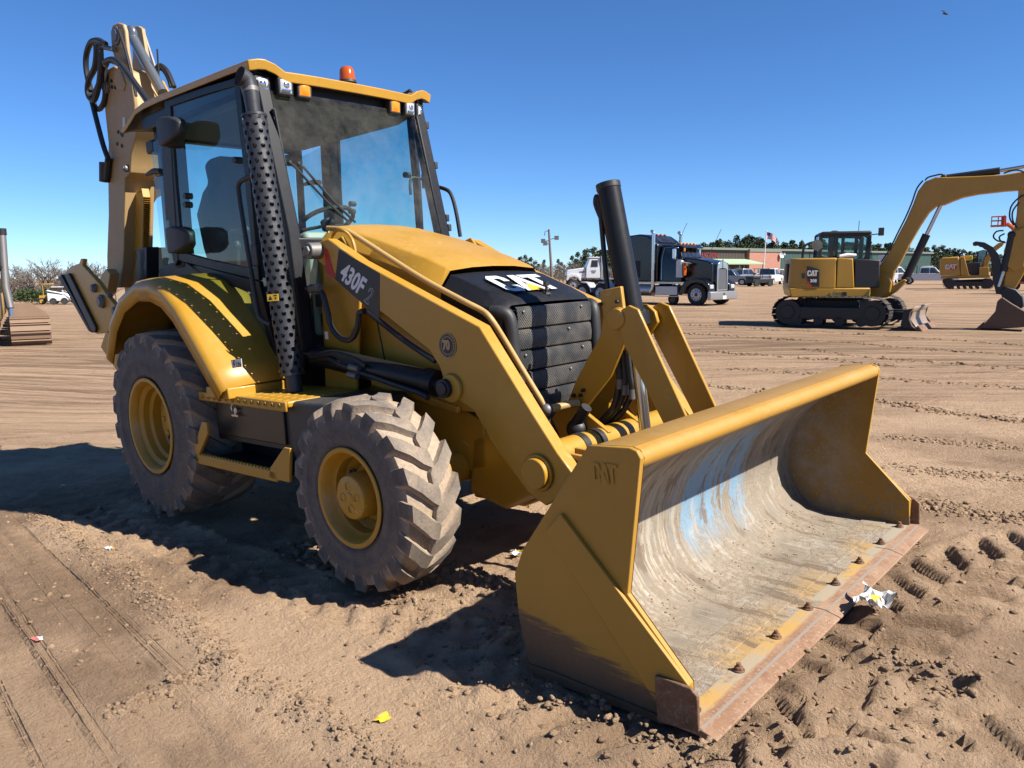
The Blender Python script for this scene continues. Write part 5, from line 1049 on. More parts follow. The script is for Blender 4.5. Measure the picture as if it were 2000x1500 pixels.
vf = text_mesh('Carter', .09, .0, 1); mb = MB(); place2d(mb, vf, (q[0][0]+.06, -.014, q[3][1]+.035), (1, 0, 0), (0, 0, 1)); mb.box((q[1][0]-.06, -.013, (q[1][1]+q[2][1])/2), (.09, .004, .075)); mb.out('plate_lettering', M_BPR, EXC, smooth=0)
q = [(-0.393, 1.237), (-0.326, 1.236), (-0.321, 1.119), (-0.388, 1.119)]; mb = MB(); mb.prism(q, -.012, .0); mb.out('latch', M_PLA, EXC)
mb = MB(); a, c = [(0.42, 1.531), (0.78, 1.492)]; mb.tube([(a[0], .15, zt+.03), ((a[0]+c[0])/2, .18, zt+.06), (c[0], .22, zt+.05)], [.04, .05, .04], 8); mb.out('rolled_flag', M_WHT, EXC)
# cab
CO = [(0.034, 1.606), (0.042, 2.149), (0.073, 2.194), (0.485, 2.22), (1.151, 2.159), (1.197, 2.09), (1.186, 1.499), (1.134, 1.27), (0.968, 1.18), (0.634, 1.39), (0.214, 1.511)]; CI = [(0.119, 1.663), (0.122, 2.078), (0.143, 2.101), (0.491, 2.094), (1.049, 2.082), (1.093, 2.047), (1.083, 1.637), (1.054, 1.581), (0.948, 1.559), (0.624, 1.575), (0.187, 1.627)]
ec = bpy.data.objects.new('cab', None); COL.objects.link(ec); ec.parent = EXC
for y0, y1 in ((.85, .91), (1.87, 1.93)):
    mb = MB(); ring(mb, CO, CI, y0, y1); mb.out('side_frame', M_BLK, ec, .008)
    MB().ngon([(x, (y0+y1)/2, z) for x, z in CI]).out('side_glass', M_GLS, ec)
    for px in [(0.329, 1.856), (0.578, 1.851), (0.869, 1.846)] if y0 < 1 else []: MB().bx(px[0]-.035, px[0]+.035, y0, y1, CI[0][1]-.05, CI[3][1]+.02).out('window_bar', M_BLK, ec)
cz0, cz1 = CO[0][1]-.1, CO[3][1]
MB().bx(CO[1][0]+.05, CO[4][0]+.05, .84, 1.94, cz1-.09, cz1).out('roof', M_BLK, ec, .04, seg=3)
MB().bx(CO[0][0]-.01, CO[0][0]+.03, .9, 1.9, cz0, cz1-.6).out('rear_panel', M_BLK, ec)
MB().ngon([(CO[1][0]+.02, .92, cz1-.1), (CO[1][0]+.02, 1.86, cz1-.1), (CO[0][0]+.02, 1.86, cz0+.12), (CO[0][0]+.02, .92, cz0+.12)]).out('rear_glass', M_GLS, ec)
fx = [(1.204, 1.954)][0][0]
MB().ngon([(fx-.02, .92, cz1-.1), (fx-.02, 1.86, cz1-.1), (fx+.06, 1.86, cz0+.0), (fx+.06, .92, cz0+.0)]).out('windscreen', M_GLS, ec)
mb = MB(); mb.bx(CO[0][0]+.35, CO[0][0]+.85, 1.15, 1.65, cz0-.1, cz0+.12); mb.bx(CO[0][0]+.30, CO[0][0]+.48, 1.15, 1.65, cz0+.1, cz0+.75); mb.out('seat', M_SEAT, ec, .05)
MB().bx(CO[0][0], fx, .86, 1.92, zb+.2, cz0+.05).out('cab_base', M_BLK, ec, .02)
q = [(0.268, 1.753), (0.42, 1.762), (0.426, 1.647), (0.274, 1.637)]; MB().prism(q, 1.0, 1.01).out('yellow_notice', M_YPR, ec)
mb = MB(); P = [(-0.363, 1.576), (-0.358, 1.728), (-0.32, 1.867), (-0.223, 1.935), (-0.07, 1.967)]; mb.tube(smooth_path([(x, .35, z) for x, z in P]), .03, 6); mb.out('mirror_arm', M_PLA, EXC)
mb = MB(); x, z = [(-0.067, 1.886)][0]; mb.lathe([(0, .12), (.03, .13), (.035, 0)], (x, .33, z), (.3, -1, .1), 18); mb.lathe([(0, 0), (0, .12)], (x, .33, z), (.3, -1, .1), 18); mb.out('mirror', M_DGR, EXC)
mb = MB(); x, z = [(1.402, 2.188)][0]; mb.bx(x-.06, x+.04, .75, .90, z-.09, z+.09); mb.tube([(x-.05, .85, z-.05), (x-.2, .95, z-.06), (x-.22, 1.0, z-.14)], .014, 6); mb.out('front_mirror', M_PLA, EXC)
mb = MB(); a, c = [(0.972, 2.129), (0.975, 2.48)]; mb.tube([(a[0], 1.3, a[1]), (c[0], 1.3, c[1])], .008, 5); mb.out('antenna', M_PLA, EXC)
# boom, stick, bucket, thumb in their own plane
bm = bpy.data.objects.new('boom_assembly', None); COL.objects.link(bm); bm.parent = EXC; bm.location = to_h(LB, 0, .25, 0); bm.rotation_euler = (0, 0, LB[3]-LH[3])
BP = [(0.005, 0.917), (-0.138, 1.152), (-0.091, 1.293), (0.04, 1.478), (0.196, 1.753), (0.326, 2.07), (0.474, 2.405), (0.599, 2.758), (0.684, 3.043), (0.814, 3.233), (1.009, 3.317), (1.247, 3.3), (1.777, 3.282), (2.287, 3.275), (2.662, 3.319), (2.911, 3.289), (2.95, 2.999), (2.582, 2.94), (2.329, 2.936), (1.849, 2.903), (1.566, 2.856), (1.358, 2.781), (1.205, 2.713), (1.048, 2.689), (0.915, 2.563), (0.76, 2.28), (0.549, 1.835), (0.402, 1.472), (0.287, 1.266), (0.221, 0.918)]
MB().prism(BP, -.16, .16).out('boom', M_YEL, bm, .02)
MB().prism([(-0.291, 1.153), (-0.057, 1.269), (0.162, 1.209), (0.28, 1.011), (0.25, 0.778), (0.021, 0.635), (-0.157, 0.68), (-0.334, 0.702)], -.22, .22).out('swing_post', M_YEL, bm, .03)
MB().prism([(-0.163, 0.799), (0.264, 0.918), (0.508, 1.092), (0.573, 1.057), (0.355, 0.802), (0.149, 0.66), (-0.111, 0.645)], -.13, .13).out('swing_bracket', M_YEL, bm, .02)
def hyd(parent, A, Bp, C_, r, y):
    mb = MB(); mb.cyl((A[0], y, A[1]), (Bp[0], y, Bp[1]), r, r, 18); mb.ball((A[0], y, A[1]), r*1.2, 6); c = mb.out('ram', M_BLK, parent)
    mb = MB(); mb.cyl((Bp[0], y, Bp[1]), (C_[0], y, C_[1]), r*.5, r*.5, 14); mb.out('piston_rod', M_CHR, c); return c
hyd(bm, *[(0.529, 1.092), (0.893, 2.084), (1.144, 2.739)], .085, .0)
hyd(bm, *[(1.169, 3.295), (2.207, 3.375), (2.985, 3.467)], .075, .0)
SK = [(2.569, 3.129), (2.755, 3.26), (3.105, 3.008), (3.169, 2.389), (2.857, 1.351), (2.679, 0.925), (2.539, 0.708), (2.415, 0.75), (2.453, 1.141), (2.519, 1.784), (2.574, 2.417)]
MB().prism(SK, -.14, .14).out('stick', M_YEL, bm, .02)
MB().prism([(2.478, 1.976), (2.516, 2.081), (2.726, 2.179), (2.837, 1.881), (2.785, 1.352), (2.631, 1.226), (2.475, 1.356), (2.398, 1.68)], -.20, .20).out('stick_cover', M_YEL, bm, .02)
hyd(bm, *[(2.521, 2.018), (2.427, 1.249), (2.357, 0.924)], .07, -.16)
TH = [(1.812, 1.868), (1.868, 1.899), (2.03, 1.872), (2.187, 1.771), (2.311, 1.595), (2.383, 1.357), (2.42, 1.087), (2.473, 0.859), (2.425, 0.75), (2.321, 0.771), (2.234, 1.087), (2.215, 1.359), (2.164, 1.555), (2.079, 1.708), (2.041, 1.72), (2.0, 1.765), (1.952, 1.777), (1.911, 1.81), (1.826, 1.802)]
MB().prism(TH, -.17, .17).out('thumb', paint('worn_black_thumb', (.02, .022, .026), .5, .15), bm, .01)
MB().prism([(2.389, 0.859), (2.505, 0.924), (2.684, 0.86), (2.813, 0.71), (2.846, 0.495), (2.758, 0.451), (2.611, 0.6), (2.452, 0.62)], -.2, .2).out('coupler', M_BLK, bm, .02)
BK = [(2.359, 0.618), (2.446, 0.707), (2.621, 0.578), (2.813, 0.452), (2.963, 0.368), (3.047, 0.198), (2.948, 0.087), (2.74, 0.059), (2.418, 0.027), (2.068, 0.026), (2.199, 0.197), (2.337, 0.399)]
MB().prism(BK, -.32, .32).out('digging_bucket', paint('rusty_bucket', (.13, .075, .05), .7, .4), bm, .02)
for i in range(4): MB().prism([(2.096, 0.038), (2.022, -0.009), (2.001, 0.013), (2.144, 0.173)], -.30+i*.18, -.24+i*.18).out('bucket_tooth', M_RUST, bm)
for P in ([(0.813, 3.255), (0.87, 3.317), (1.007, 3.35), (1.125, 3.363), (1.207, 3.314)], [(2.544, 2.207), (2.46, 2.37), (2.463, 2.581), (2.552, 2.733), (2.679, 2.83)], [(2.602, 2.152), (2.518, 2.314), (2.505, 2.505), (2.601, 2.678)], [(2.403, 1.872), (2.272, 1.897), (2.191, 1.986), (2.24, 2.091), (2.368, 2.108)], [(2.422, 1.85), (2.327, 1.896), (2.303, 1.982), (2.391, 2.043)], [(2.286, 3.296), (2.419, 3.338), (2.554, 3.337), (2.739, 3.24)], [(0.018, 1.478), (0.175, 1.753), (0.324, 2.116), (0.471, 2.473), (0.577, 2.782), (0.661, 3.089), (0.773, 3.258)]):
    mb = MB(); mb.tube(smooth_path([(x, -.19, z) for x, z in P]), .018, 6); mb.out('hose', M_RUB, bm)

# --- wheels and road vehicles
def road_wheel(parent, x, y, r, w, mt, mr, nm='wheel', side=-1, holes=0):
    o = bpy.data.objects.new(nm, None); COL.objects.link(o); o.parent = parent; o.location = (x, y, r)
    mb = MB(); mb.lathe([(0, r*.60), (-.01*0, r*.62), (0, r*.72), (w*.04, r*.95), (w*.15, r), (w*.85, r), (w*.96, r*.95), (w, r*.72), (w, r*.6)], (0, 0 if side < 0 else -w, 0), n=26); mb.out('tyre', mt, o, smooth=40)
    mb = MB(); s0 = .03 if side < 0 else -.03; e = .1 if side < 0 else -.1
    mb.lathe([(0, r*.61), (s0*.3, r*.58), (s0, r*.52), (s0, r*.34), (s0*.2, r*.26), (s0*.2, 0)], (0, 0, 0), n=26)
    if holes:
        mb.m = 1
        for k in range(holes): a = 2*PI*k/holes; mb.lathe([(s0*.95-.002*(1 if side < 0 else -1), 0), (s0*.95-.002*(1 if side < 0 else -1), r*.065)], (r*.43*math.cos(a), 0, r*.43*math.sin(a)), n=10)
        mb.lathe([(-.01, 0), (-.012, r*.16), (0, r*.17)], (0, 0, 0), n=14)
    mb.out('rim', [mr, M_BPR], o); return o
M_TR2 = flat('road_tyre', (.02, .02, .021), .8)
def pickup(label, L, paint_m, sc=1, group='pickup trucks parked by the building', cover=False, rack=False, rim=M_WHLW):
    p = root_at(L, 'pickup_truck', label, 'pickup truck', group, sc)
    H = [(-2.85, .55), (-2.85, 1.08), (-2.80, 1.14), (-.92, 1.14), (-.90, 1.16), (1.05, 1.16), (2.35, 1.06), (2.72, .98), (2.80, .60), (2.70, .42), (2.25, .42), (2.20, .62), (2.05, .78), (1.80, .84), (1.55, .78), (1.40, .62), (1.35, .42), (-1.35, .42), (-1.40, .62), (-1.55, .78), (-1.80, .84), (-2.05, .78), (-2.20, .62), (-2.25, .5)]
    MB().prism(H, 0, 1.95).out('body', paint_m, p, .05, seg=3)
    G = [(-.92, 1.13), (-.80, 1.80), (-.70, 1.86), (.45, 1.86), (.60, 1.82), (1.15, 1.16)]
    mb = MB(); mb.loft([[(x, .06+(.12 if z > 1.5 else 0), z) for x, z in G], [(x, 1.89-(.12 if z > 1.5 else 0), z) for x, z in G]]); mb.out('cabin', paint_m, p, .03)
    mb = MB()
    for x0, x1, xt0, xt1 in ((-.78, .05, -.70, .05), (.12, .98, .12, .52)): mb.add([(x0, .050, 1.19), (x1, .050, 1.19), (xt1, .158, 1.76), (xt0, .158, 1.76)], [(0, 1, 2, 3)])
    mb.out('side_window', M_GLD, p, smooth=0)
    MB().add([(.62, .22, 1.80), (.62, 1.73, 1.80), (1.16, 1.83, 1.18), (1.16, .12, 1.18)], [(0, 1, 2, 3)]).out('windscreen', M_GLD, p)
    MB().add([(-.82, .24, 1.80), (-.82, 1.71, 1.80), (-.935, 1.80, 1.2), (-.935, .15, 1.2)], [(0, 1, 2, 3)]).out('rear_window', M_GLD, p)
    if cover: MB().prism([(-2.83, 1.13), (-2.70, 1.62), (-.84, 1.80), (-.84, 1.13)], .12, 1.83).out('bed_cap', M_BLKG, p, .04)
    else: MB().bx(-2.78, -.95, .07, 1.88, 1.12, 1.145).out('bed_cover', M_DGR, p)
    if rack:
        for x in (-2.2, -1.1):
            mb = MB(); mb.tube([(x, .12, 1.12), (x, .12, 2.0), (x, 1.83, 2.0), (x, 1.83, 1.12)], .03, 6); mb.out('ladder_rack', M_BLK, p)
        MB().bx(-.6, .4, .5, 1.5, 1.87, 1.95).out('light_bar', M_WHT, p, .02)
    for x in (-1.80, 1.80):
        for y, sd in ((.0, -1), (1.95, 1)): road_wheel(p, x, y, .41, .26, M_TR2, rim, side=sd)
    MB().bx(-2.93, -2.80, .05, 1.90, .48, .68).out('rear_bumper', M_CHR, p, .03); MB().bx(2.74, 2.86, .05, 1.90, .45, .70).out('front_bumper', M_CHR, p, .03)
    for y in (.02, 1.83): MB().bx(-2.865, -2.80, y, y+.10, .80, 1.05).out('tail_light', M_RED, p, .01); MB().bx(2.70, 2.79, y, y+.12, .78, .95).out('headlight', M_LENS, p, .01)
    mb = MB(); mb.bx(.85, 1.0, -.16, .04, 1.18, 1.34); mb.out('mirror', M_PLA, p, .02)
    for x in (-.32, .55): MB().bx(x, x+.14, -.006, .004, 1.02, 1.05).out('door_handle', M_CHR, p)
    return p
LC = (-18.52, 89.5, -0.2, 0.2793)
cw = [(-1.99, -0.009), (2.171, 0.15), (-0.138, 2.241)]
pickup('white crew cab pickup with roof light bar beside the far yellow excavator', (LC[0]+.35*math.cos(LC[3]), LC[1]+.35*math.sin(LC[3]), LC[2], LC[3]), M_WPT, 1.02, rack=True)
q = [(-23.18, 96.17, -0.34)][0]; pickup('white pickup standing between the compact excavator and the white crew cab truck', (q[0], q[1], -.2, .9), M_WPT, 1.05)
q = [(-37.59, 87.17, -0.3)][0]; pickup('silver pickup with dark bed cap in front of the dark metal storefront', (q[0], q[1], -.25, math.radians(68)), M_SVP, 1.05, cover=True)
q = [(-37.28, 80.65, -0.19)][0]; pickup('grey pickup mostly hidden behind the chrome grille of the black truck', (q[0], q[1], -.25, math.radians(12)), M_SVP, 1.0)
q = [(-33.25, 85.67, -0.2)][0]; pickup('pale pickup seen from behind at the corner of the brick wall', (q[0], q[1], -.25, math.radians(100)), M_WPT, 1.05)
# small utility cart
q = [(-30.52, 75.88, -0.19)][0]; ut = thing('utility_cart', 'small black open utility cart parked between two pale pickups', 'utility vehicle', (q[0], q[1], -.22), math.radians(60))
MB().bx(-1.3, 1.25, .1, 1.4, .35, .85).out('body', M_BLK, ut, .06); MB().bx(-1.35, -.35, .05, 1.45, .85, 1.1).out('cargo_box', M_BLK, ut, .03)
for x in (-.4, .75):
    for y in (.15, 1.35): mb = MB(); mb.tube([(x, y, .85), (x*.8+.05, y, 1.85)], .03, 6); mb.out('roll_bar', M_BLK, ut)
MB().bx(-.45, .75, .1, 1.4, 1.84, 1.90).out('canopy', M_BLK, ut, .02)
for x in (-.85, .85):
    for y, sd in ((0, -1), (1.5, 1)): road_wheel(ut, x, y, .32, .24, M_TR2, M_DGR, side=sd)

# --- black conventional road tractor
LK = (-13.48, 30.61, -0.2, -0.0873)
KT = root_at(LK, 'semi_truck', 'black long nosed road tractor with chrome grille, bumper and twin exhaust stacks', 'truck')
def kz(px): return px
kx = [(-4.191, 0.878), (-2.803, 0.888), (-2.166, 0.892), (-0.577, 0.903), (0.975, 0.914), (0.661, 0.184)]
fxk = .6
MB().prism([(-5.2, .55), (fxk, .55), (fxk, .95), (-5.2, .95)], .75, 1.55).out('chassis', M_DGR, KT, .02)
mb = MB(); HD = [(-1.05, 1.15), (-.78, 1.15), (-.60, .98), (.40, .98), (.46, 1.10), (.58, 1.10), (.58, 2.02), (.3, 2.14), (-.4, 2.26), (-1.05, 2.32)]
mb.prism(HD, .42, 1.90); mb.out('hood', M_NAVY, KT, .07, seg=3)
for sd, y0, y1 in ((-1, .02, .55), (1, 1.78, 2.30)):
    F = [(-.98, .55), (-.90, .95), (-.62, 1.22), (-.1, 1.33), (.38, 1.26), (.60, 1.10), (.70, .98), (.72, .70), (.64, .62), (.56, .86), (.3, 1.04), (0, 1.1), (-.3, 1.05), (-.58, .86), (-.68, .55)]
    MB().prism(F, y0, y1).out('fender', M_NAVY, KT, .05, seg=3)
    y = .0 if sd < 0 else 2.32
    road_wheel(KT, 0, y, .52, .30, M_TR2, M_ALU, side=sd, holes=10)
    for q2 in ((1.02, .78, .95),): mb = MB(); mb.bx(.56, .73, y+(.08 if sd < 0 else -.40), y+(.40 if sd < 0 else -.08), .80, 1.0); mb.out('headlight', M_LENS, KT, .03)
    mb = MB(); mb.tube(smooth_path([(-2.72, y+(.02 if sd < 0 else -.02), .62), (-2.60, y, .85), (-2.58, y, 1.2), (-2.58, y, 3.35), (-2.60, y, 3.55), (-2.72, y, 3.68)]), .085, 14); mb.out('exhaust_pipe', M_CHR, KT)
    mb = MB(); yy = y+(.10 if sd < 0 else -.10); mb.cyl((-1.02, yy, 1.35), (-1.02, yy, 2.14), .20, .20, 24); mb.ball((-1.02, yy, 2.14), .2, 8, (1, 1, .3)); mb.out('air_cleaner', M_ALU, KT, .01)
    mb = MB(); mb.bx(-.80, -.70, yy-.10, yy+.1, 1.45, 2.0); mb.out('marker_strip', M_AMBD, KT); mb = MB(); mb.lathe([(0, .07), (.1, .10), (.14, .20)], (-.62, yy, 1.92), (.2, 0, 1), 14); mb.out('air_scoop', M_ALU, KT)
    mb = MB(); mb.bx(-1.40, -1.26, yy-.14, yy, 2.28, 2.74); mb.tube([(-1.2, yy+.1, 2.80), (-1.33, yy-.07, 2.78), (-1.33, yy-.07, 2.24), (-1.0, yy+.1, 2.22)], .02, 6); mb.out('mirror', M_CHR, KT, .02)
    mb = MB(); mb.cyl((-3.6, y+(.28 if sd < 0 else -.28), .72), (-2.75, y+(.28 if sd < 0 else -.28), .72), .30, .30, 24); mb.out('fuel_tank', M_ALU, KT, .01)
    MB().bx(-2.45, -1.12, min(y+(.03 if sd < 0 else -.03), y+(.5 if sd < 0 else -.5)), max(y+(.03 if sd < 0 else -.03), y+(.5 if sd < 0 else -.5)), .48, .92).out('battery_box', M_ALU, KT, .02)
    MB().bx(-2.55, -1.05, min(y, y-sd*.1), max(y, y-sd*.1), .40, .44).out('step', M_ALU, KT)
    MB().bx(-4.4, -.75, min(y+(.05 if sd < 0 else -.05), y+(.3 if sd < 0 else -.3)), max(y+(.05 if sd < 0 else -.05), y+(.3 if sd < 0 else -.3)), 1.04, 1.13).out('chrome_trim', M_CHR, KT)
mb = MB(); mb.loft([[(-2.35, .22, 1.14), (-1.02, .22, 1.14), (-1.02, 2.10, 1.14), (-2.35, 2.10, 1.14)], [(-2.35, .25, 2.30), (-1.04, .28, 2.30), (-1.04, 2.04, 2.30), (-2.35, 2.07, 2.30)], [(-2.35, .42, 2.98), (-1.32, .46, 2.90), (-1.32, 1.86, 2.90), (-2.35, 1.90, 2.98)]]); kc = mb.out('cab', M_NAVY, KT, .04, seg=3)
mb = MB(); mb.add([(-2.08, .255, 2.25), (-1.35, .275, 2.25), (-1.52, .405, 2.78), (-2.08, .385, 2.78)], [(0, 1, 2, 3)]); mb.out('side_window', M_GLD, kc); mb = MB(); mb.tube([(-2.2, .20, 1.25), (-2.2, .23, 2.3), (-2.15, .36, 2.82), (-1.6, .40, 2.86)], .016, 5); mb.out('door_trim', M_CHR, kc)
mb = MB()
for y0, y1 in ((.36, 1.13), (1.19, 1.96)): mb.add([(-1.035, y0, 2.34), (-1.035, y1, 2.34), (-1.27, y1-.04, 2.82), (-1.27, y0+.04, 2.82)], [(0, 1, 2, 3)])
mb.out('windshield', glass('reflective_windshield', (.2, .26, .3), .4), kc, smooth=0)
MB().prism([(-1.36, 2.94), (-.98, 2.78), (-.96, 2.83), (-1.34, 3.0)], .32, 2.0).out('sun_visor', M_NAVY, kc, .01)
for i in range(5): MB().bx(-1.42, -1.30, .52+.3*i, .64+.3*i, 2.95, 3.05).out('marker_light', M_AMB, kc, .02)
mb = MB(); mb.cyl((-.93, .30, 2.62), (-.93, .30, 2.78), .05, .05, 10); mb.out('beacon', M_AMB, kc)
SL = [(-4.42, 1.14), (-2.42, 1.14), (-2.42, 2.98), (-2.65, 3.22), (-3.05, 3.46), (-3.6, 3.55), (-4.32, 3.50), (-4.42, 3.40)]
MB().prism(SL, .14, 2.18).out('sleeper', M_NAVY, KT, .08, seg=3)
mb = MB(); mb.add([(-2.50, .45, 3.12), (-2.50, 1.87, 3.12), (-2.98, 1.8, 3.44), (-2.98, .52, 3.44)], [(0, 1, 2, 3)]); mb.out('sleeper_window', M_GLD, KT)
MB().bx(-4.1, -3.5, .125, .14, 1.35, 2.2).out('sleeper_hatch', M_BLKG, KT, .006)
for i in range(4): MB().bx(-3.14, -3.02, .55+.34*i, .67+.34*i, 3.47, 3.56).out('marker_light', M_AMBD, KT, .02)
KG = [(1.03, .86, .70), (1.03, .86, 1.90), (1.03, 1.02, 2.06), (1.03, 1.16, 2.10), (1.03, 1.30, 2.06), (1.03, 1.46, 1.90), (1.03, 1.46, .70)]
KG = [(.70, .70), (.70, 1.88), (.78, 2.02), (.95, 2.10), (1.16, 2.12), (1.37, 2.10), (1.54, 2.02), (1.62, 1.88), (1.62, .70)]
mb = MB(); ring2 = [(y, z) for y, z in KG]; inn = [(.78, .78), (.78, 1.70), (.84, 1.76), (.95, 1.78), (1.16, 1.79), (1.37, 1.78), (1.48, 1.76), (1.54, 1.70), (1.54, .78)]
n = len(KG); V = [(.60, y, z) for y, z in KG]+[(.71, y, z) for y, z in KG]+[(.71, y, z) for y, z in inn]; Fc = []
for i in range(n): j = (i+1) % n; Fc += [(i, j, n+j, n+i), (n+i, n+j, 2*n+j, 2*n+i)]
mb.add(V, Fc); kg = mb.out('grille', M_CHR, KT, .01)
for i in range(13): MB().bx(.66, .70, .80+.056*i, .822+.056*i, .79, 1.74).out('grille_bar', M_ALU, kg)
MB().bx(.62, .63, .78, 1.54, .78, 1.74).out('grille_core', M_DGR, kg)
mb = MB(); mb.bx(.67, .74, 1.13, 1.19, 1.80, 2.20); mb.out('ornament', M_CHR, kg, .01)
MB().prism([(.66, .26), (.82, .28), (.84, .44), (.84, .66), (.66, .68)], -.02, 2.34).out('bumper', M_ALU, KT, .02)
MB().bx(.845, .855, 1.0, 1.32, .30, .46).out('licence_plate', M_WHT, KT); MB().bx(.842, .85, 1.06, 1.2, .50, .58).out('tow_hole', M_BPR, KT)
mb = MB(); mb.tube([(-1.5, .5, 2.95), (-.95, .5, 4.0)], .012, 5); mb.out('antenna', M_STL, KT)
mb = MB(); mb.tube([(-.6, 1.9, 2.4), (.1, 1.9, 3.7)], .012, 5); mb.out('antenna', M_STL, KT)
for x in (-6.1, -7.4):
    MB().prism([(x-.15, 1.13), (x+.35, 1.08), (x+.62, .80), (x+.66, .55), (x+.60, .55), (x+.55, .78), (x+.30, 1.03), (x-.15, 1.08)], .02, .60).out('quarter_fender', M_WHLW, KT, .01)
    for y, sd in ((0, -1), (2.32, 1)): road_wheel(KT, x, y, .52, .55, M_TR2, M_ALU, side=sd, holes=10)
road_wheel(KT, -1.55, .25, .28, .2, M_TR2, M_RUST)
MB().bx(-8.2, -4.4, .75, 1.55, .6, .95).out('rear_frame', M_DGR, KT)

# --- white tractor unit facing the other way
LW = (-35.76, 51.98, -0.2, 3.8746)
WT = thing('day_cab_truck', 'white day cab tractor unit parked beyond the grille, nose pointing at the bare brush', 'truck', (LW[0], LW[1], LW[2]), LW[3]-PI)
def wv(P): return P
mb = MB(); mb.prism([(-1.95, 1.3), (-1.95, 1.62), (-1.85, 1.86), (-.25, 2.06), (-.25, 1.15), (-.9, 1.15), (-1.0, 1.36), (-1.4, 1.45)], .35, 1.95); mb.out('hood', M_WPT, WT, .06, seg=3)
mb = MB(); mb.loft([[(-.25, .15, 1.12), (1.0, .15, 1.12), (1.0, 2.15, 1.12), (-.25, 2.15, 1.12)], [(-.22, .18, 2.05), (1.0, .18, 2.05), (1.0, 2.12, 2.05), (-.22, 2.12, 2.05)], [(.10, .28, 2.85), (.98, .28, 2.88), (.98, 2.02, 2.88), (.10, 2.02, 2.85)]]); wc = mb.out('cab', M_WPT, WT, .05, seg=3)
mb = MB(); mb.add([(.18, .16, 2.10), (.80, .16, 2.10), (.80, .25, 2.68), (.26, .25, 2.68)], [(0, 1, 2, 3)]); mb.out('side_window', M_BPR, wc); MB().bx(-.02, 1.02, .22, 2.08, 2.86, 2.96).out('roof_cap', M_WPT, wc, .04)
mb = MB(); mb.add([(-.235, .3, 2.1), (-.235, 2.0, 2.1), (.08, 1.9, 2.80), (.08, .4, 2.80)], [(0, 1, 2, 3)]); mb.out('windscreen', M_GLS, wc)
for i in range(3): MB().bx(.1+.3*i, .18+.3*i, .5, .6, 2.95, 3.03).out('marker_light', M_WHT, wc)
MB().bx(-.8, -.35, .335, .35, 1.62, 1.72).out('hood_vent', M_BPR, WT)
vf = text_mesh('- - - -', .12, .01, 1)
mb = MB()
for i, (a, c) in enumerate(((.0, .5), (.05, .45), (.1, .4))): mb.bx(.18+a, .18+c, .138, .148, 1.78-.1*i, 1.81-.1*i)
mb.out('door_lettering', M_BPR, wc)
mb = MB(); mb.cyl((1.15, .2, 1.0), (1.15, .2, 3.05), .09, .09, 16); mb.out('exhaust_pipe', M_CHR, WT)
MB().prism([(-1.98, 1.0), (-1.9, 1.35), (-1.5, 1.52), (-1.0, 1.48), (-.72, 1.2), (-.66, .9), (-.8, .9), (-.95, 1.15), (-1.3, 1.28), (-1.7, 1.18), (-1.85, .9)], .05, .6).out('fender', M_WPT, WT, .03)
MB().bx(-1.9, 4.6, .75, 1.55, .62, 1.0).out('chassis', M_DGR, WT); MB().bx(1.3, 2.6, .2, 2.1, 1.0, 1.1).out('deck_plate', M_ALU, WT); mb = MB(); mb.ball((1.75, .5, 1.6), .4, 8, (.6, .6, 1)); mb.out('air_hoses', M_DGR, WT)
for x in (-1.35, 1.6, 2.9):
    for y, sd in ((0, -1), (2.3, 1)): road_wheel(WT, x, y, .52, .5, M_TR2, M_ALU, side=sd, holes=8)

# --- big excavator in the distance
LE = (-10.08, 68.51, -0.2, 0.2443)
BE = root_at(LE, 'large_excavator', 'large yellow tracked excavator far off behind the thumb of the nearer one', 'excavator')
t = [(-1.572, 0.001), (2.009, 0.172), (-1.623, 0.836), (1.953, 0.984)]
for yy in (0, 2.3): crawler(BE, t[0][0]+.45, t[1][0]-.45, .46, .46, yy, yy+.6, 40, M_DGR, M_DGR, 0, (0, 0, 0), .03)
def pe(P, y0, y1, nm, m, bev=.03): return MB().prism(P, y0, y1).out(nm, m, BE, bev)
pe([(-1.862, 1.129), (-1.944, 2.462), (-1.804, 2.584), (-0.606, 2.646), (-0.4, 1.12)], .05, 2.8, 'counterweight', M_YEL, .08)
pe([(-0.4, 1.12), (-0.495, 2.603), (-0.207, 2.598), (0.212, 1.117)], .08, 2.8, 'side_cover', M_YEL)
pe([(0.209, 1.158), (-0.101, 2.064), (0.395, 2.139), (0.96, 2.172), (1.099, 1.152)], .4, 2.6, 'deck', M_DGR)
pe([(0.881, 1.766), (1.548, 1.799), (1.592, 1.149), (0.925, 1.112)], .1, 1.0, 'front_box', M_YEL)
pe([(-1.783, 1.045), (1.66, 1.189), (1.676, 0.945), (-1.771, 0.837)], .1, 2.8, 'main_frame', M_YEL)
pe([(-0.492, 2.562), (-0.464, 2.684), (0.358, 2.711), (0.382, 2.343), (-0.404, 2.314)], .5, 1.8, 'engine_hood', M_YPR)
pe([(0.775, 1.767), (0.76, 3.069), (1.104, 3.183), (1.388, 3.136), (1.481, 1.759)], 1.7, 2.7, 'cab', M_GLD); 
for px in [(0.765, 2.459), (1.399, 2.449)]: MB().bx(px[0]-.06, px[0]+.06, 1.68, 1.74, px[1]-.9, px[1]+.6).out('cab_post', M_BLK, BE)
pe([(1.137, 1.641), (1.259, 2.451), (1.66, 3.251), (2.116, 3.682), (2.588, 3.829), (2.409, 3.435), (1.888, 2.965), (1.588, 2.244), (1.497, 1.515)], 1.1, 1.6, 'boom', M_YEL)
q = [(-1.598, 1.627), (-1.624, 2.042)]; w_ = (q[1][1]-q[0][1])*.95
mb = MB(); x0 = [(-0.95, 1.786)][0]; mb.cyl((x0[0], .03, x0[1]), (x0[0], .045, x0[1]), w_*.62, w_*.62, 24); mb.out('logo_disc', M_RED, BE)
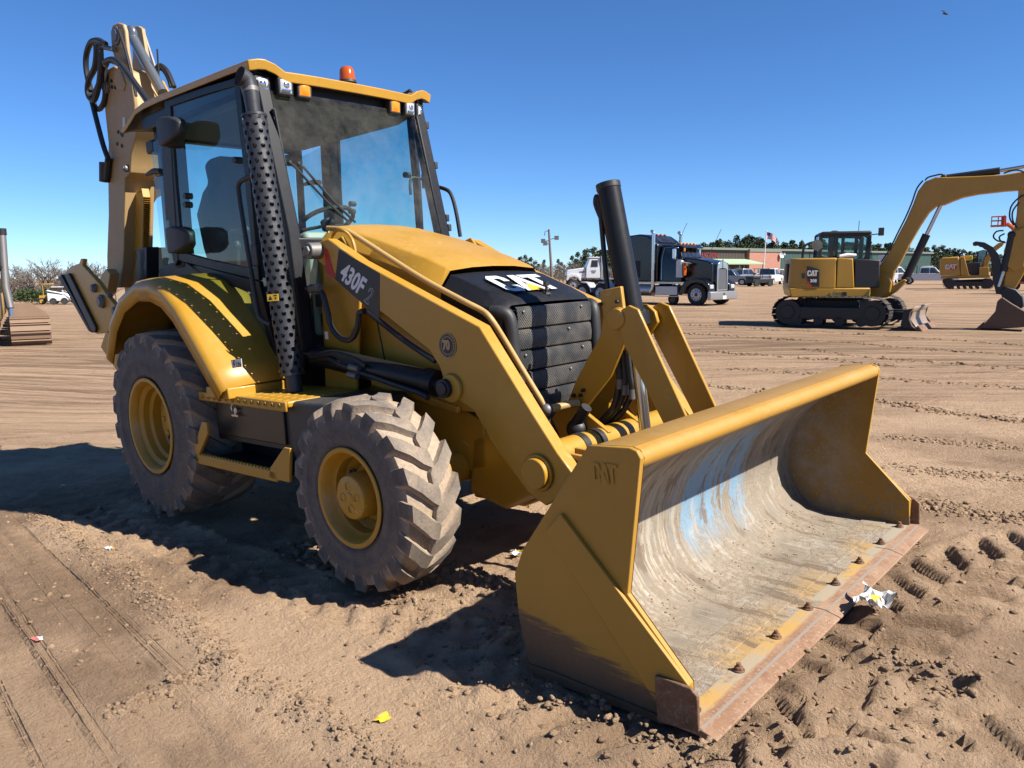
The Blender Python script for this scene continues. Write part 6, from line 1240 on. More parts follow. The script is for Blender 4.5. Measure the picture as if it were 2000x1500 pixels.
cat_logo(BE, ([(-1.525, 1.626)][0][0], .02, q[0][1]), (w_*1.05, 0, 0), (0, 0, w_), 'logo', [M_WHT, M_RED], .002)
for a, c in ((1880, 490), (1886, 488)):
    P = [(-0.351, 2.6), (-0.341, 3.01), (-0.208, 3.17), (-0.054, 3.004), (0.008, 2.594)]; mb = MB(); mb.tube([(x, .6 if a == 1880 else 1.6, z) for x, z in P], .03, 5); mb.out('handrail', M_PLA, BE)
MB().prism([(-1.101, 0.709), (1.473, 0.824), (1.495, 0.498), (-1.081, 0.377)], .7, 2.2).out('undercarriage', M_DGR, BE)

# --- boom lift and machines at the picture's edge
q = [(-7.22, 64.3, -0.12)][0]; BL = thing('boom_lift', 'raised orange boom lift basket showing against the sky', 'aerial lift', (q[0], q[1], -.2), math.radians(12))
s_ = 58/1512.5
def lp(px, py): return ((px-1943)*s_, -.2*0+ (566-py)*s_)
for a, b in (((1929, 441), (1929, 423)), ((1940, 442), (1940, 423)), ((1950, 443), (1950, 421)), ((1928, 423), (1952, 423)), ((1928, 431), (1952, 431))):
    for y in (0, .9):
        p0, p1 = lp(*a), lp(*b); mb = MB(); mb.tube([(p0[0], y, p0[1]), (p1[0], y, p1[1])], .028, 5); mb.out('basket_rail', M_ORG, BL)
p0, p1 = lp(1928, 439), lp(1951, 441); MB().bx(p0[0], p1[0], 0, .9, p1[1]-.06, p1[1]+.06).out('basket_floor', M_ORG, BL)
p0 = lp(1948, 432); MB().bx(p0[0]-.12, p0[0]+.2, .2, .7, p0[1]-.3, p0[1]+.35).out('control_box', M_RED, BL, .02)
mb = MB(); P = [lp(*a) for a in ((1951, 440), (1956, 438), (1966, 446), (1974, 470), (1990, 540))]; mb.tube([(x, .45, z) for x, z in P], .16, 8); mb.out('boom', M_ORG, BL)
p0 = lp(1992, 548); MB().bx(p0[0]-1, p0[0]+1.4, 0, 1.6, .5, 1.3).out('chassis', M_ORG, BL, .05)
for x in (-.7, 1.1):
    for y, sd in ((0, -1), (1.7, 1)): road_wheel(BL, p0[0]+x, y, .42, .3, M_TR2, M_DGR, side=sd)
q = [(-4.56, 55.87, 0.28)][0]; OT = thing('orange_tractor', 'small orange machine on wheels half hidden behind the digging arm', 'tractor', (q[0], q[1], -.15), math.radians(10))
MB().bx(-.2, 1.9, 0, 1.4, 1.25, 1.75).out('hood', M_ORG, OT, .05); MB().bx(-.9, 2.0, .2, 1.2, .75, 1.2).out('chassis', M_DGR, OT, .03); MB().bx(-.6, -.2, .2, 1.2, 1.2, 1.9).out('seat', M_BLK, OT, .05)
mb = MB(); mb.tube([(-.7, .1, 1.1), (-.7, .1, 2.5), (-.7, 1.3, 2.5), (-.7, 1.3, 1.1)], .04, 6); mb.out('roll_bar', M_BLK, OT)
for x, r in ((-.45, .5), (1.5, .38)):
    for y, sd in ((0, -1), (1.5, 1)): road_wheel(OT, x, y, r, .3, M_TR2, M_RED, side=sd)

# --- the tracked machine at the left edge
LL = (-13.5, 1.96, -0.05, 2.618)
M_SHS = paint('rusty_steel_shoe', (.27, .165, .10), .7, .75)
# its track heads straight away from the viewer, in line with the next machines of the row
ta = [(-17.61, 2.94, -0.32), (-16.96, 3.54, -0.27)]
wd = math.hypot(ta[1][0]-ta[0][0], ta[1][1]-ta[0][1]); tdir = math.radians(164.6)
gz0 = ta[1][2]
def local_track(root, L): crawler(root, .33, L-.33, .33, .33, 0, wd, 46, M_SHS, M_DGR, 0, (0, 0, 0), .055)
TM = thing('tracked_machine', 'crawler with rusty steel track shoes and a grey lifting ram, cut off by the edge', 'crawler machine', (ta[1][0], ta[1][1], gz0), tdir)
local_track(TM, 4.2)
for k in range(1, 7):
    r = thing('crawler_machine', 'crawler with rusty track shoes further along the row beyond the lifting ram', 'crawler machine', (ta[1][0]+4.6*k*math.cos(tdir), ta[1][1]+4.6*k*math.sin(tdir), gz0-.09*k), tdir, 'crawlers lined up behind the first one')
    local_track(r, 4.3); MB().bx(.6, 3.6, wd+.3, wd+1.9, .4, 1.3).out('body', M_YEL if k % 2 else M_DGR, r, .05); MB().bx(1.0, 2.2, wd+.5, wd+1.7, 1.3, 2.2).out('cab', M_GLD, r, .05)
_inv = (Matrix.Translation(Vector((ta[1][0], ta[1][1], gz0))) @ Matrix.Rotation(tdir, 4, 'Z')).inverted()
pw = [(-18.42, 3.04, 2.59), (-18.23, 2.95, 1.2), (-18.09, 2.97, 0.65), (-18.02, 2.95, 0.25), (-17.98, 2.96, 0.08)]
loc = [_inv @ Vector(p) for p in pw]
mb = MB(); mb.tube([loc[0], loc[1], loc[2]], .095, 14); rm = mb.out('ram', M_STL, TM)
mb = MB(); mb.cyl(loc[2], loc[3], .055, .055, 12); mb.ball(loc[4], .1, 6); mb.out('piston_rod', M_CHR, rm)
c = Vector(loc[0]); mb = MB(); mb.cyl(c+Vector((0, 0, -.05)), c+Vector((0, 0, .12)), .11, .11, 14); mb.tube([c+Vector((.05, .08, -.1)), c+Vector((.03, .14, -.2)), c+Vector((.02, .1, -.55))], .025, 6); mb.out('ram_head', M_BLK, TM)
c = Vector(loc[1])+Vector((.04, .14, .52)); mb = MB(); mb.cyl(c, c+Vector((.1, -.1, -.02)), .12, .10, 14); mb.out('work_lamp', M_PLA, TM)
MB().bx(.3, 3.6, wd+.25, wd+2.2, .3, 1.2).out('machine_body', M_DGR, TM, .05); MB().bx(.5, 2.0, wd+.5, wd+2.0, 1.2, 1.9).out('engine_cover', M_YEL, TM, .05)

# --- building
def bpt(px, d, z): a = [(-48.77, 94.78, -0.2)][0], [(-36.48, 163.23, -0.44)][0]; return a
B0 = Vector([(-47.63, 91.73, -0.15)][0][:2]); B1 = Vector([(-36.48, 163.23, -0.44)][0][:2]); BD = (B1-B0); BLEN = BD.length; bang = math.atan2(BD.y, BD.x)
BG = thing('workshop_building', 'long green metal workshop with a brick entrance block and pale green awning', 'building', (B0.x, B0.y, -.25), bang)
def mat_brick():
    m, ns, ls, b = newmat('red_brick_wall'); co = obj_co(ns)
    mp = nd(ns, 'ShaderNodeMapping'); mp.inputs['Rotation'].default_value = (PI/2, 0, 0); ls.new(co, mp.inputs[0])
    br = nd(ns, 'ShaderNodeTexBrick', Scale=1.0); br.inputs['Color1'].default_value = (.33, .11, .065, 1); br.inputs['Color2'].default_value = (.24, .08, .05, 1); br.inputs['Mortar'].default_value = (.36, .27, .22, 1)
    br.inputs['Brick Width'].default_value = .22; br.inputs['Row Height'].default_value = .075; br.inputs['Mortar Size'].default_value = .008
    ls.new(mp.outputs[0], br.inputs['Vector']); ls.new(br.outputs[0], b.inputs['Base Color']); b.inputs['Roughness'].default_value = .9; return m
M_BRK = mat_brick(); M_GSID = flat('green_metal_siding', (.055, .115, .095), .45); M_BSID = flat('dark_bronze_siding', (.085, .055, .045), .6); M_TRIM = flat('pale_green_trim', (.18, .21, .17), .6); M_AWN = flat('pale_green_awning', (.45, .62, .40), .5)
def upx(px):   # distance along the front wall seen at column px
    ds = np.linspace(0, 1, 400); best = 0
    return px
x1, x2 = .165*BLEN, .275*BLEN
def siding(x0, x1, y, z0, z1, m, pitch, parent, nm):
    mb = MB(); n = int((x1-x0)/pitch); pr = []
    for i in range(n): a = x0+(x1-x0)*i/n; w = (x1-x0)/n; pr += [(a, y), (a+w*.62, y), (a+w*.72, y-.05), (a+w*.9, y-.05)]
    pr.append((x1, y)); mb.loft([[(a, b, z0) for a, b in pr], [(a, b, z1) for a, b in pr]], False); return mb.out(nm, m, parent, smooth=0)
MB().bx(0, BLEN, .1, 18, 0, 4.75).out('hall', M_GSID, BG)
siding(0, x1, .06, 0, 4.7, M_BSID, .35, BG, 'dark_siding'); siding(x2, BLEN, .06, 0, 4.7, M_GSID, .42, BG, 'green_siding')
MB().bx(x1+.02, x2-.02, -.5, .12, 0, 4.55).out('brick_block', M_BRK, BG)
MB().prism([(-.35, 4.62), (-.35, 4.92), (9, 5.2), (18.3, 4.92), (18.3, 4.62)], -.3, BLEN+.3, 'x').out('roof', M_TRIM, BG)
MB().bx(x1-.1, x2+.1, -.62, -.3, 4.42, 4.78).out('brick_fascia', M_TRIM, BG)
MB().prism([(-3.2, 2.55), (.0, 3.25), (.0, 3.37), (-3.25, 2.67)], .5, x1-.1, 'x').out('awning', M_AWN, BG)
for x in (1.0, x1*.5, x1-.4): mb = MB(); mb.cyl((x, -3.0, 0), (x, -3.0, 2.6), .07, .07, 8); mb.out('awning_post', M_TRIM, BG)
for x, w, z0, z1 in ((2.4, 1.1, 0, 2.2), (x1*.5, 2.2, .5, 2.2), (x1-2.6, 1.6, .3, 2.2)):
    f = MB().bx(x, x+w, .0, .05, z0, z1).out('window', M_TRIM, BG); MB().bx(x+.1, x+w-.1, -.02, .04, z0+.1, z1-.1).out('pane', M_GLD, f)
for x in (x1+1.9, x1+3.4):
    f = MB().bx(x, x+1.2, -.54, -.48, .6, 2.0).out('window', M_WHT, BG)
    for a in (.08, .64):
        for z in (.68, 1.34): MB().bx(x+a, x+a+.48, -.56, -.53, z, z+.58).out('pane', M_GLD, f)
f = MB().bx(x2+.6, x2+2.4, -.02, .05, .6, 1.9).out('window', M_WHT, BG)
for a in (.08, .94): MB().bx(x2+.6+a, x2+.6+a+.78, -.05, .0, .68, 1.82).out('pane', M_GLD, f)
M_SIGN = flat('dark_red_letters', (.22, .012, .015), .5)
vf = text_mesh('AUCTION', .95, .03, 1); mb = MB(); place2d(mb, vf, (.9, -.03, 3.55), (1, 0, 0), (0, 0, 1)); mb.out('wall_lettering', M_SIGN, BG, smooth=0)
for x, z, r in ((x2-.3, 3.9, .42), (x2+.55, 4.1, .2)):
    mb = MB(); mb.lathe([(.0, 0), (-.04, r*.5), (-.14, r)], (x, -.75, z), (.25, 1, -.35), 18); mb.tube([(x, -.75, z), (x, -.45, z-.2)], .03, 5); mb.out('satellite_dish', M_WHLW, BG)
for px in (x2+9, x2+20): MB().bx(px, px+.12, -.04, .06, 0, 4.7).out('downpipe', M_BLK, BG)
q = [(-24.83, 100.11, -0.41)][0]; WX = thing('box_trailer', 'white box body standing against the green workshop wall', 'trailer', (q[0], q[1], -.2), bang)
MB().bx(0, 1.5, 0, 2.0, .9, 3.4).out('box', M_WHT, WX, .04); MB().bx(0, 1.5, .3, 1.7, .5, .9).out('frame', M_DGR, WX)
for x in (.3, 1.2):
    for y, sd in ((0, -1), (2.0, 1)): road_wheel(WX, x, y, .42, .3, M_TR2, M_WHLW, side=sd)

# --- poles
a, c = [(-50.93, 65.52, -0.16), (-51.81, 65.97, 6.3)]; PLP = thing('light_pole', 'tall leaning utility pole with floodlights above the bare brush', 'pole', (a[0], a[1], a[2]))
d = Vector(c)-Vector(a); mb = MB(); mb.tube([(0, 0, 0), d], [.17, .12], 8); mb.out('pole', paint('weathered_pole', (.16, .14, .12), .8, .2), PLP)
for t, off in ((.80, (-.45, 0, 0)), (.82, (.5, 0, .2)), (.74, (-.3, 0, .1))):
    p = d*t; ax = Vector((math.cos(.7), math.sin(.7), 0)); mb = MB(); e = p+ax*off[0]*1.4+Vector((0, 0, off[2])); mb.tube([p, e], .04, 5); mb.box(e+ax*.1*(1 if off[0] > 0 else -1), (.5, .3, .45), rotv('Z', .7)); mb.out('floodlight', M_STL, PLP)
mb = MB(); p = d*.97; ax = Vector((math.cos(.7), math.sin(.7), 0)); mb.tube([p, p-ax*.5], .04, 5); mb.tube([p-ax*.45-Vector((0, 0, .1)), p-ax*.5-Vector((0, 0, .5))], .05, 5); mb.out('bracket', M_STL, PLP)
a, c = [(-36.77, 89.27, -0.4), (-36.99, 90.35, 6.25)]; FP = thing('flagpole', 'white flagpole in front of the brick wall', 'flagpole', (a[0], a[1], a[2]))
d = Vector(c)-Vector(a); mb = MB(); mb.tube([(0, 0, 0), d], [.08, .05], 8); mb.ball(d, .1, 6); mb.out('pole', M_WHT, FP)
FD = Vector([(-35.61, 90.11, 5.57)][0])-Vector([(-36.54, 89.36, 6.08)][0])
fl = thing('flag', 'stars and stripes flag flying from the white flagpole', 'flag', tuple(Vector([(-36.98, 90.35, 6.19)][0])))
fx_ = Vector((FD.x, FD.y, 0)).normalized()*1.25; h_ = .85
for i in range(13):
    mb = MB(); P0 = []; P1 = []
    for k in range(9):
        u = k/8; sag = Vector((0, 0, -.62*u*u-.05*u)); wv_ = Vector((-fx_.y, fx_.x, 0)).normalized()*.10*math.sin(u*8)
        P0.append(fx_*u+sag+wv_+Vector((0, 0, -h_*i/13*(1-.12*u)))); P1.append(fx_*u+sag+wv_+Vector((0, 0, -h_*(i+1)/13*(1-.12*u))))
    if i < 7:
        mb.loft([P0[:4], P1[:4]], False); mb.out('canton_strip', flat('flag_blue', (.02, .035, .14), .8) if i == 0 else bpy.data.materials['flag_blue'], fl); mb = MB(); mb.loft([P0[3:], P1[3:]], False); mb.out('stripe', M_RED if i % 2 == 0 else M_WHT, fl)
    else: mb.loft([P0, P1], False); mb.out('stripe', M_RED if i % 2 == 0 else M_WHT, fl)

# --- trees
M_BARK = flat('tree_bark', (.10, .075, .055), .9); M_TWIG = flat('bare_twig', (.20, .165, .14), .9)
def foliage(name, a, b_):
    m, ns, ls, b = newmat(name); co = obj_co(ns); n = noise(ns, ls, 1.3, 3, .6, co)
    oi = ns.new('ShaderNodeObjectInfo'); c = mixc(ns, ls, n, a, b_); c = mixc(ns, ls, math_n(ns, ls, 'MULTIPLY', oi.outputs['Random'], .45), c, (.075, .085, .03))
    ls.new(c, b.inputs['Base Color']); b.inputs['Roughness'].default_value = .7; b.inputs['Specular IOR Level'].default_value = .25; return m
M_PINE = foliage('pine_needles', (.034, .058, .022), (.085, .115, .042)); M_LEAF = foliage('evergreen_shrub_leaves', (.03, .06, .018), (.06, .10, .03))
def leaf_blob(mb, c, r, n, s, rng):
    for _ in range(n):
        while True:
            v = Vector((rng.uniform(-1, 1), rng.uniform(-1, 1), rng.uniform(-1, 1)))
            if v.length < 1: break
        p = Vector(c)+Vector((v.x*r[0], v.y*r[1], v.z*r[2])); a = Vector((rng.gauss(0, 1), rng.gauss(0, 1), rng.gauss(0, .6))).normalized(); b = a.cross(Vector((rng.gauss(0, 1), rng.gauss(0, 1), rng.gauss(0, 1)))).normalized()
        q = s*rng.uniform(.6, 1.3); mb.add([p-a*q-b*q*.6, p+a*q-b*q*.6, p+a*q*.8+b*q*.7, p-a*q*.7+b*q*.5], [(0, 1, 2, 3)])
def pine(seed, h):
    rng = random.Random(seed); t = MB(); P = [Vector((0, 0, 0))]
    for i in range(1, 6): P.append(Vector((rng.gauss(0, .1), rng.gauss(0, .1), h*i/5)))
    t.tube(P, [.22, .2, .17, .13, .09, .03], 6); cr = MB()
    n = rng.randint(13, 18)
    for i in range(n):
        u = i/(n-1); z = h*(.28+.72*u); rad = h*.23*(1.05-.75*abs(u-.35)**1.1*1.35)*rng.uniform(.6, 1.15); a = rng.uniform(0, 2*PI); d = rad*rng.uniform(.35, .95)
        c = Vector((d*math.cos(a), d*math.sin(a), z)); t.tube([Vector((0, 0, z-h*.05)), c], [.05, .02], 4)
        leaf_blob(cr, c, (rad*.72, rad*.72, h*.06*rng.uniform(.7, 1.5)), 80, h*.019, rng)
    return t, cr
def bare(seed, h, spread=.42, depth=5):
    rng = random.Random(seed); t = MB()
    def grow(p, d, l, r, k):
        q = p+d*l; m = p+d*l*.5+Vector((rng.gauss(0, .04), rng.gauss(0, .04), 0))*l; t.tube([p, m, q], [r, r*.85, r*.7], 4 if k < 3 else 3, False)
        if k >= depth: return
        for _ in range(rng.choice((2, 3, 3)) if k else 4):
            nd_ = (d+Vector((rng.gauss(0, spread), rng.gauss(0, spread), rng.gauss(.10, spread*.6)))).normalized(); grow(p+d*l*rng.uniform(.55, 1), nd_, l*rng.uniform(.58, .84), max(r*.6, .024), k+1)
    grow(Vector((0, 0, 0)), Vector((rng.gauss(0, .05), rng.gauss(0, .05), 1)).normalized(), h*.28, h*.018, 0); return t
def shrub(seed, h):
    rng = random.Random(seed); t = MB(); cr = MB()
    for i in range(6):
        a = rng.uniform(0, 2*PI); d = h*.4*rng.random(); c = Vector((d*math.cos(a), d*math.sin(a), h*rng.uniform(.35, .8))); t.tube([(0, 0, 0), c], [.05, .02], 4); leaf_blob(cr, c, (h*.38, h*.38, h*.28), 60, h*.045, rng)
    return t, cr
def fit_height(*mbs):
    t = max(v[2] for m in mbs for v in m.v)
    for m in mbs: m.v = [(v[0]*10/t, v[1]*10/t, v[2]*10/t) for v in m.v]
    return mbs
pines = []
for s_ in range(5):
    t, cr = fit_height(*pine(s_+3, 10.)); pines.append((t.mesh('trunk', M_BARK), cr.mesh('crown', M_PINE, 0)))

bares = [fit_height(bare(s_+20, 10.))[0].mesh('trunk', M_TWIG, 60) for s_ in range(4)]
brushes = [fit_height(bare(s_+40, 10., .6, 5))[0].mesh('stems', M_TWIG, 60) for s_ in range(3)]
shrubs = []
for s_ in range(3): t, cr = fit_height(*shrub(s_+60, 10.)); shrubs.append((t.mesh('stems', M_BARK), cr.mesh('crown', M_LEAF, 0)))
def put_tree(kind, name, label, cat, group, loc, h, rng, wide=1):
    r = thing(name, label, cat, loc, rng.uniform(0, 6.28), group); s = h/10; r.scale = (s*wide, s*wide, s)
    if kind in ('pine', 'shrub'):
        a, b = rng.choice(pines if kind == 'pine' else shrubs)
        for m, nm in ((a, 'trunk' if kind == 'pine' else 'stems'), (b, 'crown')): o = bpy.data.objects.new(nm, m); COL.objects.link(o); o.parent = r
    else: o = bpy.data.objects.new('trunk' if kind == 'bare' else 'stems', rng.choice(bares if kind == 'bare' else brushes)); COL.objects.link(o); o.parent = r
    return r
rng = random.Random(11)
TOPS = [  # columns of the pines and how high their tops reach, behind the building and the brush: (column from, to, top, distance, how many)
((-80.08, 148.97, -0.3), 7.49, 'dark green pine in the tree row, beside the black truck windshield', 'pines behind the workshop roof'),
((-70.75, 134.29, -0.3), 6.72, 'dark green pine in the tree row, beside the black truck windshield', 'pines behind the workshop roof'),
((-79.78, 152.45, -0.3), 7.65, 'dark green pine in the tree row, beside the black truck windshield', 'pines behind the workshop roof'),
((-75.34, 145.79, -0.3), 7.8, 'dark green pine in the tree row, over the dark bronze siding', 'pines behind the workshop roof'),
((-71.8, 141.03, -0.3), 7.6, 'dark green pine in the tree row, over the dark bronze siding', 'pines behind the workshop roof'),
((-76.63, 152.28, -0.3), 8.09, 'dark green pine in the tree row, over the dark bronze siding', 'pines behind the workshop roof'),
((-68.96, 139.14, -0.3), 8.21, 'dark green pine in the tree row, over the dark bronze siding', 'pines behind the workshop roof'),
((-69.32, 141.24, -0.3), 7.92, 'dark green pine in the tree row, over the dark bronze siding', 'pines behind the workshop roof'),
((-75.73, 155.4, -0.3), 8.33, 'dark green pine in the tree row, over the dark bronze siding', 'pines behind the workshop roof'),
((-71.63, 149.07, -0.3), 8.07, 'dark green pine in the tree row, over the pale green awning', 'pines behind the workshop roof'),
((-75.2, 158.2, -0.3), 9.66, 'dark green pine in the tree row, over the pale green awning', 'pines behind the workshop roof'),
((-73.85, 157.75, -0.3), 8.3, 'dark green pine in the tree row, over the pale green awning', 'pines behind the workshop roof'),
((-65.9, 143.16, -0.3), 8.54, 'dark green pine in the tree row, over the pale green awning', 'pines behind the workshop roof'),
((-66.78, 146.54, -0.3), 9.07, 'dark green pine in the tree row, over the pale green awning', 'pines behind the workshop roof'),
((-69.89, 155.09, -0.3), 9.46, 'dark green pine in the tree row, over the pale green awning', 'pines behind the workshop roof'),
((-70.62, 158.57, -0.3), 9.0, 'dark green pine in the tree row, beside the flagpole', 'pines behind the workshop roof'),
((-66.61, 151.99, -0.3), 8.57, 'dark green pine in the tree row, beside the flagpole', 'pines behind the workshop roof'),
((-70.75, 163.21, -0.3), 9.33, 'dark green pine in the tree row, beside the flagpole', 'pines behind the workshop roof'),
((-68.82, 160.78, -0.3), 7.96, 'dark green pine in the tree row, beside the flagpole', 'pines behind the workshop roof'),
((-63.68, 150.98, -0.3), 7.42, 'dark green pine in the tree row, under the flag', 'pines behind the workshop roof'),
((-60.08, 144.81, -0.3), 8.21, 'dark green pine in the tree row, under the flag', 'pines behind the workshop roof'),
((-60.83, 148.36, -0.3), 6.83, 'dark green pine in the tree row, under the flag', 'pines behind the workshop roof'),
((-67.08, 165.16, -0.3), 7.3, 'dark green pine in the tree row, under the flag', 'pines behind the workshop roof'),
((-62.65, 156.75, -0.3), 7.83, 'dark green pine in the tree row, beside the satellite dishes', 'pines behind the workshop roof'),
((-64.0, 162.34, -0.3), 8.33, 'dark green pine in the tree row, beside the satellite dishes', 'pines behind the workshop roof'),
((-56.69, 147.26, -0.3), 6.54, 'dark green pine in the tree row, beside the satellite dishes', 'pines behind the workshop roof'),
((-58.79, 154.75, -0.3), 7.9, 'dark green pine in the tree row, beside the satellite dishes', 'pines behind the workshop roof'),
((-58.0, 155.19, -0.3), 6.6, 'dark green pine in the tree row, beside the satellite dishes', 'pines behind the workshop roof'),
((-57.06, 155.33, -0.3), 7.16, 'dark green pine in the tree row, by the round mirror of the compact excavator', 'pines behind the workshop roof'),
((-54.5, 150.7, -0.3), 7.55, 'dark green pine in the tree row, by the round mirror of the compact excavator', 'pines behind the workshop roof'),
((-61.79, 171.64, -0.3), 7.5, 'dark green pine in the tree row, by the round mirror of the compact excavator', 'pines behind the workshop roof'),
((-61.21, 172.09, -0.3), 8.62, 'dark green pine in the tree row, by the round mirror of the compact excavator', 'pines behind the workshop roof'),
((-54.16, 155.77, -0.3), 7.49, 'dark green pine in the tree row, by the round mirror of the compact excavator', 'pines behind the workshop roof'),
((-55.27, 161.24, -0.3), 7.09, 'dark green pine in the tree row, behind the compact excavator cab', 'pines behind the workshop roof'),
((-58.56, 172.41, -0.3), 8.8, 'dark green pine in the tree row, behind the compact excavator cab', 'pines behind the workshop roof'),
((-57.32, 171.07, -0.3), 8.09, 'dark green pine in the tree row, behind the compact excavator cab', 'pines behind the workshop roof'),
((-54.99, 166.75, -0.3), 7.09, 'dark green pine in the tree row, behind the compact excavator cab', 'pines behind the workshop roof'),
((-50.46, 156.47, -0.3), 7.36, 'dark green pine in the tree row, behind the compact excavator cab', 'pines behind the workshop roof'),
((-56.45, 176.67, -0.3), 8.01, 'dark green pine in the tree row, behind the compact excavator cab', 'pines behind the workshop roof'),
((-51.67, 165.59, -0.3), 7.59, 'dark green pine in the tree row, behind the compact excavator cab', 'pines behind the workshop roof'),
((-50.33, 164.3, -0.3), 7.72, 'dark green pine in the tree row, behind the compact excavator cab', 'pines behind the workshop roof'),
((-53.93, 177.63, -0.3), 7.24, 'dark green pine in the tree row, behind the compact excavator cab', 'pines behind the workshop roof'),
((-46.73, 158.05, -0.3), 7.39, 'dark green pine in the tree row, behind the compact excavator cab', 'pines behind the workshop roof'),
((-48.15, 164.86, -0.3), 6.95, 'dark green pine in the tree row, between excavator cab and boom', 'pines behind the workshop roof'),
((-49.67, 172.65, -0.3), 7.38, 'dark green pine in the tree row, between excavator cab and boom', 'pines behind the workshop roof'),
((-46.16, 164.27, -0.3), 7.07, 'dark green pine in the tree row, between excavator cab and boom', 'pines behind the workshop roof'),
((-45.62, 165.15, -0.3), 7.09, 'dark green pine in the tree row, between excavator cab and boom', 'pines behind the workshop roof'),
((-42.9, 159.13, -0.3), 7.0, 'dark green pine in the tree row, between excavator cab and boom', 'pines behind the workshop roof'),
((-45.41, 170.45, -0.3), 7.23, 'dark green pine in the tree row, between excavator cab and boom', 'pines behind the workshop roof'),
((-43.87, 168.35, -0.3), 6.98, 'dark green pine in the tree row, between excavator cab and boom', 'pines behind the workshop roof'),
((-92.95, 170.2, -0.3), 7.86, 'dark green pine in the tree row, beside the black truck windshield', 'pines behind the workshop roof'),
((-92.35, 171.86, -0.3), 7.72, 'dark green pine in the tree row, beside the black truck windshield', 'pines behind the workshop roof'),
((-92.03, 174.49, -0.3), 7.58, 'dark green pine in the tree row, beside the black truck windshield', 'pines behind the workshop roof'),
((-83.15, 161.0, -0.3), 7.67, 'dark green pine in the tree row, over the dark bronze siding', 'pines behind the workshop roof'),
((-85.0, 167.75, -0.3), 7.32, 'dark green pine in the tree row, over the dark bronze siding', 'pines behind the workshop roof'),
((-86.34, 173.52, -0.3), 7.75, 'dark green pine in the tree row, over the dark bronze siding', 'pines behind the workshop roof'),
((-83.99, 171.54, -0.3), 7.57, 'dark green pine in the tree row, over the dark bronze siding', 'pines behind the workshop roof'),
((-83.31, 173.42, -0.3), 8.06, 'dark green pine in the tree row, over the pale green awning', 'pines behind the workshop roof'),
((-83.0, 176.29, -0.3), 7.82, 'dark green pine in the tree row, over the pale green awning', 'pines behind the workshop roof'),
((-79.63, 171.82, -0.3), 8.26, 'dark green pine in the tree row, over the pale green awning', 'pines behind the workshop roof'),
((-80.76, 177.5, -0.3), 8.34, 'dark green pine in the tree row, over the pale green awning', 'pines behind the workshop roof'),
((-77.72, 174.41, -0.3), 8.42, 'dark green pine in the tree row, beside the flagpole', 'pines behind the workshop roof'),
((-73.8, 168.7, -0.3), 8.15, 'dark green pine in the tree row, beside the flagpole', 'pines behind the workshop roof'),
((-73.39, 170.68, -0.3), 8.01, 'dark green pine in the tree row, beside the flagpole', 'pines behind the workshop roof'),
((-74.18, 175.02, -0.3), 7.76, 'dark green pine in the tree row, under the flag', 'pines behind the workshop roof'),
((-71.86, 173.18, -0.3), 7.49, 'dark green pine in the tree row, under the flag', 'pines behind the workshop roof'),
((-72.16, 177.65, -0.3), 8.36, 'dark green pine in the tree row, under the flag', 'pines behind the workshop roof'),
((-68.76, 172.68, -0.3), 7.62, 'dark green pine in the tree row, beside the satellite dishes', 'pines behind the workshop roof'),
((-66.97, 172.14, -0.3), 7.6, 'dark green pine in the tree row, beside the satellite dishes', 'pines behind the workshop roof'),
((-70.09, 183.34, -0.3), 8.3, 'dark green pine in the tree row, beside the satellite dishes', 'pines behind the workshop roof'),
((-72.35, 192.48, -0.3), 7.9, 'dark green pine in the tree row, by the round mirror of the compact excavator', 'pines behind the workshop roof'),
((-69.99, 190.69, -0.3), 8.02, 'dark green pine in the tree row, by the round mirror of the compact excavator', 'pines behind the workshop roof'),
((-63.65, 178.05, -0.3), 7.63, 'dark green pine in the tree row, by the round mirror of the compact excavator', 'pines behind the workshop roof'),
((-68.8, 195.68, -0.3), 7.88, 'dark green pine in the tree row, behind the compact excavator cab', 'pines behind the workshop roof'),
((-62.94, 184.37, -0.3), 7.43, 'dark green pine in the tree row, behind the compact excavator cab', 'pines behind the workshop roof'),
((-60.02, 180.5, -0.3), 8.04, 'dark green pine in the tree row, behind the compact excavator cab', 'pines behind the workshop roof'),
((-59.16, 182.02, -0.3), 7.26, 'dark green pine in the tree row, behind the compact excavator cab', 'pines behind the workshop roof'),
((-59.75, 187.87, -0.3), 7.03, 'dark green pine in the tree row, behind the compact excavator cab', 'pines behind the workshop roof'),
((-58.23, 187.1, -0.3), 7.84, 'dark green pine in the tree row, behind the compact excavator cab', 'pines behind the workshop roof'),
((-61.6, 202.36, -0.3), 8.06, 'dark green pine in the tree row, behind the compact excavator cab', 'pines behind the workshop roof'),
((-55.55, 188.57, -0.3), 7.31, 'dark green pine in the tree row, between excavator cab and boom', 'pines behind the workshop roof'),
((-55.36, 193.03, -0.3), 7.52, 'dark green pine in the tree row, between excavator cab and boom', 'pines behind the workshop roof'),
((-54.85, 195.46, -0.3), 6.91, 'dark green pine in the tree row, between excavator cab and boom', 'pines behind the workshop roof'),
((-51.59, 188.4, -0.3), 7.34, 'dark green pine in the tree row, between excavator cab and boom', 'pines behind the workshop roof'),
((-51.62, 193.08, -0.3), 7.48, 'dark green pine in the tree row, between excavator cab and boom', 'pines behind the workshop roof'),
((-48.71, 187.95, -0.3), 6.81, 'dark green pine in the tree row, between excavator cab and boom', 'pines behind the workshop roof'),
((-53.35, 209.16, -0.3), 8.1, 'dark green pine in the tree row, past the end of the green workshop', 'pines behind the workshop roof'),
((-49.55, 190.78, -0.3), 5.81, 'distant pine along the yard edge, between excavator cab and boom', 'trees along the far edge of the yard'),
((-49.06, 192.15, -0.3), 5.23, 'distant pine along the yard edge, past the end of the green workshop', 'trees along the far edge of the yard'),
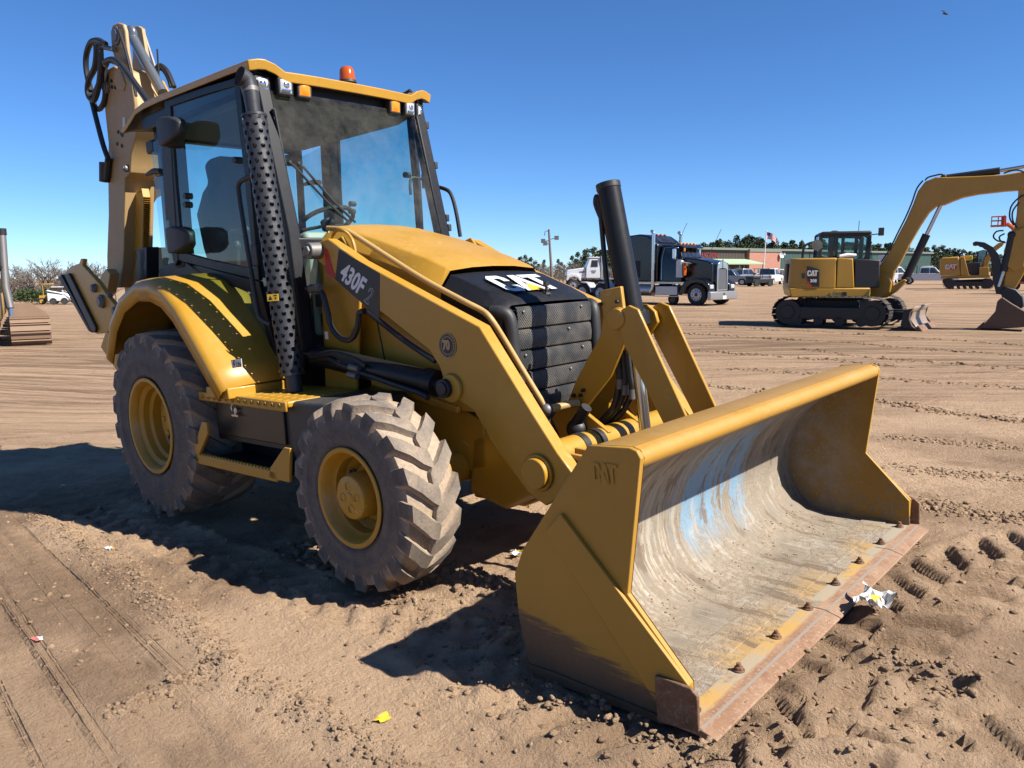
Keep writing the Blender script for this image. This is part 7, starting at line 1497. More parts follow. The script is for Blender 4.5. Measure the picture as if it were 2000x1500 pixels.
((-51.47, 204.57, -0.3), 6.27, 'distant pine along the yard edge, past the end of the green workshop', 'trees along the far edge of the yard'),
((-45.93, 187.95, -0.3), 5.86, 'distant pine along the yard edge, past the end of the green workshop', 'trees along the far edge of the yard'),
((-48.76, 202.59, -0.3), 6.9, 'distant pine along the yard edge, past the end of the green workshop', 'trees along the far edge of the yard'),
((-47.98, 203.18, -0.3), 7.08, 'distant pine along the yard edge, past the end of the green workshop', 'trees along the far edge of the yard'),
((-49.01, 211.11, -0.3), 7.35, 'distant pine along the yard edge, past the end of the green workshop', 'trees along the far edge of the yard'),
((-44.06, 195.43, -0.3), 7.34, 'distant pine along the yard edge, over the far excavator counterweight', 'trees along the far edge of the yard'),
((-48.42, 217.42, -0.3), 6.94, 'distant pine along the yard edge, over the far excavator counterweight', 'trees along the far edge of the yard'),
((-46.74, 214.63, -0.3), 7.82, 'distant pine along the yard edge, over the far excavator counterweight', 'trees along the far edge of the yard'),
((-45.29, 212.91, -0.3), 7.0, 'distant pine along the yard edge, over the far excavator counterweight', 'trees along the far edge of the yard'),
((-45.97, 220.64, -0.3), 7.07, 'distant pine along the yard edge, over the far excavator counterweight', 'trees along the far edge of the yard'),
((-44.68, 219.33, -0.3), 6.9, 'distant pine along the yard edge, over the far excavator counterweight', 'trees along the far edge of the yard'),
((-43.76, 219.25, -0.3), 6.76, 'distant pine along the yard edge, over the far excavator counterweight', 'trees along the far edge of the yard'),
((-41.98, 215.13, -0.3), 5.82, 'distant pine along the yard edge, over the far excavator hood', 'trees along the far edge of the yard'),
((-41.83, 218.88, -0.3), 6.23, 'distant pine along the yard edge, over the far excavator hood', 'trees along the far edge of the yard'),
((-38.65, 209.32, -0.3), 5.88, 'distant pine along the yard edge, over the far excavator hood', 'trees along the far edge of the yard'),
((-36.69, 204.83, -0.3), 4.74, 'distant pine along the yard edge, over the far excavator hood', 'trees along the far edge of the yard'),
((-39.32, 222.17, -0.3), 4.87, 'distant pine along the yard edge, over the far excavator hood', 'trees along the far edge of the yard'),
((-38.72, 223.11, -0.3), 5.27, 'distant pine along the yard edge, over the far excavator hood', 'trees along the far edge of the yard'),
((-32.45, 196.12, -0.3), 4.39, 'distant pine along the yard edge, behind the raised thumb', 'trees along the far edge of the yard'),
((-37.88, 231.03, -0.3), 4.46, 'distant pine along the yard edge, behind the raised thumb', 'trees along the far edge of the yard'),
((-36.03, 226.51, -0.3), 5.46, 'distant pine along the yard edge, behind the raised thumb', 'trees along the far edge of the yard'),
((-35.9, 231.02, -0.3), 4.82, 'distant pine along the yard edge, behind the raised thumb', 'trees along the far edge of the yard'),
((-30.99, 208.51, -0.3), 5.04, 'distant pine along the yard edge, beyond the digging arm', 'trees along the far edge of the yard'),
((-31.93, 220.7, -0.3), 5.18, 'distant pine along the yard edge, beyond the digging arm', 'trees along the far edge of the yard'),
((-31.2, 221.85, -0.3), 5.17, 'distant pine along the yard edge, beyond the digging arm', 'trees along the far edge of the yard'),
((-29.16, 213.73, -0.3), 5.09, 'distant pine along the yard edge, beyond the digging arm', 'trees along the far edge of the yard'),
((-29.61, 221.37, -0.3), 5.24, 'distant pine along the yard edge, beyond the digging arm', 'trees along the far edge of the yard'),
((-42.86, 173.72, -0.3), 3.98, 'distant pine along the yard edge, past the end of the green workshop', 'trees along the far edge of the yard'),
((-43.43, 179.68, -0.3), 4.58, 'distant pine along the yard edge, past the end of the green workshop', 'trees along the far edge of the yard'),
((-41.83, 177.92, -0.3), 3.93, 'distant pine along the yard edge, past the end of the green workshop', 'trees along the far edge of the yard'),
((-40.48, 176.14, -0.3), 4.13, 'distant pine along the yard edge, past the end of the green workshop', 'trees along the far edge of the yard'),
((-41.69, 185.46, -0.3), 4.42, 'distant pine along the yard edge, past the end of the green workshop', 'trees along the far edge of the yard'),
((-38.99, 179.03, -0.3), 4.19, 'distant pine along the yard edge, over the far excavator counterweight', 'trees along the far edge of the yard'),
((-39.43, 185.37, -0.3), 4.62, 'distant pine along the yard edge, over the far excavator counterweight', 'trees along the far edge of the yard'),
((-37.18, 180.37, -0.3), 4.63, 'distant pine along the yard edge, over the far excavator counterweight', 'trees along the far edge of the yard'),
((-36.16, 180.43, -0.3), 4.04, 'distant pine along the yard edge, over the far excavator counterweight', 'trees along the far edge of the yard'),
((-34.99, 180.22, -0.3), 4.09, 'distant pine along the yard edge, over the far excavator counterweight', 'trees along the far edge of the yard'),
((-34.21, 181.57, -0.3), 4.62, 'distant pine along the yard edge, over the far excavator hood', 'trees along the far edge of the yard'),
((-35.1, 191.03, -0.3), 4.6, 'distant pine along the yard edge, over the far excavator hood', 'trees along the far edge of the yard'),
((-34.0, 190.9, -0.3), 4.49, 'distant pine along the yard edge, over the far excavator hood', 'trees along the far edge of the yard'),
((-31.52, 182.92, -0.3), 3.98, 'distant pine along the yard edge, over the far excavator hood', 'trees along the far edge of the yard'),
((-32.15, 190.89, -0.3), 3.84, 'distant pine along the yard edge, behind the raised thumb', 'trees along the far edge of the yard'),
((-32.05, 195.12, -0.3), 4.7, 'distant pine along the yard edge, behind the raised thumb', 'trees along the far edge of the yard'),
((-29.24, 186.15, -0.3), 3.88, 'distant pine along the yard edge, behind the raised thumb', 'trees along the far edge of the yard'),
((-28.57, 188.14, -0.3), 4.32, 'distant pine along the yard edge, behind the raised thumb', 'trees along the far edge of the yard'),
((-27.96, 190.2, -0.3), 4.08, 'distant pine along the yard edge, behind the raised thumb', 'trees along the far edge of the yard'),
((-28.11, 196.75, -0.3), 4.61, 'distant pine along the yard edge, beyond the digging arm', 'trees along the far edge of the yard'),
((-26.33, 192.8, -0.3), 3.89, 'distant pine along the yard edge, beyond the digging arm', 'trees along the far edge of the yard'),
((-25.65, 195.65, -0.3), 4.18, 'distant pine along the yard edge, beyond the digging arm', 'trees along the far edge of the yard'),
((-72.78, 86.29, -0.3), 4.5, 'dark pine behind the bare brush, just past the front edge of the hood', 'pines behind the bare brush'),
((-68.95, 83.25, -0.3), 4.03, 'dark pine behind the bare brush, just past the front edge of the hood', 'pines behind the bare brush'),
((-67.98, 84.18, -0.3), 3.69, 'dark pine behind the bare brush, beside the leaning light pole', 'pines behind the bare brush'),
((-72.12, 88.15, -0.3), 3.14, 'dark pine behind the bare brush, beside the leaning light pole', 'pines behind the bare brush'),
((-65.9, 85.39, -0.3), 3.74, 'dark pine behind the bare brush, between the light pole and the tall clump', 'pines behind the bare brush'),
((-71.47, 96.24, -0.3), 4.45, 'dark pine behind the bare brush, over the nose of the white tractor unit', 'pines behind the bare brush'),
((-67.11, 92.1, -0.3), 4.87, 'dark pine behind the bare brush, over the nose of the white tractor unit', 'pines behind the bare brush'),
((-63.86, 89.29, -0.3), 5.25, 'dark pine behind the bare brush, over the nose of the white tractor unit', 'pines behind the bare brush'),
((-63.68, 90.56, -0.3), 5.53, 'dark pine behind the bare brush, over the nose of the white tractor unit', 'pines behind the bare brush'),
((-64.74, 93.56, -0.3), 5.23, 'dark pine behind the bare brush, behind the upright black cylinder', 'pines behind the bare brush'),
((-62.22, 91.62, -0.3), 4.8, 'dark pine behind the bare brush, behind the upright black cylinder', 'pines behind the bare brush'),
((-66.15, 90.09, -0.3), 3.83, 'dark pine behind the bare brush, over the nose of the white tractor unit', 'pines behind the bare brush'),
((-65.59, 90.85, -0.3), 4.23, 'dark pine behind the bare brush, over the nose of the white tractor unit', 'pines behind the bare brush'),
((-65.71, 94.25, -0.3), 4.47, 'dark pine behind the bare brush, behind the upright black cylinder', 'pines behind the bare brush'),
((-69.9, 98.21, -0.3), 4.05, 'dark pine behind the bare brush, over the nose of the white tractor unit', 'pines behind the bare brush'),
((-67.47, 100.83, -0.3), 4.94, 'dark pine behind the bare brush, behind the upright black cylinder', 'pines behind the bare brush'),
((-64.81, 98.54, -0.3), 4.88, 'dark pine behind the bare brush, behind the upright black cylinder', 'pines behind the bare brush'),
((-66.17, 102.23, -0.3), 5.37, 'dark pine behind the bare brush, behind the upright black cylinder', 'pines behind the bare brush'),
((-63.18, 99.82, -0.3), 4.29, 'dark pine behind the bare brush, behind the upright black cylinder', 'pines behind the bare brush'),
((-76.06, 88.24, -0.3), 4.38, 'dark pine behind the bare brush, just past the front edge of the hood', 'pines behind the bare brush'),
((-72.37, 82.38, -0.3), 3.7, 'dark pine behind the bare brush', 'pines behind the bare brush'),
((-65.62, 85.98, -0.3), 3.29, 'dark pine behind the bare brush, between the light pole and the tall clump', 'pines behind the bare brush'),
((-65.37, 87.11, -0.3), 3.06, 'dark pine behind the bare brush, over the nose of the white tractor unit', 'pines behind the bare brush'),
((-68.8, 100.04, -0.3), 3.89, 'dark pine behind the bare brush, behind the upright black cylinder', 'pines behind the bare brush')
]
for loc, h, lab, grp in TOPS: put_tree('pine', 'pine_tree', lab, 'tree', grp, loc, h, rng, rng.uniform(.9, 1.3))
BRUSH = [
('brush', (-61.32, 71.64, -0.35), 2.3, 'leafless brown brush below the pines, just past the front edge of the hood', 'bare brush below the pines', 1.26),
('brush', (-60.3, 71.01, -0.35), 2.29, 'leafless brown brush below the pines, just past the front edge of the hood', 'bare brush below the pines', 1.47),
('brush', (-58.89, 70.0, -0.35), 2.28, 'leafless brown brush below the pines, just past the front edge of the hood', 'bare brush below the pines', 1.22),
('brush', (-65.82, 78.57, -0.35), 2.33, 'leafless brown brush below the pines, just past the front edge of the hood', 'bare brush below the pines', 1.42),
('brush', (-65.86, 79.2, -0.35), 2.33, 'leafless brown brush below the pines, just past the front edge of the hood', 'bare brush below the pines', 1.1),
('brush', (-63.84, 77.29, -0.35), 2.31, 'leafless brown brush below the pines, just past the front edge of the hood', 'bare brush below the pines', 1.31),
('brush', (-61.5, 74.99, -0.35), 2.29, 'leafless brown brush below the pines, just past the front edge of the hood', 'bare brush below the pines', 1.59),
('brush', (-57.13, 70.4, -0.35), 2.93, 'leafless brown brush below the pines, beside the leaning light pole', 'bare brush below the pines', 1.14),
('brush', (-64.47, 79.82, -0.35), 2.92, 'leafless brown brush below the pines, beside the leaning light pole', 'bare brush below the pines', 1.13),
('brush', (-59.37, 74.23, -0.35), 3.27, 'leafless brown brush below the pines, beside the leaning light pole', 'bare brush below the pines', 1.13),
('brush', (-58.28, 73.4, -0.35), 2.9, 'leafless brown brush below the pines, beside the leaning light pole', 'bare brush below the pines', 1.13),
('brush', (-56.9, 72.13, -0.35), 2.34, 'leafless brown brush below the pines, beside the leaning light pole', 'bare brush below the pines', 1.35),
('brush', (-55.83, 71.36, -0.35), 2.75, 'leafless brown brush below the pines, beside the leaning light pole', 'bare brush below the pines', 1.26),
('brush', (-63.12, 80.75, -0.35), 2.85, 'leafless brown brush below the pines, between the light pole and the tall clump', 'bare brush below the pines', 1.4),
('brush', (-54.76, 71.12, -0.35), 3.02, 'leafless brown brush below the pines, between the light pole and the tall clump', 'bare brush below the pines', 1.37),
('brush', (-57.66, 75.29, -0.35), 2.74, 'leafless brown brush below the pines, between the light pole and the tall clump', 'bare brush below the pines', 1.41),
('brush', (-56.72, 74.75, -0.35), 2.4, 'leafless brown brush below the pines, between the light pole and the tall clump', 'bare brush below the pines', 1.32),
('brush', (-54.78, 72.97, -0.35), 3.02, 'leafless brown brush below the pines, between the light pole and the tall clump', 'bare brush below the pines', 1.26),
('brush', (-60.7, 80.96, -0.35), 2.58, 'leafless brown brush below the pines, between the light pole and the tall clump', 'bare brush below the pines', 1.26),
('brush', (-55.52, 74.8, -0.35), 3.18, 'leafless brown brush below the pines, over the nose of the white tractor unit', 'bare brush below the pines', 1.14),
('brush', (-55.23, 74.98, -0.35), 2.7, 'leafless brown brush below the pines, over the nose of the white tractor unit', 'bare brush below the pines', 1.13),
('brush', (-54.59, 74.79, -0.35), 3.19, 'leafless brown brush below the pines, over the nose of the white tractor unit', 'bare brush below the pines', 1.24),
('brush', (-56.24, 77.5, -0.35), 3.19, 'leafless brown brush below the pines, over the nose of the white tractor unit', 'bare brush below the pines', 1.26),
('brush', (-59.97, 83.13, -0.35), 2.8, 'leafless brown brush below the pines, over the nose of the white tractor unit', 'bare brush below the pines', 1.43),
('brush', (-55.77, 78.25, -0.35), 2.71, 'leafless brown brush below the pines, over the nose of the white tractor unit', 'bare brush below the pines', 1.51),
('brush', (-57.87, 81.74, -0.35), 2.36, 'leafless brown brush below the pines, over the nose of the white tractor unit', 'bare brush below the pines', 1.45),
('brush', (-54.72, 78.02, -0.35), 2.47, 'leafless brown brush below the pines, over the nose of the white tractor unit', 'bare brush below the pines', 1.17),
('brush', (-53.56, 76.9, -0.35), 3.07, 'leafless brown brush below the pines, over the nose of the white tractor unit', 'bare brush below the pines', 1.44),
('brush', (-57.54, 82.9, -0.35), 3.27, 'leafless brown brush below the pines, over the nose of the white tractor unit', 'bare brush below the pines', 1.38),
('brush', (-52.03, 75.77, -0.35), 3.15, 'leafless brown brush below the pines, behind the upright black cylinder', 'bare brush below the pines', 1.28),
('brush', (-55.65, 81.53, -0.35), 2.34, 'leafless brown brush below the pines, behind the upright black cylinder', 'bare brush below the pines', 1.22),
('brush', (-53.11, 78.57, -0.35), 2.89, 'leafless brown brush below the pines, behind the upright black cylinder', 'bare brush below the pines', 1.11),
('brush', (-56.06, 83.39, -0.35), 2.47, 'leafless brown brush below the pines, behind the upright black cylinder', 'bare brush below the pines', 1.15),
('brush', (-55.69, 83.52, -0.35), 3.13, 'leafless brown brush below the pines, behind the upright black cylinder', 'bare brush below the pines', 1.32),
('brush', (-50.46, 76.83, -0.35), 2.44, 'leafless brown brush below the pines, behind the upright black cylinder', 'bare brush below the pines', 1.26),
('brush', (-52.74, 80.87, -0.35), 2.79, 'leafless brown brush below the pines, behind the upright black cylinder', 'bare brush below the pines', 1.32),
('brush', (-53.18, 82.26, -0.35), 2.33, 'leafless brown brush below the pines, behind the upright black cylinder', 'bare brush below the pines', 1.58),
('brush', (-55.23, 85.95, -0.35), 3.21, 'leafless brown brush below the pines, behind the upright black cylinder', 'bare brush below the pines', 1.31),
('brush', (-48.69, 76.77, -0.35), 2.25, 'leafless brown brush below the pines, behind the upright black cylinder', 'bare brush below the pines', 1.39),
('brush', (-51.31, 81.29, -0.35), 2.36, 'leafless brown brush below the pines, behind the upright black cylinder', 'bare brush below the pines', 1.21),
('brush', (-52.48, 83.61, -0.35), 3.05, 'leafless brown brush below the pines, behind the upright black cylinder', 'bare brush below the pines', 1.28),
('brush', (-50.5, 81.36, -0.35), 2.97, 'leafless brown brush below the pines, behind the upright black cylinder', 'bare brush below the pines', 1.22),
('brush', (-54.01, 87.58, -0.35), 2.43, 'leafless brown brush below the pines, behind the upright black cylinder', 'bare brush below the pines', 1.41),
('brush', (-53.67, 87.69, -0.35), 3.15, 'leafless brown brush below the pines, behind the upright black cylinder', 'bare brush below the pines', 1.35),
('brush', (-47.75, 79.03, -0.35), 2.99, 'leafless brown brush below the pines, behind the upright black cylinder', 'bare brush below the pines', 1.46),
('bare', (-138.92, 36.41, -2.6), 5.94, 'grey leafless tree, by the grey lifting ram', 'leafless trees along the far yard edge', 1.01),
('bare', (-139.56, 37.36, -2.6), 6.37, 'grey leafless tree, by the grey lifting ram', 'leafless trees along the far yard edge', 1.12),
('bare', (-129.76, 35.53, -2.6), 5.85, 'grey leafless tree, over the row of crawlers', 'leafless trees along the far yard edge', 0.9),
('bare', (-133.08, 37.27, -2.6), 6.67, 'grey leafless tree, over the row of crawlers', 'leafless trees along the far yard edge', 0.96),
('bare', (-127.4, 36.35, -2.6), 5.7, 'grey leafless tree, over the row of crawlers', 'leafless trees along the far yard edge', 0.91),
('bare', (-128.13, 37.38, -2.6), 7.06, 'grey leafless tree, over the small yellow machine', 'leafless trees along the far yard edge', 1.07),
('bare', (-127.74, 38.12, -2.6), 7.19, 'grey leafless tree, over the small yellow machine', 'leafless trees along the far yard edge', 1.24),
('bare', (-136.45, 41.49, -2.6), 6.27, 'grey leafless tree, over the small yellow machine', 'leafless trees along the far yard edge', 1.14),
('bare', (-128.85, 39.99, -2.6), 6.54, 'grey leafless tree, over the white compact loaders', 'leafless trees along the far yard edge', 1.18),
('bare', (-129.2, 40.76, -2.6), 5.74, 'grey leafless tree, over the white compact loaders', 'leafless trees along the far yard edge', 1.14),
('bare', (-123.04, 39.6, -2.6), 5.74, 'grey leafless tree, over the white compact loaders', 'leafless trees along the far yard edge', 0.93),
('bare', (-123.27, 40.97, -2.6), 5.79, 'grey leafless tree, behind the tip of the stabiliser', 'leafless trees along the far yard edge', 1.1),
('bare', (-128.99, 43.74, -2.6), 6.52, 'grey leafless tree, behind the tip of the stabiliser', 'leafless trees along the far yard edge', 1.01),
('bare', (-120.77, 41.59, -2.6), 6.44, 'grey leafless tree, behind the tip of the stabiliser', 'leafless trees along the far yard edge', 1.15),
('bare', (-128.45, 45.08, -2.6), 6.52, 'grey leafless tree, behind the tip of the stabiliser', 'leafless trees along the far yard edge', 1.13),
('bare', (-130.16, 46.62, -2.6), 6.29, 'grey leafless tree, beside the upright digging arm', 'leafless trees along the far yard edge', 1.14),
('bare', (-126.68, 46.23, -2.6), 5.81, 'grey leafless tree, beside the upright digging arm', 'leafless trees along the far yard edge', 1.11),
('bare', (-134.67, 34.13, -2.6), 5.88, 'grey leafless tree, by the grey lifting ram', 'leafless trees along the far yard edge', 1.21),
('bare', (-134.62, 44.28, -2.6), 6.37, 'grey leafless tree, behind the tip of the stabiliser', 'leafless trees along the far yard edge', 1.09),
('brush', (-131.44, 33.64, -2.6), 3.9, 'low grey brush, by the grey lifting ram', 'low brush under the leafless trees', 1.43),
('brush', (-140.07, 36.5, -2.6), 4.17, 'low grey brush, by the grey lifting ram', 'low brush under the leafless trees', 1.74),
('brush', (-139.01, 36.63, -2.6), 3.2, 'low grey brush, by the grey lifting ram', 'low brush under the leafless trees', 1.43),
('brush', (-139.71, 37.43, -2.6), 4.25, 'low grey brush, over the row of crawlers', 'low brush under the leafless trees', 1.53),
('brush', (-134.88, 36.51, -2.6), 3.46, 'low grey brush, over the row of crawlers', 'low brush under the leafless trees', 1.73),
('brush', (-133.58, 36.69, -2.6), 4.1, 'low grey brush, over the row of crawlers', 'low brush under the leafless trees', 1.36),
('brush', (-141.19, 39.36, -2.6), 3.55, 'low grey brush, over the row of crawlers', 'low brush under the leafless trees', 1.3),
('brush', (-138.97, 39.24, -2.6), 3.54, 'low grey brush, over the row of crawlers', 'low brush under the leafless trees', 1.33),
('brush', (-135.88, 38.9, -2.6), 4.29, 'low grey brush, over the small yellow machine', 'low brush under the leafless trees', 1.7),
('brush', (-137.55, 39.83, -2.6), 3.2, 'low grey brush, over the small yellow machine', 'low brush under the leafless trees', 1.45),
('brush', (-134.48, 39.47, -2.6), 3.8, 'low grey brush, over the small yellow machine', 'low brush under the leafless trees', 1.74),
('brush', (-130.73, 38.85, -2.6), 3.96, 'low grey brush, over the small yellow machine', 'low brush under the leafless trees', 1.56),
('brush', (-128.99, 38.74, -2.6), 3.12, 'low grey brush, over the small yellow machine', 'low brush under the leafless trees', 1.22),
('brush', (-133.69, 40.82, -2.6), 4.19, 'low grey brush, over the white compact loaders', 'low brush under the leafless trees', 1.56),
('brush', (-128.29, 39.61, -2.6), 4.1, 'low grey brush, over the white compact loaders', 'low brush under the leafless trees', 1.56),
('brush', (-134.47, 42.07, -2.6), 3.48, 'low grey brush, over the white compact loaders', 'low brush under the leafless trees', 1.64),
('brush', (-131.38, 41.65, -2.6), 4.25, 'low grey brush, over the white compact loaders', 'low brush under the leafless trees', 1.7),
('brush', (-128.66, 41.18, -2.6), 3.1, 'low grey brush, over the white compact loaders', 'low brush under the leafless trees', 1.71),
('brush', (-136.28, 44.29, -2.6), 3.45, 'low grey brush, over the white compact loaders', 'low brush under the leafless trees', 1.34),
('brush', (-134.7, 44.3, -2.6), 3.38, 'low grey brush, behind the tip of the stabiliser', 'low brush under the leafless trees', 1.49),
('brush', (-125.87, 41.88, -2.6), 4.17, 'low grey brush, behind the tip of the stabiliser', 'low brush under the leafless trees', 1.29),
('brush', (-124.92, 42.06, -2.6), 4.18, 'low grey brush, behind the tip of the stabiliser', 'low brush under the leafless trees', 1.57),
('brush', (-132.38, 45.21, -2.6), 4.16, 'low grey brush, behind the tip of the stabiliser', 'low brush under the leafless trees', 1.64),
('brush', (-132.45, 45.71, -2.6), 3.21, 'low grey brush, behind the tip of the stabiliser', 'low brush under the leafless trees', 1.63),
('brush', (-133.98, 46.8, -2.6), 3.04, 'low grey brush, behind the tip of the stabiliser', 'low brush under the leafless trees', 1.58),
('brush', (-122.55, 43.2, -2.6), 3.07, 'low grey brush, beside the upright digging arm', 'low brush under the leafless trees', 1.26),
('brush', (-123.57, 44.19, -2.6), 4.19, 'low grey brush, beside the upright digging arm', 'low brush under the leafless trees', 1.42),
('brush', (-129.17, 46.76, -2.6), 3.67, 'low grey brush, beside the upright digging arm', 'low brush under the leafless trees', 1.65),
('brush', (-125.25, 45.88, -2.6), 4.16, 'low grey brush, beside the upright digging arm', 'low brush under the leafless trees', 1.53),
('brush', (-121.16, 44.84, -2.6), 3.78, 'low grey brush, beside the upright digging arm', 'low brush under the leafless trees', 1.56),
('shrub', (-116.41, 30.92, -2.4), 2.19, 'rounded evergreen shrub, over the row of crawlers', 'evergreen shrubs at the foot of the leafless trees', 1.11),
('shrub', (-116.85, 31.57, -2.4), 2.53, 'rounded evergreen shrub, over the row of crawlers', 'evergreen shrubs at the foot of the leafless trees', 1.19),
('shrub', (-119.48, 32.81, -2.4), 2.27, 'rounded evergreen shrub, over the row of crawlers', 'evergreen shrubs at the foot of the leafless trees', 0.92),
('shrub', (-117.67, 32.91, -2.4), 2.07, 'rounded evergreen shrub, over the row of crawlers', 'evergreen shrubs at the foot of the leafless trees', 1.12),
('shrub', (-113.98, 32.43, -2.4), 1.97, 'rounded evergreen shrub, over the small yellow machine', 'evergreen shrubs at the foot of the leafless trees', 0.94),
('shrub', (-114.74, 33.33, -2.4), 2.36, 'rounded evergreen shrub, over the small yellow machine', 'evergreen shrubs at the foot of the leafless trees', 1.01),
('shrub', (-116.02, 34.32, -2.4), 2.62, 'rounded evergreen shrub, over the small yellow machine', 'evergreen shrubs at the foot of the leafless trees', 1.18),
('shrub', (-113.26, 33.9, -2.4), 2.5, 'rounded evergreen shrub, over the small yellow machine', 'evergreen shrubs at the foot of the leafless trees', 0.99),
('shrub', (-113.68, 34.37, -2.4), 1.93, 'rounded evergreen shrub, over the white compact loaders', 'evergreen shrubs at the foot of the leafless trees', 1.11),
('shrub', (-119.65, 31.29, -2.4), 1.8, 'rounded evergreen shrub, by the grey lifting ram', 'evergreen shrubs at the foot of the leafless trees', 1.07)
]
for k, loc, h, lab, grp, w in BRUSH: put_tree(k, {'bare': 'bare_tree', 'brush': 'bare_shrub', 'shrub': 'evergreen_shrub'}[k], lab, 'tree' if k == 'bare' else 'shrub', grp, loc, h, rng, w)

# --- small machines in the far corner of the yard
def far_machine(px, name, label, cat, body_m, kind):
    r = thing(name, label, cat, px, math.radians(70)); return r
q = [(-104.3, 30.32, -1.97)][0]; fm = far_machine(tuple(q), 'yellow_loader', 'small yellow machine with an open frame cab at the foot of the evergreen shrubs', 'loader', M_YEL, 0)
MB().bx(-1.0, 1.0, -.7, .7, .4, 1.1).out('body', M_YEL, fm, .05); 
for x in (-.5, .6):
    for y in (-.6, .6): mb = MB(); mb.tube([(x, y, 1.1), (x, y, 2.5)], .05, 5); mb.out('cab_post', M_YEL, fm)
MB().bx(-.6, .7, -.7, .7, 2.45, 2.58).out('cab_roof', M_YEL, fm, .03); mb = MB(); mb.tube([(.6, 0, 1.7), (2.2, -1.2, 1.65)], .07, 6); mb.out('arm', M_YEL, fm)
for x in (-.7, .7):
    for y, sd in ((-.85, -1), (.85, 1)): road_wheel(fm, x, y, .42, .3, M_TR2, M_YEL, side=sd)
for px, lab in (((116, 594), 'white skid steer loader with its arm lowered, next to the small yellow machine'), ((141, 593), 'white skid steer loader parked behind the stabiliser plate'), ((153, 592), 'white skid steer loader furthest along the line beside the stabiliser')):
    q = Vector(gat_far[px]) if False else None
FARW = {116: [(-102.23, 30.84, -1.94)][0], 138: [(-103.39, 32.52, -1.96)][0], 156: [(-104.7, 34.05, -1.97)][0]}
for px, lab in ((116, 'white compact loader with its arm lowered, next to the small yellow machine'), (138, 'white compact loader under the blue machine, behind the yellow stabiliser'), (156, 'white compact loader at the end of its line, hidden by the stabiliser')):
    r = thing('compact_loader', lab, 'loader', tuple(FARW[px]), math.radians(70), 'white compact loaders at the far edge of the yard')
    MB().prism([(-1.2, .4), (1.0, .4), (1.1, .9), (.3, 1.2), (-1.2, 1.4)], -.7, .7).out('body', M_WPT, r, .05); MB().bx(-.7, .4, -.5, .5, 1.2, 2.1).out('cab', M_GLD, r, .05); MB().bx(-.75, .45, -.55, .55, 2.08, 2.18).out('cab_roof', M_WPT, r, .03)
    for y in (-.75, .75): mb = MB(); mb.tube([(-1.2, y, 1.7), (.8, y, 1.25), (1.6, y, .4)], .09, 6); mb.out('lift_arm', M_WPT, r)
    for x in (-.6, .6):
        for y, sd in ((-.9, -1), (.9, 1)): road_wheel(r, x, y, .4, .3, M_TR2, M_DGR, side=sd)
q = [(-110.67, 35.45, -2.0)][0]; r = thing('blue_machine', 'blue machine rising behind the white compact loaders', 'machine', tuple(q), 1.2)
MB().prism([(-1.5, .4), (1.5, .4), (1.5, 2.6), (.5, 3.1), (-1.0, 2.9)], -.8, .8).out('body', M_BLU, r, .1); MB().bx(-.8, .3, -.9, -.78, 1.8, 2.6).out('window', M_GLD, r)
for x in (-.9, .9):
    for y, sd in ((-.95, -1), (.95, 1)): road_wheel(r, x, y, .5, .35, M_TR2, M_DGR, side=sd)

# --- bird, litter, clods
p = [(-15.31, 78.06, 24.28)][0]; bd = MB(); bd.ball((0, 0, 0), .12, 5, (2.2, .8, .7)); bd.add([(.1, 0, .02), (-.15, 0, .02), (-.3, .7, .25), (0, .75, .28)], [(0, 1, 2, 3)]); bd.add([(.1, 0, .02), (-.15, 0, .02), (-.3, -.7, .05), (0, -.75, .02)], [(0, 1, 2, 3)]); bd.add([(-.2, .06, 0), (-.2, -.06, 0), (-.5, -.12, 0), (-.5, .12, 0)], [(0, 1, 2, 3)])
o = bd.out('bird', M_BPR); o.location = p; o.rotation_euler = (.3, .2, .6); tag(o, 'tiny dark bird gliding high in the clear blue sky', 'bird')
M_PNK = flat('faded_red_print', (.55, .16, .14), .6)
def paper(xy, size, mats, label, name, seed, lift=.03, nn=9, yel=None):
    rng = random.Random(seed); mb = MB(); z0 = gz1(*xy)
    H = [[rng.uniform(-.3, 1)*lift for _ in range(nn)] for _ in range(nn)]
    G = [[((i/(nn-1)-.5)*size[0]*(1+.25*math.sin(j*1.3+seed))+rng.gauss(0, size[0]*.03), (j/(nn-1)-.5)*size[1]*(1+.2*math.cos(i*1.1))+rng.gauss(0, size[1]*.03), H[i][j]+lift) for j in range(nn)] for i in range(nn)]
    for i in range(nn-1):
        for j in range(nn-1):
            mb.m = 1 if (yel and yel(i/(nn-1), j/(nn-1))) else 0
            mb.add([G[i][j], G[i+1][j], G[i+1][j+1], G[i][j+1]], [(0, 1, 2, 3)])
    o = mb.out(name, mats, smooth=0); o.location = (xy[0], xy[1], z0); tag(o, label, 'litter'); return o
q = [(4.273, 0.04), (3.23, -1.73), (1.478, -2.275), (0.477, -1.6), (2.322, -0.68), (2.569, -0.298)]
paper(q[0], (.13, .17), [M_WHT, M_YPR], 'crumpled white and yellow bag lying beside the bucket edge', 'paper_bag', 4, .038, 9, lambda u, v: .3 < u < .75 and .2 < v < .5)
paper(q[1], (.035, .055), [M_YPR, M_YPR], 'small bright yellow scrap on the dirt near the bottom edge', 'plastic_scrap', 5, .008, 4)
paper(q[2], (.05, .04), [M_WHT, M_PNK], 'white and pale red scrap of paper on the rolled dirt', 'paper_scrap', 6, .008, 5, lambda u, v: v < .3)
paper(q[3], (.06, .04), [M_WHT, M_YPR], 'little white and yellow wrapper on the crumbled ridge', 'paper_scrap', 7, .012, 5, lambda u, v: v > .6)
paper(q[4], (.07, .06), [M_YPR, M_ORG], 'torn yellow wrapper crushed under the front tyre', 'plastic_wrapper', 8, .03, 5)
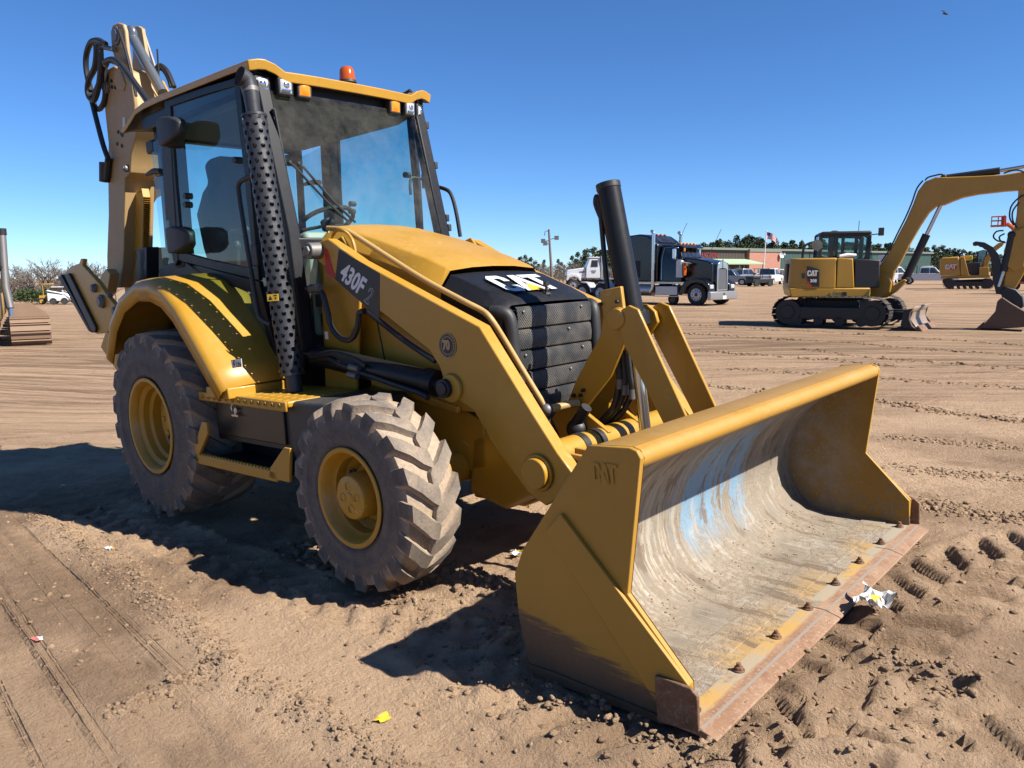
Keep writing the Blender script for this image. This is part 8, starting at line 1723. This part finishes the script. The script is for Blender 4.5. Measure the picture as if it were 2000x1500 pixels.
paper(q[5], (.05, .05), [M_WHT, M_YPR], 'white and yellow scrap beside the back of the bucket', 'paper_scrap', 9, .02, 5, lambda u, v: v > .5)
def clods():
    rng = np.random.default_rng(5); pts = []; sz = []
    def along(P, n, w, s0, s1):
        P = np.array(P); seg = np.hypot(*np.diff(P, axis=0).T); cum = np.concatenate([[0], np.cumsum(seg)]); s = rng.uniform(0, cum[-1], n)
        x = np.interp(s, cum, P[:, 0])+rng.normal(0, w, n); y = np.interp(s, cum, P[:, 1])+rng.normal(0, w, n); pts.append(np.stack([x, y], 1)); sz.append(s0+(s1-s0)*rng.random(n)**3)
    along(ROWS[0][0], 4200, .06, .0015, .009); along(ROWS[1][0], 320, .045, .003, .012); along(ROWS[2][0], 120, .05, .004, .016); along(ROWS[3][0], 380, .07, .003, .020)
    along(TRACKS[0][0], 450, .16, .002, .013); along(TRACKS[1][0], 320, .2, .002, .012); along(TRACKS[2][0], 350, .15, .002, .012); along(TRACKS[3][0], 260, .2, .002, .011); along(TRACKS[4][0], 320, .10, .002, .014)
    along([(3.443, -1.274), (3.709, -1.251), (4.031, -1.241), (4.271, -1.259)], 480, .06, .002, .013)
    along([(1.29, -0.909), (1.642, -0.932), (1.987, -0.975)], 120, .06, .006, .03)
    for P, n, s in (([(-3.408, 11.77), (-1.876, 11.564), (-0.678, 11.474)], 150, .035), ([(-1.536, 9.06), (-0.158, 8.936), (1.028, 8.828), (1.987, 8.524)], 260, .032), ([(0.109, 5.947), (0.76, 5.821), (1.365, 5.67)], 160, .026), ([(2.601, 5.45), (2.973, 5.382), (3.362, 5.139), (3.727, 5.049), (4.06, 4.992)], 420, .026), ([(3.899, 1.865), (4.234, 1.751), (4.555, 1.798)], 420, .020), ([(-0.056, 9.941), (1.295, 9.396), (3.429, 9.07)], 240, .03), ([(-23.077, 4.305), (-14.288, 2.845), (-9.302, 2.05)], 180, .02), ([(-4.636, 13.898), (-1.072, 13.546), (2.864, 12.716)], 320, .03), ([(-0.075, 7.334), (1.559, 7.331), (2.602, 7.181), (3.735, 7.091)], 360, .024), ([(0.886, 4.447), (1.406, 4.405), (2.0, 4.35)], 160, .02), ([(3.235, 3.677), (3.727, 3.736), (4.26, 3.704)], 300, .016), ([(3.505, 2.659), (3.939, 2.672), (4.408, 2.744)], 260, .013), ([(-0.719, 11.575), (1.586, 11.078), (3.135, 10.967)], 260, .028)): along(P, n, .07, .006, s)
    n = 7000; a = rng.uniform(-1.5, 6.2, n); b = rng.uniform(-2.9, 1.5, n); pts.append(np.stack([a, b], 1)); sz.append(.0018+.010*rng.random(n)**5)
    p = np.concatenate(pts); s = np.concatenate(sz); loc = np.array([tuple(RM.transposed() @ (Vector((x, y, 0))-TR)) for x, y in p])
    # keep clear of the bucket floor
    k = ~((loc[:, 0] > 3.33) & (loc[:, 0] < 4.12) & (np.abs(loc[:, 1]) < 1.24)); p = p[k]; s = s[k]; z = ground_z(p[:, 0], p[:, 1])
    big = s > .0055
    VS = []; FS = []; off = 0; DM = []
    for lev, sel in ((1, ~big), (2, big)): add_level(rng, lev, p[sel], s[sel], z[sel], VS, FS, DM)
    make_clods(VS, FS, DM)
def add_level(rng, lev, p, s, z, VS, FS, DM):
    ico = bmesh.new(); bmesh.ops.create_icosphere(ico, subdivisions=lev, radius=1); V = np.array([tuple(v.co) for v in ico.verts]); F = np.array([[v.index for v in f.verts] for f in ico.faces]); ico.free()
    n = len(p); u3 = rng.normal(size=(n, 3, 3)); u3 /= np.linalg.norm(u3, axis=2, keepdims=True); lob = np.einsum('nkj,vj->nvk', u3, V); vs = V[None]*(1+.17*rng.normal(size=(n, len(V), 1))+.22*np.cos(lob*3.+rng.uniform(0, 6, (n, 1, 3))).sum(-1, keepdims=True)*.6)*np.stack([rng.uniform(.7, 1.5, n), rng.uniform(.7, 1.5, n), rng.uniform(.5, .95, n)], 1)[:, None, :]
    th = rng.uniform(0, 6.28, n); c, sn = np.cos(th)[:, None], np.sin(th)[:, None]; x, y = vs[..., 0]*c-vs[..., 1]*sn, vs[..., 0]*sn+vs[..., 1]*c
    vs = np.stack([x, y, vs[..., 2]], -1)*s[:, None, None]+np.stack([p[:, 0], p[:, 1], z+s*.08], 1)[:, None, :]
    o = sum(len(q) for q in VS); VS.append(vs.reshape(-1, 3)); FS.append((F[None]+(np.arange(n)*len(V))[:, None, None]).reshape(-1, 3)+o); DM.append(np.repeat(np.clip(rng.normal(.35, .25, n), 0, 1), len(V)))
def make_clods(VS, FS, DM):
    v = np.concatenate(VS); f = np.concatenate(FS); me = bpy.data.meshes.new('dirt_clods'); me.vertices.add(len(v)); me.vertices.foreach_set('co', v.ravel().astype(np.float32))
    me.loops.add(f.size); me.loops.foreach_set('vertex_index', f.ravel().astype(np.int32)); me.polygons.add(len(f)); me.polygons.foreach_set('loop_start', np.arange(0, f.size, 3, dtype=np.int32)); me.update(calc_edges=True)
    me.materials.append(M_GND); dm = me.attributes.new('damp', 'FLOAT', 'POINT'); dm.data.foreach_set('value', np.concatenate(DM).astype(np.float32))
    o = bpy.data.objects.new('dirt_clods', me); COL.objects.link(o); o['kind'] = 'stuff'; o['label'] = 'loose clods of dry dirt scattered over the trodden ground'
clods()
